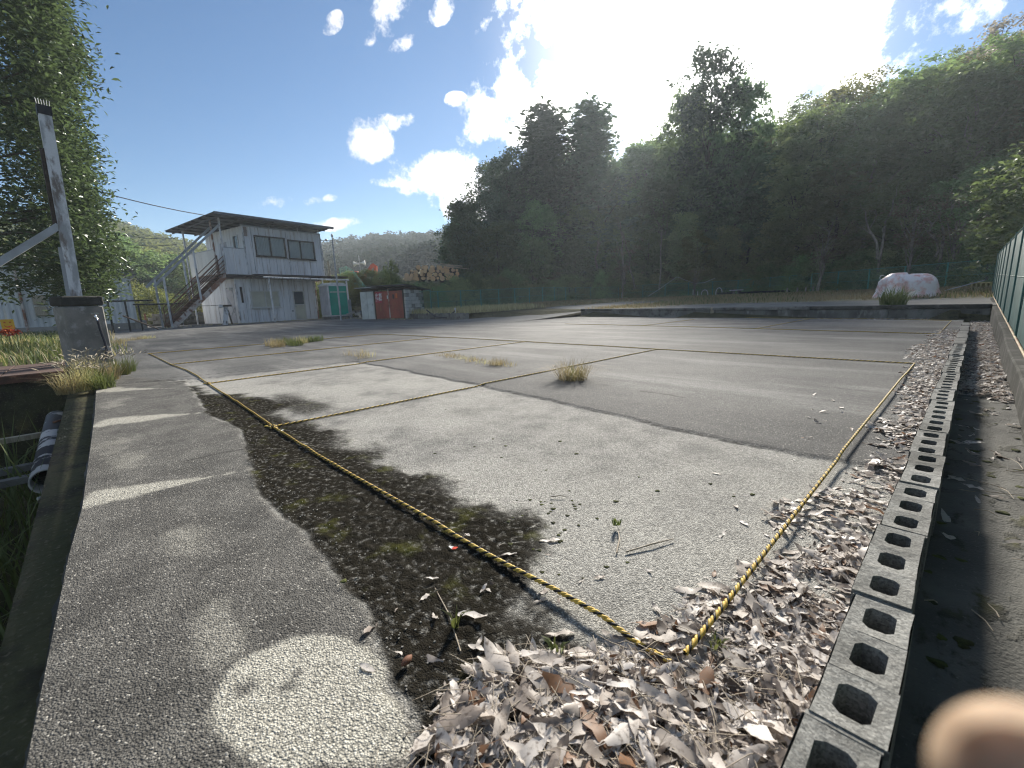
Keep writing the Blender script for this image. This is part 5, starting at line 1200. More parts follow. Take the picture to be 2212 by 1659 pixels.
# ---------------------------------------------------------------- terrace odds and ends
# wrapped heap under a pink and white sheet
hp = on_r(1957, 640, 20.6); random.seed(12)
nu, nv = 40, 16; V = []; wx, wy, wh = .80, .50, .80
for j in range(nv + 1):
    t_ = j / nv
    for i in range(nu):
        a = 2 * math.pi * i / nu; ca, sa = math.cos(a), math.sin(a)
        e = .62; rx_ = wx * abs(ca) ** e * (1 if ca > 0 else -1); ry_ = wy * abs(sa) ** e * (1 if sa > 0 else -1)
        k = (1 - max(0, t_ - .62) ** 1.6 * 2.6) if t_ < .985 else .12
        k *= 1 - .16 * t_ ** 2; fold = .07 * math.sin(a * 9 + t_ * 5 + math.sin(a * 3)) * (1 - t_ * .5) + .05 * (float(fbm(np.array([a * 2]), np.array([t_ * 5]), 1.6, 5)[0]) - .5)
        skirt = 1 + .12 * max(0, .25 - t_) / .25
        z_ = wh * min(1, t_ * 1.18) * (1 - .10 * (ca * .5 + .5) * (sa * .3 + .6)) + .05 * math.sin(a * 2 + 1) * t_ - (.10 * math.exp(-((ca * wx - .2) / .18) ** 2) * t_)
        V.append((rx_ * k * (skirt + fold), ry_ * k * (skirt + fold), max(z_, -.02)))
V.append((0, 0, wh * .97)); F4 = [(j * nu + i, j * nu + (i + 1) % nu, (j + 1) * nu + (i + 1) % nu, (j + 1) * nu + i) for j in range(nv) for i in range(nu)]
heap = empty('tarp_heap', (hp[0], hp[1], float(terr_z(hp[0], hp[1]))), R(38)); tag(heap, 'heap of goods wrapped in a crumpled pink and white plastic sheet on the terrace', 'tarp heap')
mb = MB(); mb.add(V, F4, smooth=True); mb.add([V[nv * nu + i] for i in range(nu)] + [V[-1]], [(i, (i + 1) % nu, nu) for i in range(nu)], smooth=True); mb.build('sheet', MT['tarp'], heap)
for i, (a0, z0) in enumerate([(.4, .55), (2.0, .7)]): MB().tube([(wx * 1.03 * math.cos(a0 + k * .25), wy * 1.06 * math.sin(a0 + k * .25), z0 + .1 * math.sin(k)) for k in range(6)], .008, 5).build('cord', MT['white'], heap)
# yellow plastic pallet bench by the fence corner
yb_ = on_r(2122, 624, 27.5); o = empty('yellow_bench', (yb_[0], yb_[1], tzf(yb_[0], yb_[1])), R(-30)); tag(o, 'low yellow plastic bench at the far right corner of the terrace', 'bench')
MT['dull_yellow'] = mat('dull_yellow', (.42, .37, .16), (.34, .30, .14), rough=.6)
MB().box((0, 0, .24), (.8, .25, .06), bev=.015).build('seat', MT['dull_yellow'], o)
for x_ in (-.4, -.2, 0, .2, .4): MB().box((x_ * .8, 0, .105), (.06, .22, .21)).build('leg', MT['dull_yellow'], o)
# slanted stay bar of the corner
a_, b_ = on_r(2040, 628, 24), on_r(2128, 605, 24); o = empty('stay_bar', (a_[0], a_[1], a_[2])); tag(o, 'pale slanting stay bar with short post near the right fence corner', 'bar')
MB().tube([(0, 0, 0), tuple(b_ - a_)], .018, 6).build('bar', MT['galv'], o); MB().tube([(0, 0, .02), (0, 0, -.45)], .02, 6).build('post', MT['rust_paint'], o)
# white bent pipes, posts and tables behind the back fence
def arch(px_, py_, r, w_, h_, lb):
    c = on_r(px_, py_, r); o = empty('pipe_arch', (c[0], c[1], tzf(c[0], c[1])), R(-30)); tag(o, lb, 'pipe')
    MB().tube([(-w_, 0, 0)] + [(w_ * math.cos(math.pi * (1 - k / 8)), 0, h_ * .4 + h_ * .6 * math.sin(math.pi * k / 8)) for k in range(9)] + [(w_, 0, 0)], .03, 6).build('hoop', MT['white'], o)
    MB().box((0, 0, .02), (w_ * 2 + .2, .1, .04)).build('foot', MT['black'], o)
arch(1522, 634, 41.5, .42, .55, 'low white pipe hoop standing before the back fence, left one'); arch(1553, 632, 41.5, .38, .68, 'low white pipe hoop standing before the back fence, right one')
for i, px_ in enumerate((1497, 1507)): c = on_r(px_, 636, 41.3); tag(MB().tube([(c[0], c[1], tzf(c[0], c[1])), (c[0], c[1], tzf(c[0], c[1]) + .6 - i * .15)], .03, 6).build('pipe_stub', MT['white']), ['taller white pipe stub beside the pipe hoops', 'shorter white pipe stub beside the pipe hoops'][i], 'pipe')
c = on_r(1590, 633, 41); o = empty('low_table', (c[0], c[1], tzf(c[0], c[1])), R(-30)); tag(o, 'low white slab table at the back fence', 'table'); MB().box((0, 0, .42), (1.0, .5, .06)).build('top', MT['white'], o)
for x_ in (-.35, .35): MB().box((x_, 0, .2), (.1, .3, .38)).build('leg', MT['concrete'], o)
for i, px_ in enumerate((1565, 1612, 1640, 1665, 1690)):
    c = on_r(px_, 634, 39.5 - i * .5); o = empty('dark_pallet', (c[0], c[1], tzf(c[0], c[1])), R(-28)); tag(o, 'dark plastic pallet lying at the foot of the back fence', 'pallet', 'dark pallets at the back fence')
    for z_ in (.08, .24): MB().box((0, 0, z_), (1.15, .5, .05)).build('deck', MT['black'], o)
    for x_ in (-.5, 0, .5): MB().box((x_, 0, .16), (.12, .4, .11)).build('spacer', MT['black'], o)
for i, px_ in enumerate((1700, 1722, 1740, 1756)): c = on_r(px_, 632, 35.5); tag(MB().box((c[0], c[1], tzf(c[0], c[1]) + .2), (.07, .07, .42)).build('marker_stake', MT['concrete_pale']), 'short pale stake at the foot of the back fence', 'stake', 'stakes at the back fence')
c = on_z(1903, 652, .34); tag(MB().tube([(c[0], c[1], tzf(c[0], c[1])), (c[0] + .05, c[1], tzf(c[0], c[1]) + .30)], [.022, .018], 6).build('wooden_stake', MT['wood_dark']), 'dark thin stake upright at the edge of the paved terrace strip', 'stake')
c = on_z(1512, 676, .2); tag(MB().box((c[0], 14.9, .16), (.09, .06, .36), rz=.2).build('marker_post', MT['wood_pale']), 'short pale post against the terrace wall', 'post')
# slack hose over the back fence
hpts = [(1400, 640), (1422, 626), (1462, 598), (1500, 612), (1520, 611), (1545, 601)]; hp_ = [on_r(x_, y_, 42.0) for x_, y_ in hpts]; tag(MB().tube([tuple(p) for p in hp_], .014, 6).build('white_hose', MT['white']), 'white hose looped over the back fence', 'hose')

# ---------------------------------------------------------------- timber yard: logs, excavator, loudspeaker
LR = 39.0
yzd = float(ground_z(*on_r(930, 640, LR)[:2]))
random.seed(14); lg = 0
vdir = on_r(930, 600, 1.0)[:2]; vdir = vdir / np.linalg.norm(vdir); sdir_ = np.array([vdir[1], -vdir[0]])
def logmesh(r_):
    mb = MB(); n = 11; ph = random.uniform(0, 6); ring = [(r_ * (1 + .06 * math.sin(3 * a + ph)) * math.cos(a), r_ * (1 + .05 * math.sin(2 * a + ph)) * math.sin(a)) for a in np.linspace(0, 2 * math.pi, n, endpoint=False)]
    vs = [(x_, y_, 0) for x_, y_ in ring] + [(x_ * .93, y_ * .93, -3.6) for x_, y_ in ring]
    mb.add(vs, [(i, n + i, n + (i + 1) % n, (i + 1) % n) for i in range(n)], 1, True); mb.add(vs[:n], [tuple(range(n))], 0); mb.add(vs[n:], [tuple(range(n - 1, -1, -1))], 0); return mb.mesh('log', [MT['log_end'], MT['log_bark']])
LM = [(r_, logmesh(r_)) for r_ in (.12, .145, .17, .20, .23)]
prof = [(876, 592), (885, 585), (893, 577), (905, 572), (918, 571), (930, 575), (945, 575), (952, 570), (965, 567), (975, 568), (985, 572), (992, 584)]
px_c = on_r(930, 600, LR)
row = 0; zc_ = on_r(930, 604, LR)[2] + .1
while row < 9:
    s = -2.3 + (row % 2) * .15
    while s < 2.7:
        r_, me = random.choice(LM); s += r_
        P_ = np.array([px_c[0], px_c[1]]) + sdir_ * s; z_ = zc_ + row * .31 + random.uniform(-.03, .03)
        pxx = 930 + s / LR * 944.5 / math.cos(R(10)); top = on_r(930, np.interp(pxx, [p[0] for p in prof], [p[1] for p in prof]), LR)[2]
        if z_ + r_ * .6 < top and 874 < pxx < 993:
            o = link('log', me); o.location = (P_[0] + random.uniform(-.2, .2) * vdir[0], P_[1] + random.uniform(-.2, .2) * vdir[1], z_)
            fwd_ = Vector((-vdir[0], -vdir[1], random.uniform(-.04, .04))) + Vector((sdir_[0], sdir_[1], 0)) * random.uniform(-.1, .1); o.rotation_euler = fwd_.to_track_quat('Z', 'Y').to_euler()
            tag(o, 'cut log in the pile of timber behind the overgrown bank', 'log', 'logs of the timber pile'); lg += 1
        s += r_ + .01
    row += 1
for i, (px_, py_) in enumerate([(975, 569), (990, 575), (965, 571)]):
    c = on_r(px_, py_, LR - .6); tag(MB().bar(tuple(c - np.array([sdir_[0], sdir_[1], 0]) * .9), tuple(c + np.array([sdir_[0] * .9, sdir_[1] * .9, -.25])), .22, .06).build('bark_slab', MT['wood_pale']), ['long pale slab on top of the log pile', 'white slab end at the right of the log pile', 'pale plank leaning on top of the log pile'][i], 'slab')
# excavator with raised arm
ec = on_r(752, 604, 52); ex_ = empty('excavator', (ec[0], ec[1], ec[2] - 1.9), math.atan2(sdir_[1], sdir_[0])); tag(ex_, 'orange excavator with raised arm behind the overgrown bank', 'excavator')
for y_ in (-.8, .8):
    mb = MB(); mb.prism([(-1.5, .1), (-1.2, 0), (1.2, 0), (1.5, .1), (1.6, .4), (1.35, .72), (-1.35, .72), (-1.6, .4)], y_ - .25, y_ + .25, 'y'); mb.build('track', MT['black'], ex_)
MB().box((0, 0, .9), (1.6, 1.5, .3)).build('turntable', MT['black'], ex_)
mb = MB(); mb.prism([(-1.7, 1.05), (1.0, 1.05), (1.15, 1.3), (1.0, 1.75), (-1.5, 1.9), (-1.8, 1.5)], -1.05, 1.05, 'y'); bd_ = mb.build('body', MT['orange_machine'], ex_)
cb = MB().box((.55, .6, 2.25), (1.1, .85, 1.1), bev=.08).build('cab', MT['orange_machine'], ex_); MB().box((.6, .16, 2.35), (.8, .03, .7)).build('window', MT['glass_dark'], cb); MB().box((1.11, .6, 2.35), (.03, .65, .7)).build('window', MT['glass_dark'], cb)
e0, e1, e2 = on_r(786, 603, 52), on_r(806, 573, 52), on_r(813, 600, 52); l0 = ex_.location
def eloc(p): 
    d = Vector((p[0], p[1], p[2])) - Vector(l0); c_, s_ = math.cos(-ex_.rotation_euler[2]), math.sin(-ex_.rotation_euler[2]); return (d.x * c_ - d.y * s_, d.x * s_ + d.y * c_ - .4, d.z)
B0, B1, B2 = eloc(e0), eloc(e1), eloc(e2)
mb = MB(); mb.bar((.9, -.4, 1.7), B0, .30, .34); mb.bar(B0, B1, .28, .36); mb.build('boom', MT['orange_machine'], ex_)
mb = MB(); mb.bar((B1[0] - .05, B1[1], B1[2] + .05), (B1[0] + .35, B1[1], B1[2] - .25), .26, .34); mb.bar((B1[0] + .3, B1[1], B1[2] - .15), B2, .24, .32); mb.build('stick', MT['orange_machine'], ex_)
MB().tube([(B0[0] + .1, B0[1], B0[2] + .65), (B1[0] - .15, B1[1], B1[2] + .12)], .07, 8).build('cylinder', MT['galv'], ex_)
mb = MB(); mb.prism([(-.3, -.5), (.1, -.6), (.4, -.3), (.2, .1), (-.2, .1)], -.3, .3, 'y'); bk = mb.build('grapple', MT['rust'], ex_); bk.location = (B2[0], B2[1], B2[2] - .1)
sp = on_r(780, 605, 46); o = empty('loudspeaker_mast', (sp[0], sp[1], sp[2] - 1.5)); tag(o, 'thin mast with two white horn loudspeakers behind the bank', 'loudspeaker')
MB().tube([(0, 0, 0), (0, 0, 3.8)], .04, 6).build('mast', MT['galv'], o)
for s_ in (-1, 1): MB().lathe([(.05, 0), (.07, .15), (.24, .42), (.26, .44)], (s_ * sdir_[0] * .08, s_ * sdir_[1] * .08, 3.05 + .05 * s_), 12, M=Vector((s_ * sdir_[0], s_ * sdir_[1], .05)).to_track_quat('Z', 'Y').to_matrix()).build('horn', MT['white'], o)
ow_ = on_r(700, 600, 48); tag(MB().box((ow_[0], ow_[1], ow_[2] - .3), (5.5, .3, .7), rz=math.atan2(sdir_[1], sdir_[0])).build('sheet_barrier', mat('weathered_orange', (.36, .16, .09), (.26, .15, .10), scale=2)), 'weathered orange sheet barrier above the bank right of the office', 'barrier')

# ---------------------------------------------------------------- left side: warehouse, gate rails, pillar, post, sign
wr = empty('warehouse', (-31.0, 1.9, .08), R(100)); tag(wr, 'white corrugated metal warehouse behind the big tree at left', 'warehouse')   # local x runs to the left along the wall
wr.rotation_euler = (0, 0, -math.pi / 2)
def roofline(u): return 2.75 + .17 * min(u, 5.5) if u < 5.5 else 3.68 - .0 * u
mb = MB(); n = 320; LW = 16.0; vs = []
for i in range(n + 1):
    u = LW * i / n; d = .012 * (1 if (i // 2) % 2 else -1); vs += [(u, d, .35), (u, d, roofline(u))]
mb.add(vs, [(2 * i, 2 * i + 2, 2 * i + 3, 2 * i + 1) for i in range(n)]); mb.build('wall_sheet', mat('white_sheet', (.66, .68, .68), (.54, .56, .55), scale=1.3, streak=(1, 1, .2), rough=.5, fine=.04), wr)
mb = MB(); vs = []
for i in range(81): vs += [(.0 + (.008 if (i // 2) % 2 else -.008), -6.0 * i / 80, .35), (.0 + (.008 if (i // 2) % 2 else -.008), -6.0 * i / 80, 2.75)]
MB().box((LW / 2, -.02, .17), (LW + .1, .25, .36)).build('plinth', MT['concrete_pale'], wr)
mb.add(vs, [(2 * i, 2 * i + 2, 2 * i + 3, 2 * i + 1) for i in range(80)]); mb.build('end_sheet', MT['white_peel'], wr)
mb = MB()
for a, b_ in (((-.25, roofline(0) + .02), (5.5, roofline(5.49) + .04)), ((5.5, 3.72), (LW, 3.72))): mb.bar((a[0], -2.8, a[1] + .05), (b_[0], -2.8, b_[1] + .05), 6.2, .09)
mb.build('roof', MT['roof_metal'], wr); MB().tube([(-.1, .1, 2.72), (-.1, -5.5, 2.72)], .07, 8).build('eave_gutter', MT['white'], wr)
MB().tube([(4.05, .08, .1), (4.0, .08, 3.2)], .05, 8).build('downpipe', MT['rust_paint'], wr)
for z_ in (1.1, 1.62): MB().box((3.45, .10, z_), (.42, .16, .44), bev=.02).build('meter_box', MT['wood_pale'], wr)
MB().box((2.55, .10, 1.0), (.12, .1, 1.2)).build('conduit', MT['dark_frame'], wr)
tag(MB().prism([(-30.75, 1.75), (-29.6, 1.95), (-29.6, 2.15), (-30.75, 1.95)], .0, .55, 'z').build('low_wall', MT['concrete_pale']), 'short white wall end at the right corner of the warehouse', 'wall')
# gate rails in front of the warehouse
def rail(name, label, a, b_, r_, m_, posts=()):
    o = empty(name, tuple(a)); tag(o, label, 'rail'); d = np.array(b_) - np.array(a); MB().tube([(0, 0, 0), tuple(d)], r_, 6).build('bar', MT[m_], o)
    for f_ in posts: q = d * f_; MB().tube([(q[0], q[1], q[2]), (q[0], q[1], .05 - a[2])], r_ * 1.1, 6).build('post', MT[m_], o)
a_, b_ = on_r(275 * .864, 647, 26), on_r(382 * .864 + 10, 651, 29); rail('gate_rail', 'dark upper gate rail in front of the white warehouse', on_r(232, 651, 26), on_r(330, 648.5, 28), .035, 'black', (.0, .35))
rail('gate_rail', 'dark lower gate rail reaching behind the stairs', on_r(288, 658, 27), on_r(395, 656, 30.5), .035, 'black', (.08,))
c0_, c1_ = on_z(278, 690, .35), on_z(338, 711); rail('fallen_bar', 'dark bar sloping down to the asphalt beside the leafy bush', on_r(265, 682, 24), on_r(342, 711, 24.5), .03, 'wood_dark')
c = on_z(318, 708, .03); tag(MB().box((c[0], c[1], .45), (.09, .09, .9)).build('rusty_post', MT['rust']), 'short rusty post between warehouse and stairs', 'post')
# low block wall and mesh frame behind the stairs
bw = empty('block_wall', (-34.5, 2.8, .05), R(92)); tag(bw, 'grey block wall behind the outside stairs', 'wall'); bme = MB().box((0, 0, 0), (.39, .12, .19), bev=.008).mesh('block', MT['concrete']); bmd = MB().box((0, 0, 0), (.39, .12, .19), bev=.008).mesh('block', MT['concrete_dark'])
for c_ in range(4):
    for i in range(13): o = link('block', random.choice((bme, bmd)), bw); o.location = (i * .4 + (.2 if c_ % 2 else 0), 0, .1 + c_ * .2)
# concrete pillar with tap and hose
q0, q1 = on_r(155, 790, 10.35), on_r(207, 790, 10.35)
pl = empty('concrete_pillar', (-10.25, -.09, -.02), R(112)); tag(pl, 'square concrete pillar with a tap and black hose beside the ditch', 'pillar')
PW, PDp, PH = .52, .36, 1.16
mb = MB(); b2 = .03; x0, y0 = PW / 2, PDp / 2
vs = []; 
for z_, k in ((0, 1.0), (PH - .16, 1.0)): vs += [(-x0 * k, -y0 * k, z_), (x0 * k, -y0 * k, z_), (x0 * k, y0 * k, z_), (-x0 * k, y0 * k, z_)]
MB().box((0, 0, (PH - .17) / 2), (PW, PDp, PH - .17), bev=.02).build('shaft', MT['concrete_dark'] if False else mat('pillar_concrete', (.25, .24, .215), (.17, .165, .15), scale=3, bump=.4, c3=(.34, .33, .31), rough=.9), pl)
MB().box((-.0, 0, PH - .085), (PW + .03, PDp + .03, .155), bev=.02).build('cap', MT['concrete_dark'], pl)
# faces the camera with its local -y side
tpz = .80
mb = MB(); mb.lathe([(.012, 0), (.012, .07)], (.10, -PDp / 2, tpz), 8, M=Vector((0, -1, 0)).to_track_quat('Z', 'Y').to_matrix()); mb.lathe([(.02, 0), (.022, .03), (.016, .05), (.010, .07)], (.10, -PDp / 2 - .06, tpz - .02), 8)
mb.tube([(.10, -PDp / 2 - .06, tpz + .0), (.10, -PDp / 2 - .09, tpz - .01), (.10, -PDp / 2 - .095, tpz - .06)], .011, 8); mb.box((.10, -PDp / 2 - .06, tpz + .065), (.10, .016, .016)); tp_ = mb.build('tap', MT['chrome'], pl)
MB().tube([(.10, -PDp / 2 - .095, tpz - .05), (.115, -PDp / 2 - .085, tpz - .2), (.15, -PDp / 2 - .06, tpz - .4), (.16, -PDp / 2 - .05, tpz - .55), (.12, -PDp / 2 - .07, .1), (.02, -PDp / 2 - .12, .02), (-.2, -PDp / 2 - .2, .0)], .019, 8).build('hose', MT['hose'], pl)
MB().box((.155, -PDp / 2 - .02, .28), (.12, .05, .05)).build('hose_clip', MT['galv'], pl)
# steel post with brace
po = on_r(176, 640, 10.75); sp_ = empty('steel_post', (-10.72, -.13, 0), R(96)); sp_.rotation_euler = (0, R(1.9), R(96)); tag(sp_, 'tall peeling white steel post with a slanting brace behind the concrete pillar', 'post')
sh = MB(); sh.box((0, -.07, 2.02), (.15, .012, 4.04)); sh.box((-.07, .0, 2.02), (.012, .13, 4.03)); sh.box((0, .07, 2.02), (.15, .012, 4.04)); sh.build('column', MT['white_peel'], sp_)
MB().box((-.10, .02, 2.85), (.05, .10, 1.3)).build('timber_strip', MT['wood_dark'], sp_); MB().box((0, 0, 4.08), (.17, .17, .14)).build('cap', MT['black'], sp_)
MB().bar((-.06, .0, 2.30), (-2.3, .05, .35), .10, .10).build('brace', MT['galv'], sp_); MB().box((-.07, -.05, 1.45), (.10, .05, 1.0)).build('backing_plate', MT['galv'], sp_)
mb = MB()
for i in range(6): mb.tube([(-.07 + i * .028, 0, 4.14), (-.08 + i * .032, .01, 4.26)], .004, 5)
mb.build('spikes', MT['galv'], sp_)
# yellow face sign on a white post
yc = on_r(17, 702, 24); o = empty('yellow_sign', (yc[0], yc[1], .05), math.atan2(-yc[0], yc[1]) + math.pi); tag(o, 'small square yellow sign with an orange face on a white post at the left edge', 'sign')
o.rotation_euler = (0, 0, math.atan2(yc[1], yc[0]) - math.pi / 2)
zs = yc[2] - .05; MB().box((0, .02, zs / 2 + .3), (.05, .03, zs + .6)).build('post', MT['white'], o); MB().box((0, -.01, zs + .03), (.32, .012, .34)).build('board', MT['sign_yellow'], o)
fc = empty('face_mark', (0, 0, 0), 0, o)
for x_ in (-.065, .065): MB().box((x_, -.019, zs + .09), (.05, .006, .05)).build('eye', MT['sign_orange'], fc)
MB().tube([(-.10, -.019, zs - .01), (-.05, -.019, zs - .065), (0, -.019, zs - .08), (.05, -.019, zs - .065), (.10, -.019, zs - .01)], .012, 5).build('mouth', MT['sign_orange'], fc)
# leafy bush by the warehouse
p = on_z(247, 703); random.seed(22)
bsh = empty('leafy_bush', (p[0] * .93, p[1] * .93, .02)); tag(bsh, 'bush with large round green leaves right of the concrete pillar', 'bush'); r_ = np.random.default_rng(9)
PP = np.abs(r_.normal(0, 1, (260, 3))) * [1, 1, 1]; a_ = r_.uniform(0, 6.28, 260); q_ = .75 * np.sqrt(r_.uniform(0, 1, 260)); PP = np.stack([q_ * np.cos(a_), q_ * np.sin(a_), .15 + r_.uniform(0, 1, 260) * (1.15 - q_ * .7)], 1); V, F = leaf_cloud(PP, .24, .7, .85, .15, 5); link('leaves', npmesh('leaves', V, F, MT['leaf_mid'], {'var': np.repeat(r_.uniform(0, 1, 260), 4)}), bsh)
mb = MB()
for k in range(7): e_ = PP[k * 30]; mb.tube([(0, 0, 0), tuple(e_ * .5), tuple(e_)], [.02, .012, .006], 5)
mb.build('stems', MT['bark'], bsh)
# utility poles and wires in the distance
def upole(px_, pt, r, lb, lean=0):
    c = on_r(px_, pt, r); o = empty('utility_pole', (c[0], c[1], 0)); tag(o, lb, 'utility pole'); MB().tube([(0, 0, 0), (0, 0, c[2])], [.16, .11], 8).build('shaft', MT['concrete_pale'], o)
    for z_ in (.8, 1.5): MB().box((0, 0, c[2] - z_), (.1, 1.8, .1)).build('crossarm', MT['galv'], o)
    for y_ in (-.75, 0, .75):
        for z_ in (.8, 1.5): MB().lathe([(.05, 0), (.07, .1), (.04, .2)], (0, y_, c[2] - z_ + .05), 6).build('insulator', MT['white'], o)
    return c
u1 = upole(206, 470, 62, 'grey utility pole against the left hill beside the tree'); u2 = upole(352, 566, 70, 'utility pole with white insulators above the stairs rail')
def wire(a, b_, sag, lb):
    pts = [tuple(np.array(a) * (1 - t_) + np.array(b_) * t_ - np.array([0, 0, sag * 4 * t_ * (1 - t_)])) for t_ in np.linspace(0, 1, 14)]; tag(MB().tube(pts, .022, 5).build('power_line', MT['black']), lb, 'wire')
wire(on_r(-60, 330, 24), ow(-1.2, -.2, 5.9), .25, 'overhead wire from the big tree to the office roof'); wire(u1 - [0, 0, .7], ow(-1.5, 5.0, 5.3), .4, 'upper thin wire from the far utility pole to the office roof'); wire(u1 - [0, 0, 1.5], ow(-1.4, 5.2, 5.0), .5, 'lower thin wire from the far utility pole to the office roof')
# ---------------------------------------------------------------- ditch: steel plate bridge, struts, pipe
rp = empty('steel_plate', (-9.25, -.55, .0), 0); tag(rp, 'rusty steel plate bridging the ditch at left', 'plate')
for i in range(2): MB().box((-.95, -.15 - i * .62, .015 + .004 * i), (2.0, .60, .025)).build('plate', MT['rust'] if False else mat('brown_plate', (.13, .085, .07), (.09, .06, .05), scale=4, rough=.8), rp)
MB().box((.04, -.45, -.03), (.06, 1.35, .10)).build('edge_beam', MT['rust'], rp)
for i, (px_, py_) in enumerate([(100, 938), (85, 1005), (60, 1035)]):
    c = on_z(px_, py_, -.42 - .0 * i); rt = MB().box((c[0], -.95, c[2]), (.075, 1.36, .05), rz=R(3)).build('ditch_strut', MT['wood_pale'] if i == 0 else MT['concrete']); tag(rt, ['pale timber strut across the ditch, farthest of three', 'grey strut across the ditch, middle of three', 'grey strut across the ditch, nearest of three'][i], 'strut')
pa, pb_ = on_z(150, 888, -.30), on_z(112, 985, -.36)
mb = MB(); n = 20; ro, ri = .09, .078; A_, B_ = Vector((-6.6, -.40, -.26)), Vector((-4.35, -.385, -.33)); d = (B_ - A_).normalized(); u_ = d.orthogonal().normalized(); w_ = d.cross(u_); vs = []
for p, rr in ((A_, ro), (B_, ro), (B_, ri), (A_, ri)): vs += [p + (u_ * math.cos(2 * math.pi * j / n) + w_ * math.sin(2 * math.pi * j / n)) * rr for j in range(n)]
mb.add(vs, [(k * n + j, k * n + (j + 1) % n, (k + 1) * n + (j + 1) % n, (k + 1) * n + j) for k in range(3) for j in range(n)], smooth=True); pp_ = empty('drain_pipe', tuple(A_)); tag(pp_, 'white drain pipe with black stains hanging along the ditch wall', 'pipe'); o = mb.build('pipe', MT['pvc'], pp_); o.location = -A_
MB().tube([tuple(B_ - A_ + u_ * 0 - Vector((0, 0, .11))), tuple(B_ - A_ + Vector((.03, -.06, -.10)))], .012, 6).build('joint_tag', MT['white'], pp_)
MB().tube([tuple((B_ - A_) * .3 + Vector((0, 0, .1))), tuple((B_ - A_) * .3 + Vector((0, .13, .12)))], .01, 6).build('hanger', MT['rust'], pp_)
# ---------------------------------------------------------------- hollow block kerb
def hollow_block(filled=False):
    """390 x 190 x 100 block seen from above: three rounded cores with walls going down"""
    mb = MB(); Lx, Wy, Hz = .195, .05, .19; cw = .39 / 3
    if filled: mb.box((0, 0, -Hz / 2), (.39, .10, Hz), bev=.006); return mb.mesh('block', MT['concrete'])
    for c in range(3):
        x0 = -.195 + c * cw; xm = x0 + cw / 2
        hx, hy, ch = .037, .025, .011
        R8 = [(x0, -Wy), (x0 + cw / 2, -Wy), (x0 + cw, -Wy), (x0 + cw, 0), (x0 + cw, Wy), (x0 + cw / 2, Wy), (x0, Wy), (x0, 0)]
        O8 = []
        for (sx, sy) in ((-1, -1), (1, -1), (1, 1), (-1, 1)):
            a = (xm + sx * hx, sy * (hy - ch)); b_ = (xm + sx * (hx - ch), sy * hy)
            O8 += [a, b_] if (sx, sy) in ((-1, -1), (1, 1)) else [b_, a]
        # ring order of O8: left-bottom(a,b), right-bottom(b,a), right-top(a,b), left-top(b,a)
        j = [random.uniform(-.0015, .0015) for _ in range(16)]
        O8 = [(p[0] + j[2 * i], p[1] + j[2 * i + 1]) for i, p in enumerate(O8)]
        pairs = [(7, 0), (0, 1), (1, 2), (2, 3), (3, 4), (4, 5), (5, 6), (6, 7)]
        fl = -random.choice((.11, .14, .16))
        R8 = [(p[0], p[1] * (1 - random.uniform(0, .07) * (abs(p[1]) > .01))) for p in R8]
        vs = [(*p, -random.uniform(0, .0012)) for p in R8] + [(*p, -.003) for p in O8] + [(*p, fl) for p in O8]
        fs = []
        # quads between the outer rectangle and the core mouth
        fs += [(0, 1, 8 + 1), (0, 8 + 1, 8 + 0), (0, 8 + 0, 7), (1, 8 + 2, 8 + 1), (1, 2, 8 + 2), (2, 8 + 3, 8 + 2), (2, 3, 8 + 3), (3, 8 + 4, 8 + 3), (3, 4, 8 + 4), (4, 8 + 5, 8 + 4), (4, 5, 8 + 5), (5, 8 + 6, 8 + 5), (5, 6, 8 + 6), (6, 8 + 7, 8 + 6), (6, 7, 8 + 7), (7, 8 + 0, 8 + 7)]
        fs += [(8 + i, 8 + (i + 1) % 8, 16 + (i + 1) % 8, 16 + i) for i in range(8)]
        mb.add(vs, fs); mb.add([(*p, fl) for p in O8], [tuple(range(8))], 1)
    mb.add([(-Lx, -Wy, 0), (Lx, -Wy, 0), (Lx, Wy, 0), (-Lx, Wy, 0), (-Lx, -Wy, -Hz), (Lx, -Wy, -Hz), (Lx, Wy, -Hz), (-Lx, Wy, -Hz)], [(0, 1, 5, 4), (1, 2, 6, 5), (2, 3, 7, 6), (3, 0, 4, 7)])
    return mb.mesh('block', [MT['blockcon'], MT['concrete_dark']])
m, t, b = newmat('block_concrete'); g = G(t); p_ = g.pos()
c_ = g.mix(g.ramp(g.noise(p_, 7, 6, .65), .38, .62), (.235, .232, .215), (.135, .133, .122)); c_ = g.mix(g.ramp(g.noise(p_, 2.2, 4), .52, .68), c_, (.085, .084, .075))
v_ = g.voro(p_, 260); sc_ = g.n('ShaderNodeSeparateColor', {0: v_.outputs['Color']}).outputs[0]; k_ = g.math('ADD', .6, g.math('MULTIPLY', sc_, .75)); c_ = g.mix(1.0, c_, g.n('ShaderNodeCombineColor', {0: k_, 1: k_, 2: k_}).outputs[0], 'MULTIPLY')
g.put(b.inputs['Base Color'], c_); b.inputs['Roughness'].default_value = .92
g.put(b.inputs['Normal'], g.bump(g.math('ADD', sc_, g.noise(p_, 60, 3)), .55, .006)); MT['blockcon'] = m
random.seed(17)
kb = empty('block_kerb', (-.07, 0, 0)); tag(kb, 'row of grey hollow concrete blocks laid as a kerb along the right side', 'kerb')
HB = [hollow_block() for _ in range(9)]; FB = hollow_block(True)
ZB = .12; yb0 = .345 + .0
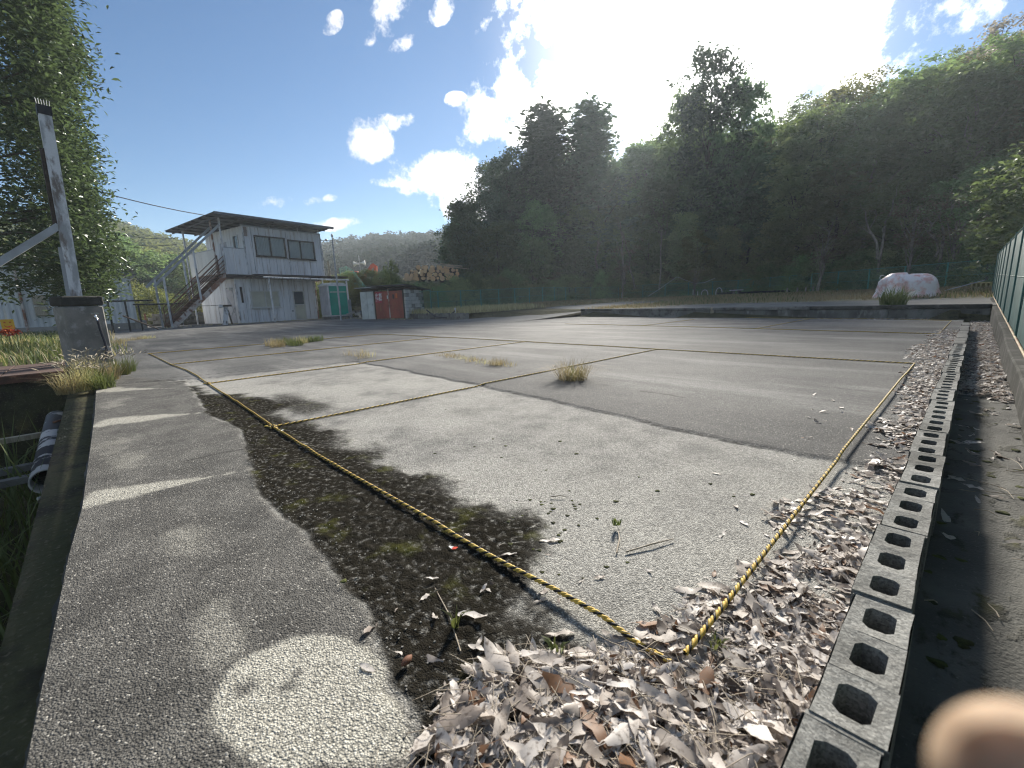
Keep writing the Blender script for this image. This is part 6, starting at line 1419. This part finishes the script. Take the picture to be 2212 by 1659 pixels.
for i in range(27):
    y_ = .20 + i * .4 + .195 - .0
    o = link('block', FB if i > 16 or i == 0 and False else HB[(i * 4) % 9], kb); o.location = (.005 * math.sin(i * 2.1) + (-.004 if i > 6 else 0), y_ + .137, ZB + random.uniform(-.003, .003) - (.004 if i > 6 else 0)); o.rotation_euler = (random.uniform(-.006, .006), random.uniform(-.004, .004), math.pi / 2 + random.uniform(-.006, .006))
for i in range(27):
    y_ = .20 + i * .4 + .137 - .005; MB().box((0, y_, ZB - .098), (.097, .013, .19)).build('mortar_joint', MT['blockcon'], kb)
# rougher mortar bed where the blocks meet the ground and one broken near end
MB().box((0, -.02, ZB - .125), (.098, .78, .19), bev=.01).build('mortar_bed', MT['concrete_dark'], kb)

# ---------------------------------------------------------------- ropes
def strand(pts, r_off, r_s, phase, pitch, steps, sides):
    """helical strand along a polyline, numpy"""
    P = np.array(pts, float); seg = np.linalg.norm(np.diff(P, axis=0), axis=1); cum = np.concatenate([[0], np.cumsum(seg)]); n = max(4, int(cum[-1] / pitch * steps)); s = np.linspace(0, cum[-1], n)
    C_ = np.stack([np.interp(s, cum, P[:, k]) for k in range(3)], 1); T = np.gradient(C_, axis=0); T /= np.linalg.norm(T, axis=1)[:, None]
    U = np.cross(T, [0, 0, 1.0]); U /= np.linalg.norm(U, axis=1)[:, None] + 1e-9; Wv = np.cross(U, T); a = 2 * np.pi * s / pitch + phase
    H = C_ + (U * np.cos(a)[:, None] + Wv * np.sin(a)[:, None]) * r_off
    th = 2 * np.pi * np.arange(sides) / sides
    V = (H[:, None] + (U[:, None] * np.cos(th)[None, :, None] + Wv[:, None] * np.sin(th)[None, :, None]) * r_s).reshape(-1, 3)
    i = np.arange(n - 1)[:, None] * sides + np.arange(sides)[None]; j = np.arange(n - 1)[:, None] * sides + (np.arange(sides)[None] + 1) % sides
    F = np.stack([i, j, j + sides, i + sides], -1).reshape(-1, 4); return V, F
def rope(label, pts, near=True, rad=.0066, group='marking ropes on the lot', knots=()):
    root = empty('marking_rope', tuple(pts[0])); tag(root, label, 'rope', group); o0 = np.array(pts[0]); Q = [np.array(p) - o0 for p in pts]
    pitch = .042 if near else .05; st_, sd = (10, 6) if near else (7, 4)
    for k, (nm, mt) in enumerate((('yellow_strand', 'yellow'), ('yellow_strand', 'yellow'), ('black_strand', 'ropeblack'))):
        V, F = strand(Q, rad * .50, rad * .56, 2 * math.pi * k / 3, pitch, st_, sd); link(nm, npmesh(nm, V, F, MT[mt], smooth=True), root)
    for kp in knots: knot(root, np.array(kp) - o0)
    return root
def knot(root, c, s=1.0):
    kn = empty('knot', tuple(c), 0, root); rr = random.Random(int(abs(c[0]) * 1000))
    for q in range(3):
        pts = []; ph = rr.uniform(0, 6)
        for i in range(15):
            a = i / 14 * 2 * math.pi * 1.5 + ph; pts.append(((.016 + .010 * math.cos(a * 1.3)) * math.cos(a) * 1.5 * s + q * .012, .018 * math.sin(a) * s, .012 + .009 * math.sin(a * 2 + q) * s))
        V, F = strand(pts, .0025, .0036, 0, .03, 10, 5); link('knot_loop', npmesh('knot_loop', V, F, MT['yellow'], smooth=True), kn); V, F = strand(pts, .003, .0034, 3.1, .03, 10, 5); link('knot_loop', npmesh('knot_loop', V, F, MT['ropeblack'], smooth=True), kn)
    V, F = strand([(-.01, 0, .012), (-.05, -.02 * rr.choice((-1, 1)), .008), (-.075, -.03, .006)], .002, .0055, 0, .05, 8, 6); link('rope_tail', npmesh('rope_tail', V, F, MT['yellow'], smooth=True), kn)
def lay(pxs, z=.008, wob=.0, n=None):
    W_ = [on_z(*p) for p in pxs]; out = []
    for a, b_ in zip(W_[:-1], W_[1:]):
        k = max(2, int(np.linalg.norm(b_ - a) / .12))
        for i in range(k): out.append(a + (b_ - a) * i / k)
    out.append(W_[-1]); out = np.array(out); out[:, 2] = lotz(out[:, 0], out[:, 1]) + z
    if wob: out[:, 1] += wob * np.sin(np.arange(len(out)) * .7) * np.sin(np.linspace(0, math.pi, len(out))); 
    return out
CN = (1457, 1448); CNR = (1479, 1437)
J = [(590, 925), (450, 830), (370, 790), (323, 766)]; JF = [(1420, 757), (1135, 740), (950, 730), (820, 723)]; RC = (1975, 790)
edge = lay([CN, (1300, 1350), (1100, 1232), (900, 1113), (700, 995), (590, 925), (520, 876), (450, 830), (425, 814), (405, 803), (370, 790), (323, 766)], .009)
edge[:, 2] += .016 * sstep(-.95, -.62, edge[:, 0]) * sstep(-.46, -.52, edge[:, 0])
nE = len(edge); splitE = 34
RR = lay([CNR, (1550, 1347), (1720, 1120), (1850, 950), (1975, 790)], .010); RR[:, 2] += .02 * sstep(.62, .85, RR[:, 1]) * sstep(5.4, 4.6, RR[:, 1])
rope('long yellow and black rope along the mossy left edge of the marked bays', list(edge), True, knots=[on_z(*J[3]) + [0, 0, .004]])
rope('yellow and black rope along the right side from the leaf litter to the far corner', list(RR), True)
for i, (a, b_) in enumerate(zip(J, JF)):
    rope(['nearest cross rope running past the large grass clump', 'second cross rope from the camera at left', 'third cross rope from the camera at left', 'farthest cross rope at left passing the grass strip'][i], list(lay([a, ((a[0] * .5 + b_[0] * .5), (a[1] * .5 + b_[1] * .5)), b_], .009)), i == 0, knots=[on_z(*a), on_z(*b_)] if i < 4 else ())
rope('far rope joining the ends of the four cross ropes to the right corner', list(lay([RC, JF[0], JF[1], JF[2], JF[3]], .009)), False)
F1, F2, F3, F4, F5 = (2055, 694.5), (2028, 724), (1632, 712), (1385, 705), (1220, 701)
rope('rope along the front of the second bay row towards the ramp', list(lay([F2, F3, F4, F5], .009)), False, knots=[on_z(*F3), on_z(*F4)])
rope('short yellow rope at the right end of the second bay row', list(lay([F2, F1], .009)), False)
rope('thin rope between the first and second far bays by the terrace wall', list(lay([F3, (1752, 690)], .009)), False)
rope('thin rope between the second and third far bays by the terrace wall', list(lay([F4, (1500, 691.5)], .009)), False)
rope('rope lying along the foot of the terrace wall', list(lay([(2055, 694.5), (1900, 690), (1752, 690), (1600, 687.5)], .009)), False)
c = on_z(1982, 790); tag(MB().box((c[0] + .02, c[1], .014), (.10, .018, .014), rz=.2, bev=.004).build('white_peg', MT['white']), 'white plastic peg at the right rope corner', 'peg')
c = on_z(612, 932); pgo = MB().tube([(c[0], c[1], .01), (c[0] + .02, c[1] - .03, .012), (c[0] + .045, c[1] - .015, .008)], .004, 6).build('wire_peg', MT['galv']); tag(pgo, 'bent metal peg under the first knot', 'peg')

# ---------------------------------------------------------------- dry leaves
m, t, b = newmat('dry_leaf'); g = G(t); var = g.attr('var'); oi = g.n('ShaderNodeObjectInfo').outputs['Random']; vv = g.math('FRACT', g.math('ADD', var, oi))
ca = g.mix(g.ramp(vv, .0, .55), (.25, .20, .165), (.52, .468, .42)); ca = g.mix(g.ramp(vv, .5, .9), ca, (.70, .65, .605)); ca = g.mix(g.math('GREATER_THAN', vv, .955), ca, (.24, .125, .065)); ca = g.mix(g.math('LESS_THAN', vv, .07), ca, (.10, .075, .06))
ca = g.mix(g.ramp(g.noise(g.pos(), 90, 4), .5, .75), ca, (.15, .115, .09))
g.put(b.inputs['Base Color'], ca); b.inputs['Roughness'].default_value = .55; b.inputs['Specular IOR Level'].default_value = .35
tr = g.n('ShaderNodeBsdfTranslucent', {'Color': ca}); ms = g.n('ShaderNodeMixShader', {0: .35, 1: b.outputs[0], 2: tr.outputs[0]}); t.links.new(ms.outputs[0], t.nodes['Material Output'].inputs[0]); MT['dry_leaf'] = m
def leaf_shape(seed):
    """curled dry leaf, 1 unit long: 6 stations x 3 across plus stalk"""
    r_ = random.Random(seed); V = []; ns = 7; flat = seed % 2 == 0; curl = r_.uniform(-.2, .3) if flat else r_.uniform(-.4, .8); cup = r_.uniform(.05, .25) if flat else r_.uniform(.1, .6) * r_.choice((1, 1, -1)); tw = r_.uniform(-.3, .3) if flat else r_.uniform(-.9, .9); wid = r_.uniform(.11, .18)
    for i in range(ns):
        t_ = i / (ns - 1); w = wid * math.sin(math.pi * (t_ * .92 + .05) ** .85) ** .8 * (1 + r_.uniform(-.22, .22)); x_ = t_ - .5; z0 = curl * (x_ * x_ - .12) * .8 + .05 * math.sin(t_ * 9 + seed)
        for k, s_ in enumerate((-1, 0, 1)):
            yy = s_ * w; zz = z0 + abs(s_) * w * cup + (.05 * math.sin(t_ * 14 + s_ * 2 + seed) * abs(s_)); a = tw * x_; V.append((x_ , yy * math.cos(a) - zz * math.sin(a) * .5, zz * math.cos(a) + yy * math.sin(a)))
    F = [(i * 3 + k, i * 3 + 3 + k, i * 3 + 4 + k, i * 3 + 1 + k) for i in range(ns - 1) for k in (0, 1)]
    b_ = len(V); V += [(-.5, -.008, V[1][2]), (-.5, .008, V[1][2]), (-.78, .004, V[1][2] + r_.uniform(-.1, .15))]
    V = np.array(V); V[:, 2] -= V[:, 2].min() * .8; V[:, 2] *= .62
    return V, np.array(F), np.array([[b_, b_ + 1, b_ + 2]])
LS = [leaf_shape(s) for s in range(20)]
LME = []
for V, F, F3 in LS: LME.append(npmesh('dry_leaf', V, [F, F3], MT['dry_leaf'], {'var': np.full(len(V), random.uniform(0, 1))}, smooth=True))
def rotm(n, r_, tilt):
    a = r_.uniform(0, 2 * np.pi, n); b_ = r_.normal(0, tilt, n); c_ = r_.normal(0, tilt, n) + (r_.uniform(0, 1, n) < .4) * np.pi
    Rz = np.zeros((n, 3, 3)); Rz[:, 0, 0] = np.cos(a); Rz[:, 0, 1] = -np.sin(a); Rz[:, 1, 0] = np.sin(a); Rz[:, 1, 1] = np.cos(a); Rz[:, 2, 2] = 1
    Ry = np.zeros((n, 3, 3)); Ry[:, 0, 0] = np.cos(b_); Ry[:, 0, 2] = np.sin(b_); Ry[:, 2, 0] = -np.sin(b_); Ry[:, 2, 2] = np.cos(b_); Ry[:, 1, 1] = 1
    Rx = np.zeros((n, 3, 3)); Rx[:, 1, 1] = np.cos(c_); Rx[:, 1, 2] = -np.sin(c_); Rx[:, 2, 1] = np.sin(c_); Rx[:, 2, 2] = np.cos(c_); Rx[:, 0, 0] = 1
    return Rz @ Ry @ Rx
def litter_density(x, y):
    """how deep the leaves lie: banked against the block kerb, deepest near the camera"""
    n = fbm(x, y, 3.5, 91); n2_ = fbm(x, y, 9, 92)
    # near bank: left limit of the litter by distance
    lim = np.interp(y, [.0, .26, .40, .52, .62, .72, .85, 1.0, 1.15, 1.3, 1.45, 1.55], [-.56, -.58, -.64, -.64, -.57, -.50, -.40, -.40, -.36, -.32, -.26, -.20])
    d = sstep(.05, -.05, lim - x + (n - .5) * .16) * sstep(1.62, 1.45, y + (n - .5) * .2)
    gap = .85 * sstep(.09, .03, np.hypot((x + .19) / 1.2, y - 1.30))            # bare spot by the kerb
    d = d * (1 - gap)
    # banks further along the kerb
    for y0, y1, w in ((1.62, 2.02, .25), (2.15, 2.55, .12), (2.75, 3.5, .15), (3.5, 5.2, .19), (5.2, 6.2, .24), (6.2, 8.0, .36), (8.0, 10.5, .28)):
        k = sstep(y0 - .12, y0 + .1, y) * sstep(y1 + .12, y1 - .1, y); d = np.maximum(d, k * sstep(.05, -.06, -.13 - w - x + (n - .5) * .25) * .95)
    return d
ROPES = [[tuple(on_z(*CN)[:2]), tuple(on_z(590, 925)[:2])], [tuple(on_z(*CNR)[:2]), tuple(on_z(1975, 790)[:2])]]
def strew(n, x0, x1, y0, y1, size, seed, zmul, dens=litter_density, zf=None):
    r_ = np.random.default_rng(seed); x = r_.uniform(x0, x1, n); y = r_.uniform(y0, y1, n); d = dens(x, y); k = d > r_.uniform(.02, 1, n); x, y, d = x[k], y[k], d[k]
    z = (lotz(x, y) if zf is None else zf(x, y)) + r_.uniform(0, 1, len(x)) ** 1.3 * zmul * d * sstep(.0, .07, np.minimum(pd(x, y, ROPES[0]), pd(x, y, ROPES[1]))); s = size * np.clip(np.exp(r_.normal(0, .42, len(x))), .35, 1.75); return np.stack([x, y, z], 1), s
def join_leaves(name, P, s, seed, label, tilt=.2, mt='dry_leaf', cat='leaves'):
    r_ = np.random.default_rng(seed); n = len(P); M3 = rotm(n, r_, tilt); which = r_.integers(0, len(LS), n); Vs, F4, F3, va = [], [], [], []; base = 0
    for q, (V, F, Ft) in enumerate(LS):
        k = np.where(which == q)[0]
        if not len(k): continue
        W_ = np.einsum('nij,vj->nvi', M3[k], V) * s[k][:, None, None] + P[k][:, None]; nv_ = V.shape[0]; off = base + np.arange(len(k))[:, None, None] * nv_
        Vs.append(W_.reshape(-1, 3)); F4.append((F[None] + off).reshape(-1, 4)); F3.append((Ft[None] + off).reshape(-1, 3)); va.append(np.repeat(r_.uniform(0, 1, len(k)), nv_)); base += len(k) * nv_
    o = link(name, npmesh(name, np.concatenate(Vs), [np.concatenate(F4), np.concatenate(F3)], MT[mt], {'var': np.concatenate(va)}, smooth=True)); return tag(o, label, cat, kind='stuff')
P1, s1_ = strew(5000, -.85, -.125, .05, 1.65, .058, 201, .014)
P2, s2_ = strew(7000, -.62, -.125, 1.5, 10.6, .054, 202, .018)
P3, s3_ = strew(5200, -.02, .25, 1.9, 14.1, .06, 203, .02, dens=lambda x, y: np.maximum(sstep(3.8, 4.3, y) * sstep(.42, .55, fbm(x, y, 1.2, 95)), np.maximum(sstep(6.5, 7.5, y) * .95, .05)), zf=lambda x, y: gzf(x, y) + .004)
P4, s4_ = strew(1100, -3.2, -.3, 13.4, 14.15, .06, 204, .02, dens=lambda x, y: sstep(13.7, 14.05, y) * .8)
P5, s5_ = strew(90, -1.15, -.45, .3, 1.1, .05, 205, .006, dens=lambda x, y: sstep(-1.15, -.5, x) * .8)
P6, s6_ = strew(260, -.9, -.14, .4, 4.2, .045, 206, .006, dens=lambda x, y: sstep(-1.0, -.2, x) * .5)
# the leaves that show largest are individuals
dist = np.linalg.norm(P1 - CAM, axis=1) - P1[:, 2] * 9; inview = []
for i in np.argsort(dist):
    v_ = ROT.T @ (P1[i] - CAM); 
    if v_[2] > 0 and abs(v_[0] / v_[2]) < 1.15 and abs(v_[1] / v_[2]) < .87: inview.append(i)
    if len(inview) >= 280: break
r_ = np.random.default_rng(300); Rm = rotm(len(P1), r_, .2)
for i in inview:
    o = link('dry_leaf', LME[int(r_.integers(0, len(LME)))]); M_ = Matrix(Rm[i].tolist()).to_4x4(); M_.translation = Vector(P1[i]) + Vector((0, 0, .006)); o.matrix_world = M_ @ Matrix.Scale(float(s1_[i]) * 1.12, 4)
    tag(o, 'curled grey brown dry leaf on top of the near leaf litter', 'leaf', 'loose dry leaves in the near litter')
rest = np.setdiff1d(np.arange(len(P1)), inview)
join_leaves('leaf_litter', P1[rest], s1_[rest], 301, 'deep litter of dry grey brown leaves in the near right corner')
join_leaves('leaf_litter', P2, s2_, 302, 'dry leaves drifted along the left side of the block kerb')
join_leaves('leaf_litter', P3, s3_, 303, 'dry leaves lying in the gutter right of the block kerb')
join_leaves('leaf_litter', P4, s4_, 304, 'dry leaves at the foot of the terrace wall')
join_leaves('leaf_scatter', np.concatenate([P5, P6]), np.concatenate([s5_, s6_]), 305, 'single leaves strewn over the moss and asphalt beside the litter', tilt=.15)
# crumbled small fragments and twigs under the leaves
r_ = np.random.default_rng(310); Pf, sf = strew(9000, -.72, -.125, .05, 1.6, .018, 311, .022); join_leaves('leaf_crumbs', Pf, sf, 312, 'crumbled leaf fragments between the dry leaves', tilt=.5)
def twigs(name, label, n, x0, x1, y0, y1, dens, lmin, lmax, r0_, seed, z=.012, mt='straw'):
    r_ = np.random.default_rng(seed); mb = MB(); c = 0
    while c < n:
        x, y = r_.uniform(x0, x1), r_.uniform(y0, y1)
        if dens(np.array([x]), np.array([y]))[0] < r_.uniform(0, 1): continue
        a = r_.uniform(0, math.pi * 2); l_ = r_.uniform(lmin, lmax); zz = float(lotz(np.array([x]), np.array([y]))[0]) + z + r_.uniform(0, .018); bx, by = math.cos(a) * l_ / 2, math.sin(a) * l_ / 2; k = r_.normal(0, .12) * l_
        mb.tube([(x - bx, y - by, zz), (x - by * k * 3, y + bx * k * 3, zz + r_.uniform(-.004, .01)), (x + bx, y + by, zz + r_.normal(0, .008))], [r0_, r0_ * .9, r0_ * .5], 4, caps=False); c += 1
    return tag(mb.build(name, MT[mt]), label, 'twigs', kind='stuff')
MT['straw'] = mat('straw', (.42, .36, .28), (.28, .23, .17), scale=40, rough=.7, fine=.1)
nearlit = lambda x, y: litter_density(x, y) * sstep(1.15, .5, y)
twigs('leaf_stalks', 'thin pale leaf stalks and twigs tangled in the near litter', 1000, -.75, -.13, .02, 1.2, nearlit, .035, .12, .0009, 320, z=.004)
for i, (a, b_, rr, lb) in enumerate([((1352, 1196), (1455, 1168), .0028, 'long thin twig lying on bare asphalt before the leaf litter'), ((1332, 1198), (1335, 1145), .0025, 'short upright looking twig beside the long thin twig'), ((1190, 1076), (1222, 1076), .002, 'short pinkish stalk on the pale asphalt'), ((995, 1412), (940, 1275), .0018, 'dry stalk beside the small green weed')]):
    A_, B_ = on_z(*a), on_z(*b_); md = (A_ + B_) / 2 + [0.004, .006, .004]; pts = [A_ + [0, 0, .006], md + [0, 0, .006], B_ + [0, 0, .007]]; tag(MB().tube([tuple(p) for p in pts], [rr, rr, rr * .6], 6).build('twig', MT['straw']), lb, 'twig')
# straw in the gutter
rr_ = random.Random(5)
for i in range(22):
    x, y = rr_.uniform(.0, .23), rr_.uniform(.75, 3.2); a = rr_.uniform(0, 6.3); l_ = rr_.uniform(.03, .14); z_ = -.036
    tag(MB().tube([(x, y, z_), (x + math.cos(a) * l_ * .5 + .005, y + math.sin(a) * l_ * .5, z_ + rr_.uniform(0, .012)), (x + math.cos(a) * l_, y + math.sin(a) * l_, z_ + .004)], [.0016, .0014, .0008], 5).build('straw_stalk', MT['straw']), 'dry straw stalk on the dark gutter floor', 'straw', 'straw stalks in the gutter')
# moss cushions
MT['moss'] = mat('moss', (.030, .032, .012), (.075, .085, .018), scale=30, rough=.95, fine=.3, fscale=400, bump=1.0, bscale=300, bdist=.004)
def cushion(seed):
    r_ = random.Random(seed); mb = MB(); n = 12; vs = []; ph = r_.uniform(0, 6)
    for k, (q, z_) in enumerate(((1.0, -.05), (.92, .22), (.62, .42), (.25, .5))):
        for j in range(n): a = 2 * math.pi * j / n; e = 1 + .22 * math.sin(3 * a + ph) + .1 * math.sin(5 * a) + r_.uniform(-.06, .06); vs.append((q * e * math.cos(a), q * e * math.sin(a), z_ + r_.uniform(-.04, .04)))
    vs.append((0, 0, .52)); fs = [(k * n + j, k * n + (j + 1) % n, (k + 1) * n + (j + 1) % n, (k + 1) * n + j) for k in range(3) for j in range(n)] + [(3 * n + j, 3 * n + (j + 1) % n, 4 * n) for j in range(n)]
    mb.add(vs, fs, smooth=True); return mb.mesh('moss_cushion', MT['moss'])
CM = [cushion(s) for s in range(5)]; rr_ = random.Random(9)
mpts = [(1245, 980, .012), (1210, 953, .011), (1065, 948, .009), (1092, 963, .009), (1025, 965, .008), (940, 980, .009), (1083, 988, .008), (963, 885, .007), (1535, 1045, .010), (1420, 1060, .010), (1330, 1083, .011), (1625, 1068, .012), (1210, 1170, .011), (742, 1261, .012), (1250, 1135, .008), (1195, 1100, .010), (1170, 1090, .008), (1145, 1080, .008), (1585, 1072, .007), (1290, 1120, .007), (1310, 1225, .008), (1355, 1215, .006), (1180, 1015, .006), (1380, 1030, .006), (1230, 1060, .006), (1195, 1130, .009), (1165, 1190, .008)]
for px_, py_, s_ in mpts + [(rr_.uniform(1080, 1260), rr_.uniform(1080, 1250), rr_.uniform(.004, .009)) for _ in range(26)]:
    c = on_z(px_, py_); o = link('moss_cushion', rr_.choice(CM)); o.location = (c[0], c[1], float(lotz(np.array([c[0]]), np.array([c[1]]))[0])); o.scale = (s_, s_ * rr_.uniform(.7, 1.1), s_ * .7); o.rotation_euler = (0, 0, rr_.uniform(0, 6)); tag(o, 'small dark green moss cushion on the asphalt beside the mossy band', 'moss', 'moss cushions on the asphalt')
for i in range(70):
    x, y = rr_.uniform(-.015, .235), rr_.uniform(.7, 4.5)
    if rr_.random() > (.9 if x < .08 or x > .2 else .35): continue
    o = link('moss_cushion', rr_.choice(CM)); s_ = rr_.uniform(.006, .018); o.location = (x, y, -.047); o.scale = (s_, s_ * 1.3, s_ * .6); o.rotation_euler = (0, 0, rr_.uniform(0, 6)); tag(o, 'dark moss cushion on the gutter floor right of the block kerb', 'moss', 'moss cushions in the gutter')
# pebbles loosened from the asphalt edge
pm = [MB().lathe([(.2, 0), (.9, .3), (1.0, .6), (.6, .95)], (0, 0, 0), 7).mesh('pebble', MT['concrete_pale']) for _ in range(2)]
mb = MB()
for i in range(420):
    x = rr_.uniform(-3.2, -.55); y = float(apron_y(np.array([x]))[0]) + abs(rr_.gauss(0, .10)) - .02; s_ = rr_.uniform(.0007, .0020); z_ = float(lotz(np.array([x]), np.array([y]))[0]); a = rr_.uniform(0, 6)
    mb.box((x, y, z_ + s_ * .5), (s_ * 2.4, s_ * 1.8, s_ * 1.5), rz=a)
tag(mb.build('loose_grit', MT['concrete_pale']), 'loose pale grit along the crumbled edge of the mossy band', 'grit', kind='stuff')
# small finds
c = on_z(978, 1188); o = empty('tape_scrap', (c[0], c[1], float(lotz(c[0:1], c[1:2])[0]) + .004), R(20)); tag(o, 'scrap of orange and white tape beside the left rope', 'scrap')
MB().add([(0, -.006, 0), (.016, -.005, .004), (.017, .005, .006), (0, .006, .002)], [(0, 1, 2, 3)]).add([(0, -.006, -.0012), (.016, -.005, .0028), (.017, .005, .0048), (0, .006, .0008)], [(3, 2, 1, 0)]).build('orange_piece', mat('tape_orange', (.75, .10, .05), rough=.4, fine=.02), o)
MB().add([(0, -.006, .001), (-.012, -.004, .006), (-.013, .005, .003), (0, .006, .003)], [(0, 1, 2, 3)]).add([(0, -.006, 0), (-.012, -.004, .005), (-.013, .005, .002), (0, .006, .002)], [(3, 2, 1, 0)]).build('white_piece', MT['white'], o)
c = on_z(880, 1442); mb = MB(); V = []
for k in range(7):
    for j in range(9): a = 2 * math.pi * j / 9; q = math.sin(math.pi * (k + .4) / 6.8); V.append(((k - 3) * .0055, .009 * q * math.cos(a) * (1 + .15 * math.sin(j * 2 + k)), .008 + .008 * q * math.sin(a)))
mb.add(V, [(k * 9 + j, k * 9 + (j + 1) % 9, (k + 1) * 9 + (j + 1) % 9, (k + 1) * 9 + j) for k in range(6) for j in range(9)], smooth=True); mb.add(V[:9], [tuple(range(9))]); mb.add(V[-9:], [tuple(range(9))]); o = mb.build('seed_pod', mat('brown_pod', (.20, .09, .05), (.12, .055, .035), scale=60, coords='obj')); o.location = (c[0], c[1], .01); o.rotation_euler = (0, 0, 1.9); tag(o, 'reddish brown seed pod at the left edge of the leaf litter', 'seed pod')
for i, (px_, py_) in enumerate([(935, 1258), (1010, 1160), (1045, 1278)]):
    c = on_z(px_, py_); o = link('dry_leaf', LME[i * 3]); o.location = (c[0], c[1], float(lotz(c[0:1], c[1:2])[0]) + .006); o.scale = (.035, .035, .035); o.rotation_euler = (0, .2, i * 2.0 + 1); tag(o, ['single pale leaf on the moss left of the weed', 'small pale leaf chip on the moss above the tape scrap', 'single pale leaf on dark moss under the left rope'][i], 'leaf')

# ---------------------------------------------------------------- fingertip of the person holding the camera
def hand():
    d_ = lambda px_, py_, q: np.array(CAM) + sight(px_, py_) / 944.5 * q
    A_ = d_(2240, 1725, .046)           # tip pad centre
    B_ = d_(2400, 1850, .052); C_ = d_(2620, 2000, .058); D_ = d_(2700, 2000, .045); E_ = np.array(CAM) + ROT @ np.array([.10, .075, -.02])
    pts = [A_ + (A_ - B_) * .10, A_, (A_ + B_) / 2, B_, C_, D_, E_]; rad = [.0060, .0104, .0108, .0110, .0112, .0120, .016]
    mb = MB(); mb.tube([tuple(p) for p in pts], rad, 18)
    root = empty('person', tuple(A_)); tag(root, 'out of focus fingertip of the person holding the camera at the lower right', 'person')
    for v in range(len(mb.v)): mb.v[v] = tuple(np.array(mb.v[v]) - A_)
    # palm and the other fingers behind the camera's edge
    pal = ROT @ np.array([.115, .085, -.05]) + np.array(CAM) - A_
    o = mb.build('finger', MT['skin'], root); md = o.modifiers.new('s', 'SUBSURF'); md.levels = 1; md.render_levels = 2
    ax_ = (A_ - B_) / np.linalg.norm(A_ - B_); toward = (np.array(CAM) - A_); toward -= ax_ * (toward @ ax_); toward /= np.linalg.norm(toward); sd = np.cross(ax_, toward)
    nv = []
    for i in range(5):
        for j in range(7):
            u = (i / 4 - .3) * .010; a = (j / 6 - .5) * 1.7; nv.append(tuple(ax_ * u + toward * .0084 * math.cos(a) + sd * .0084 * math.sin(a)))
    return root
hand()
# ---------------------------------------------------------------- hazy air
hz = MB().box((-60, 40, 19), (640, 600, 46)).build('haze', []); hz['kind'] = 'stuff'; tag(hz, 'thin sunlit haze in the air over the lot and hills', 'haze')
hm = bpy.data.materials.new('haze'); hm.use_nodes = True; ht = hm.node_tree
for n_ in list(ht.nodes): ht.nodes.remove(n_)
pv = ht.nodes.new('ShaderNodeVolumePrincipled'); pv.inputs['Density'].default_value = .0009; pv.inputs['Anisotropy'].default_value = .40; pv.inputs['Color'].default_value = (.82, .92, 1.0, 1)
ho = ht.nodes.new('ShaderNodeOutputMaterial'); ht.links.new(pv.outputs[0], ho.inputs['Volume']); hz.data.materials.append(hm)
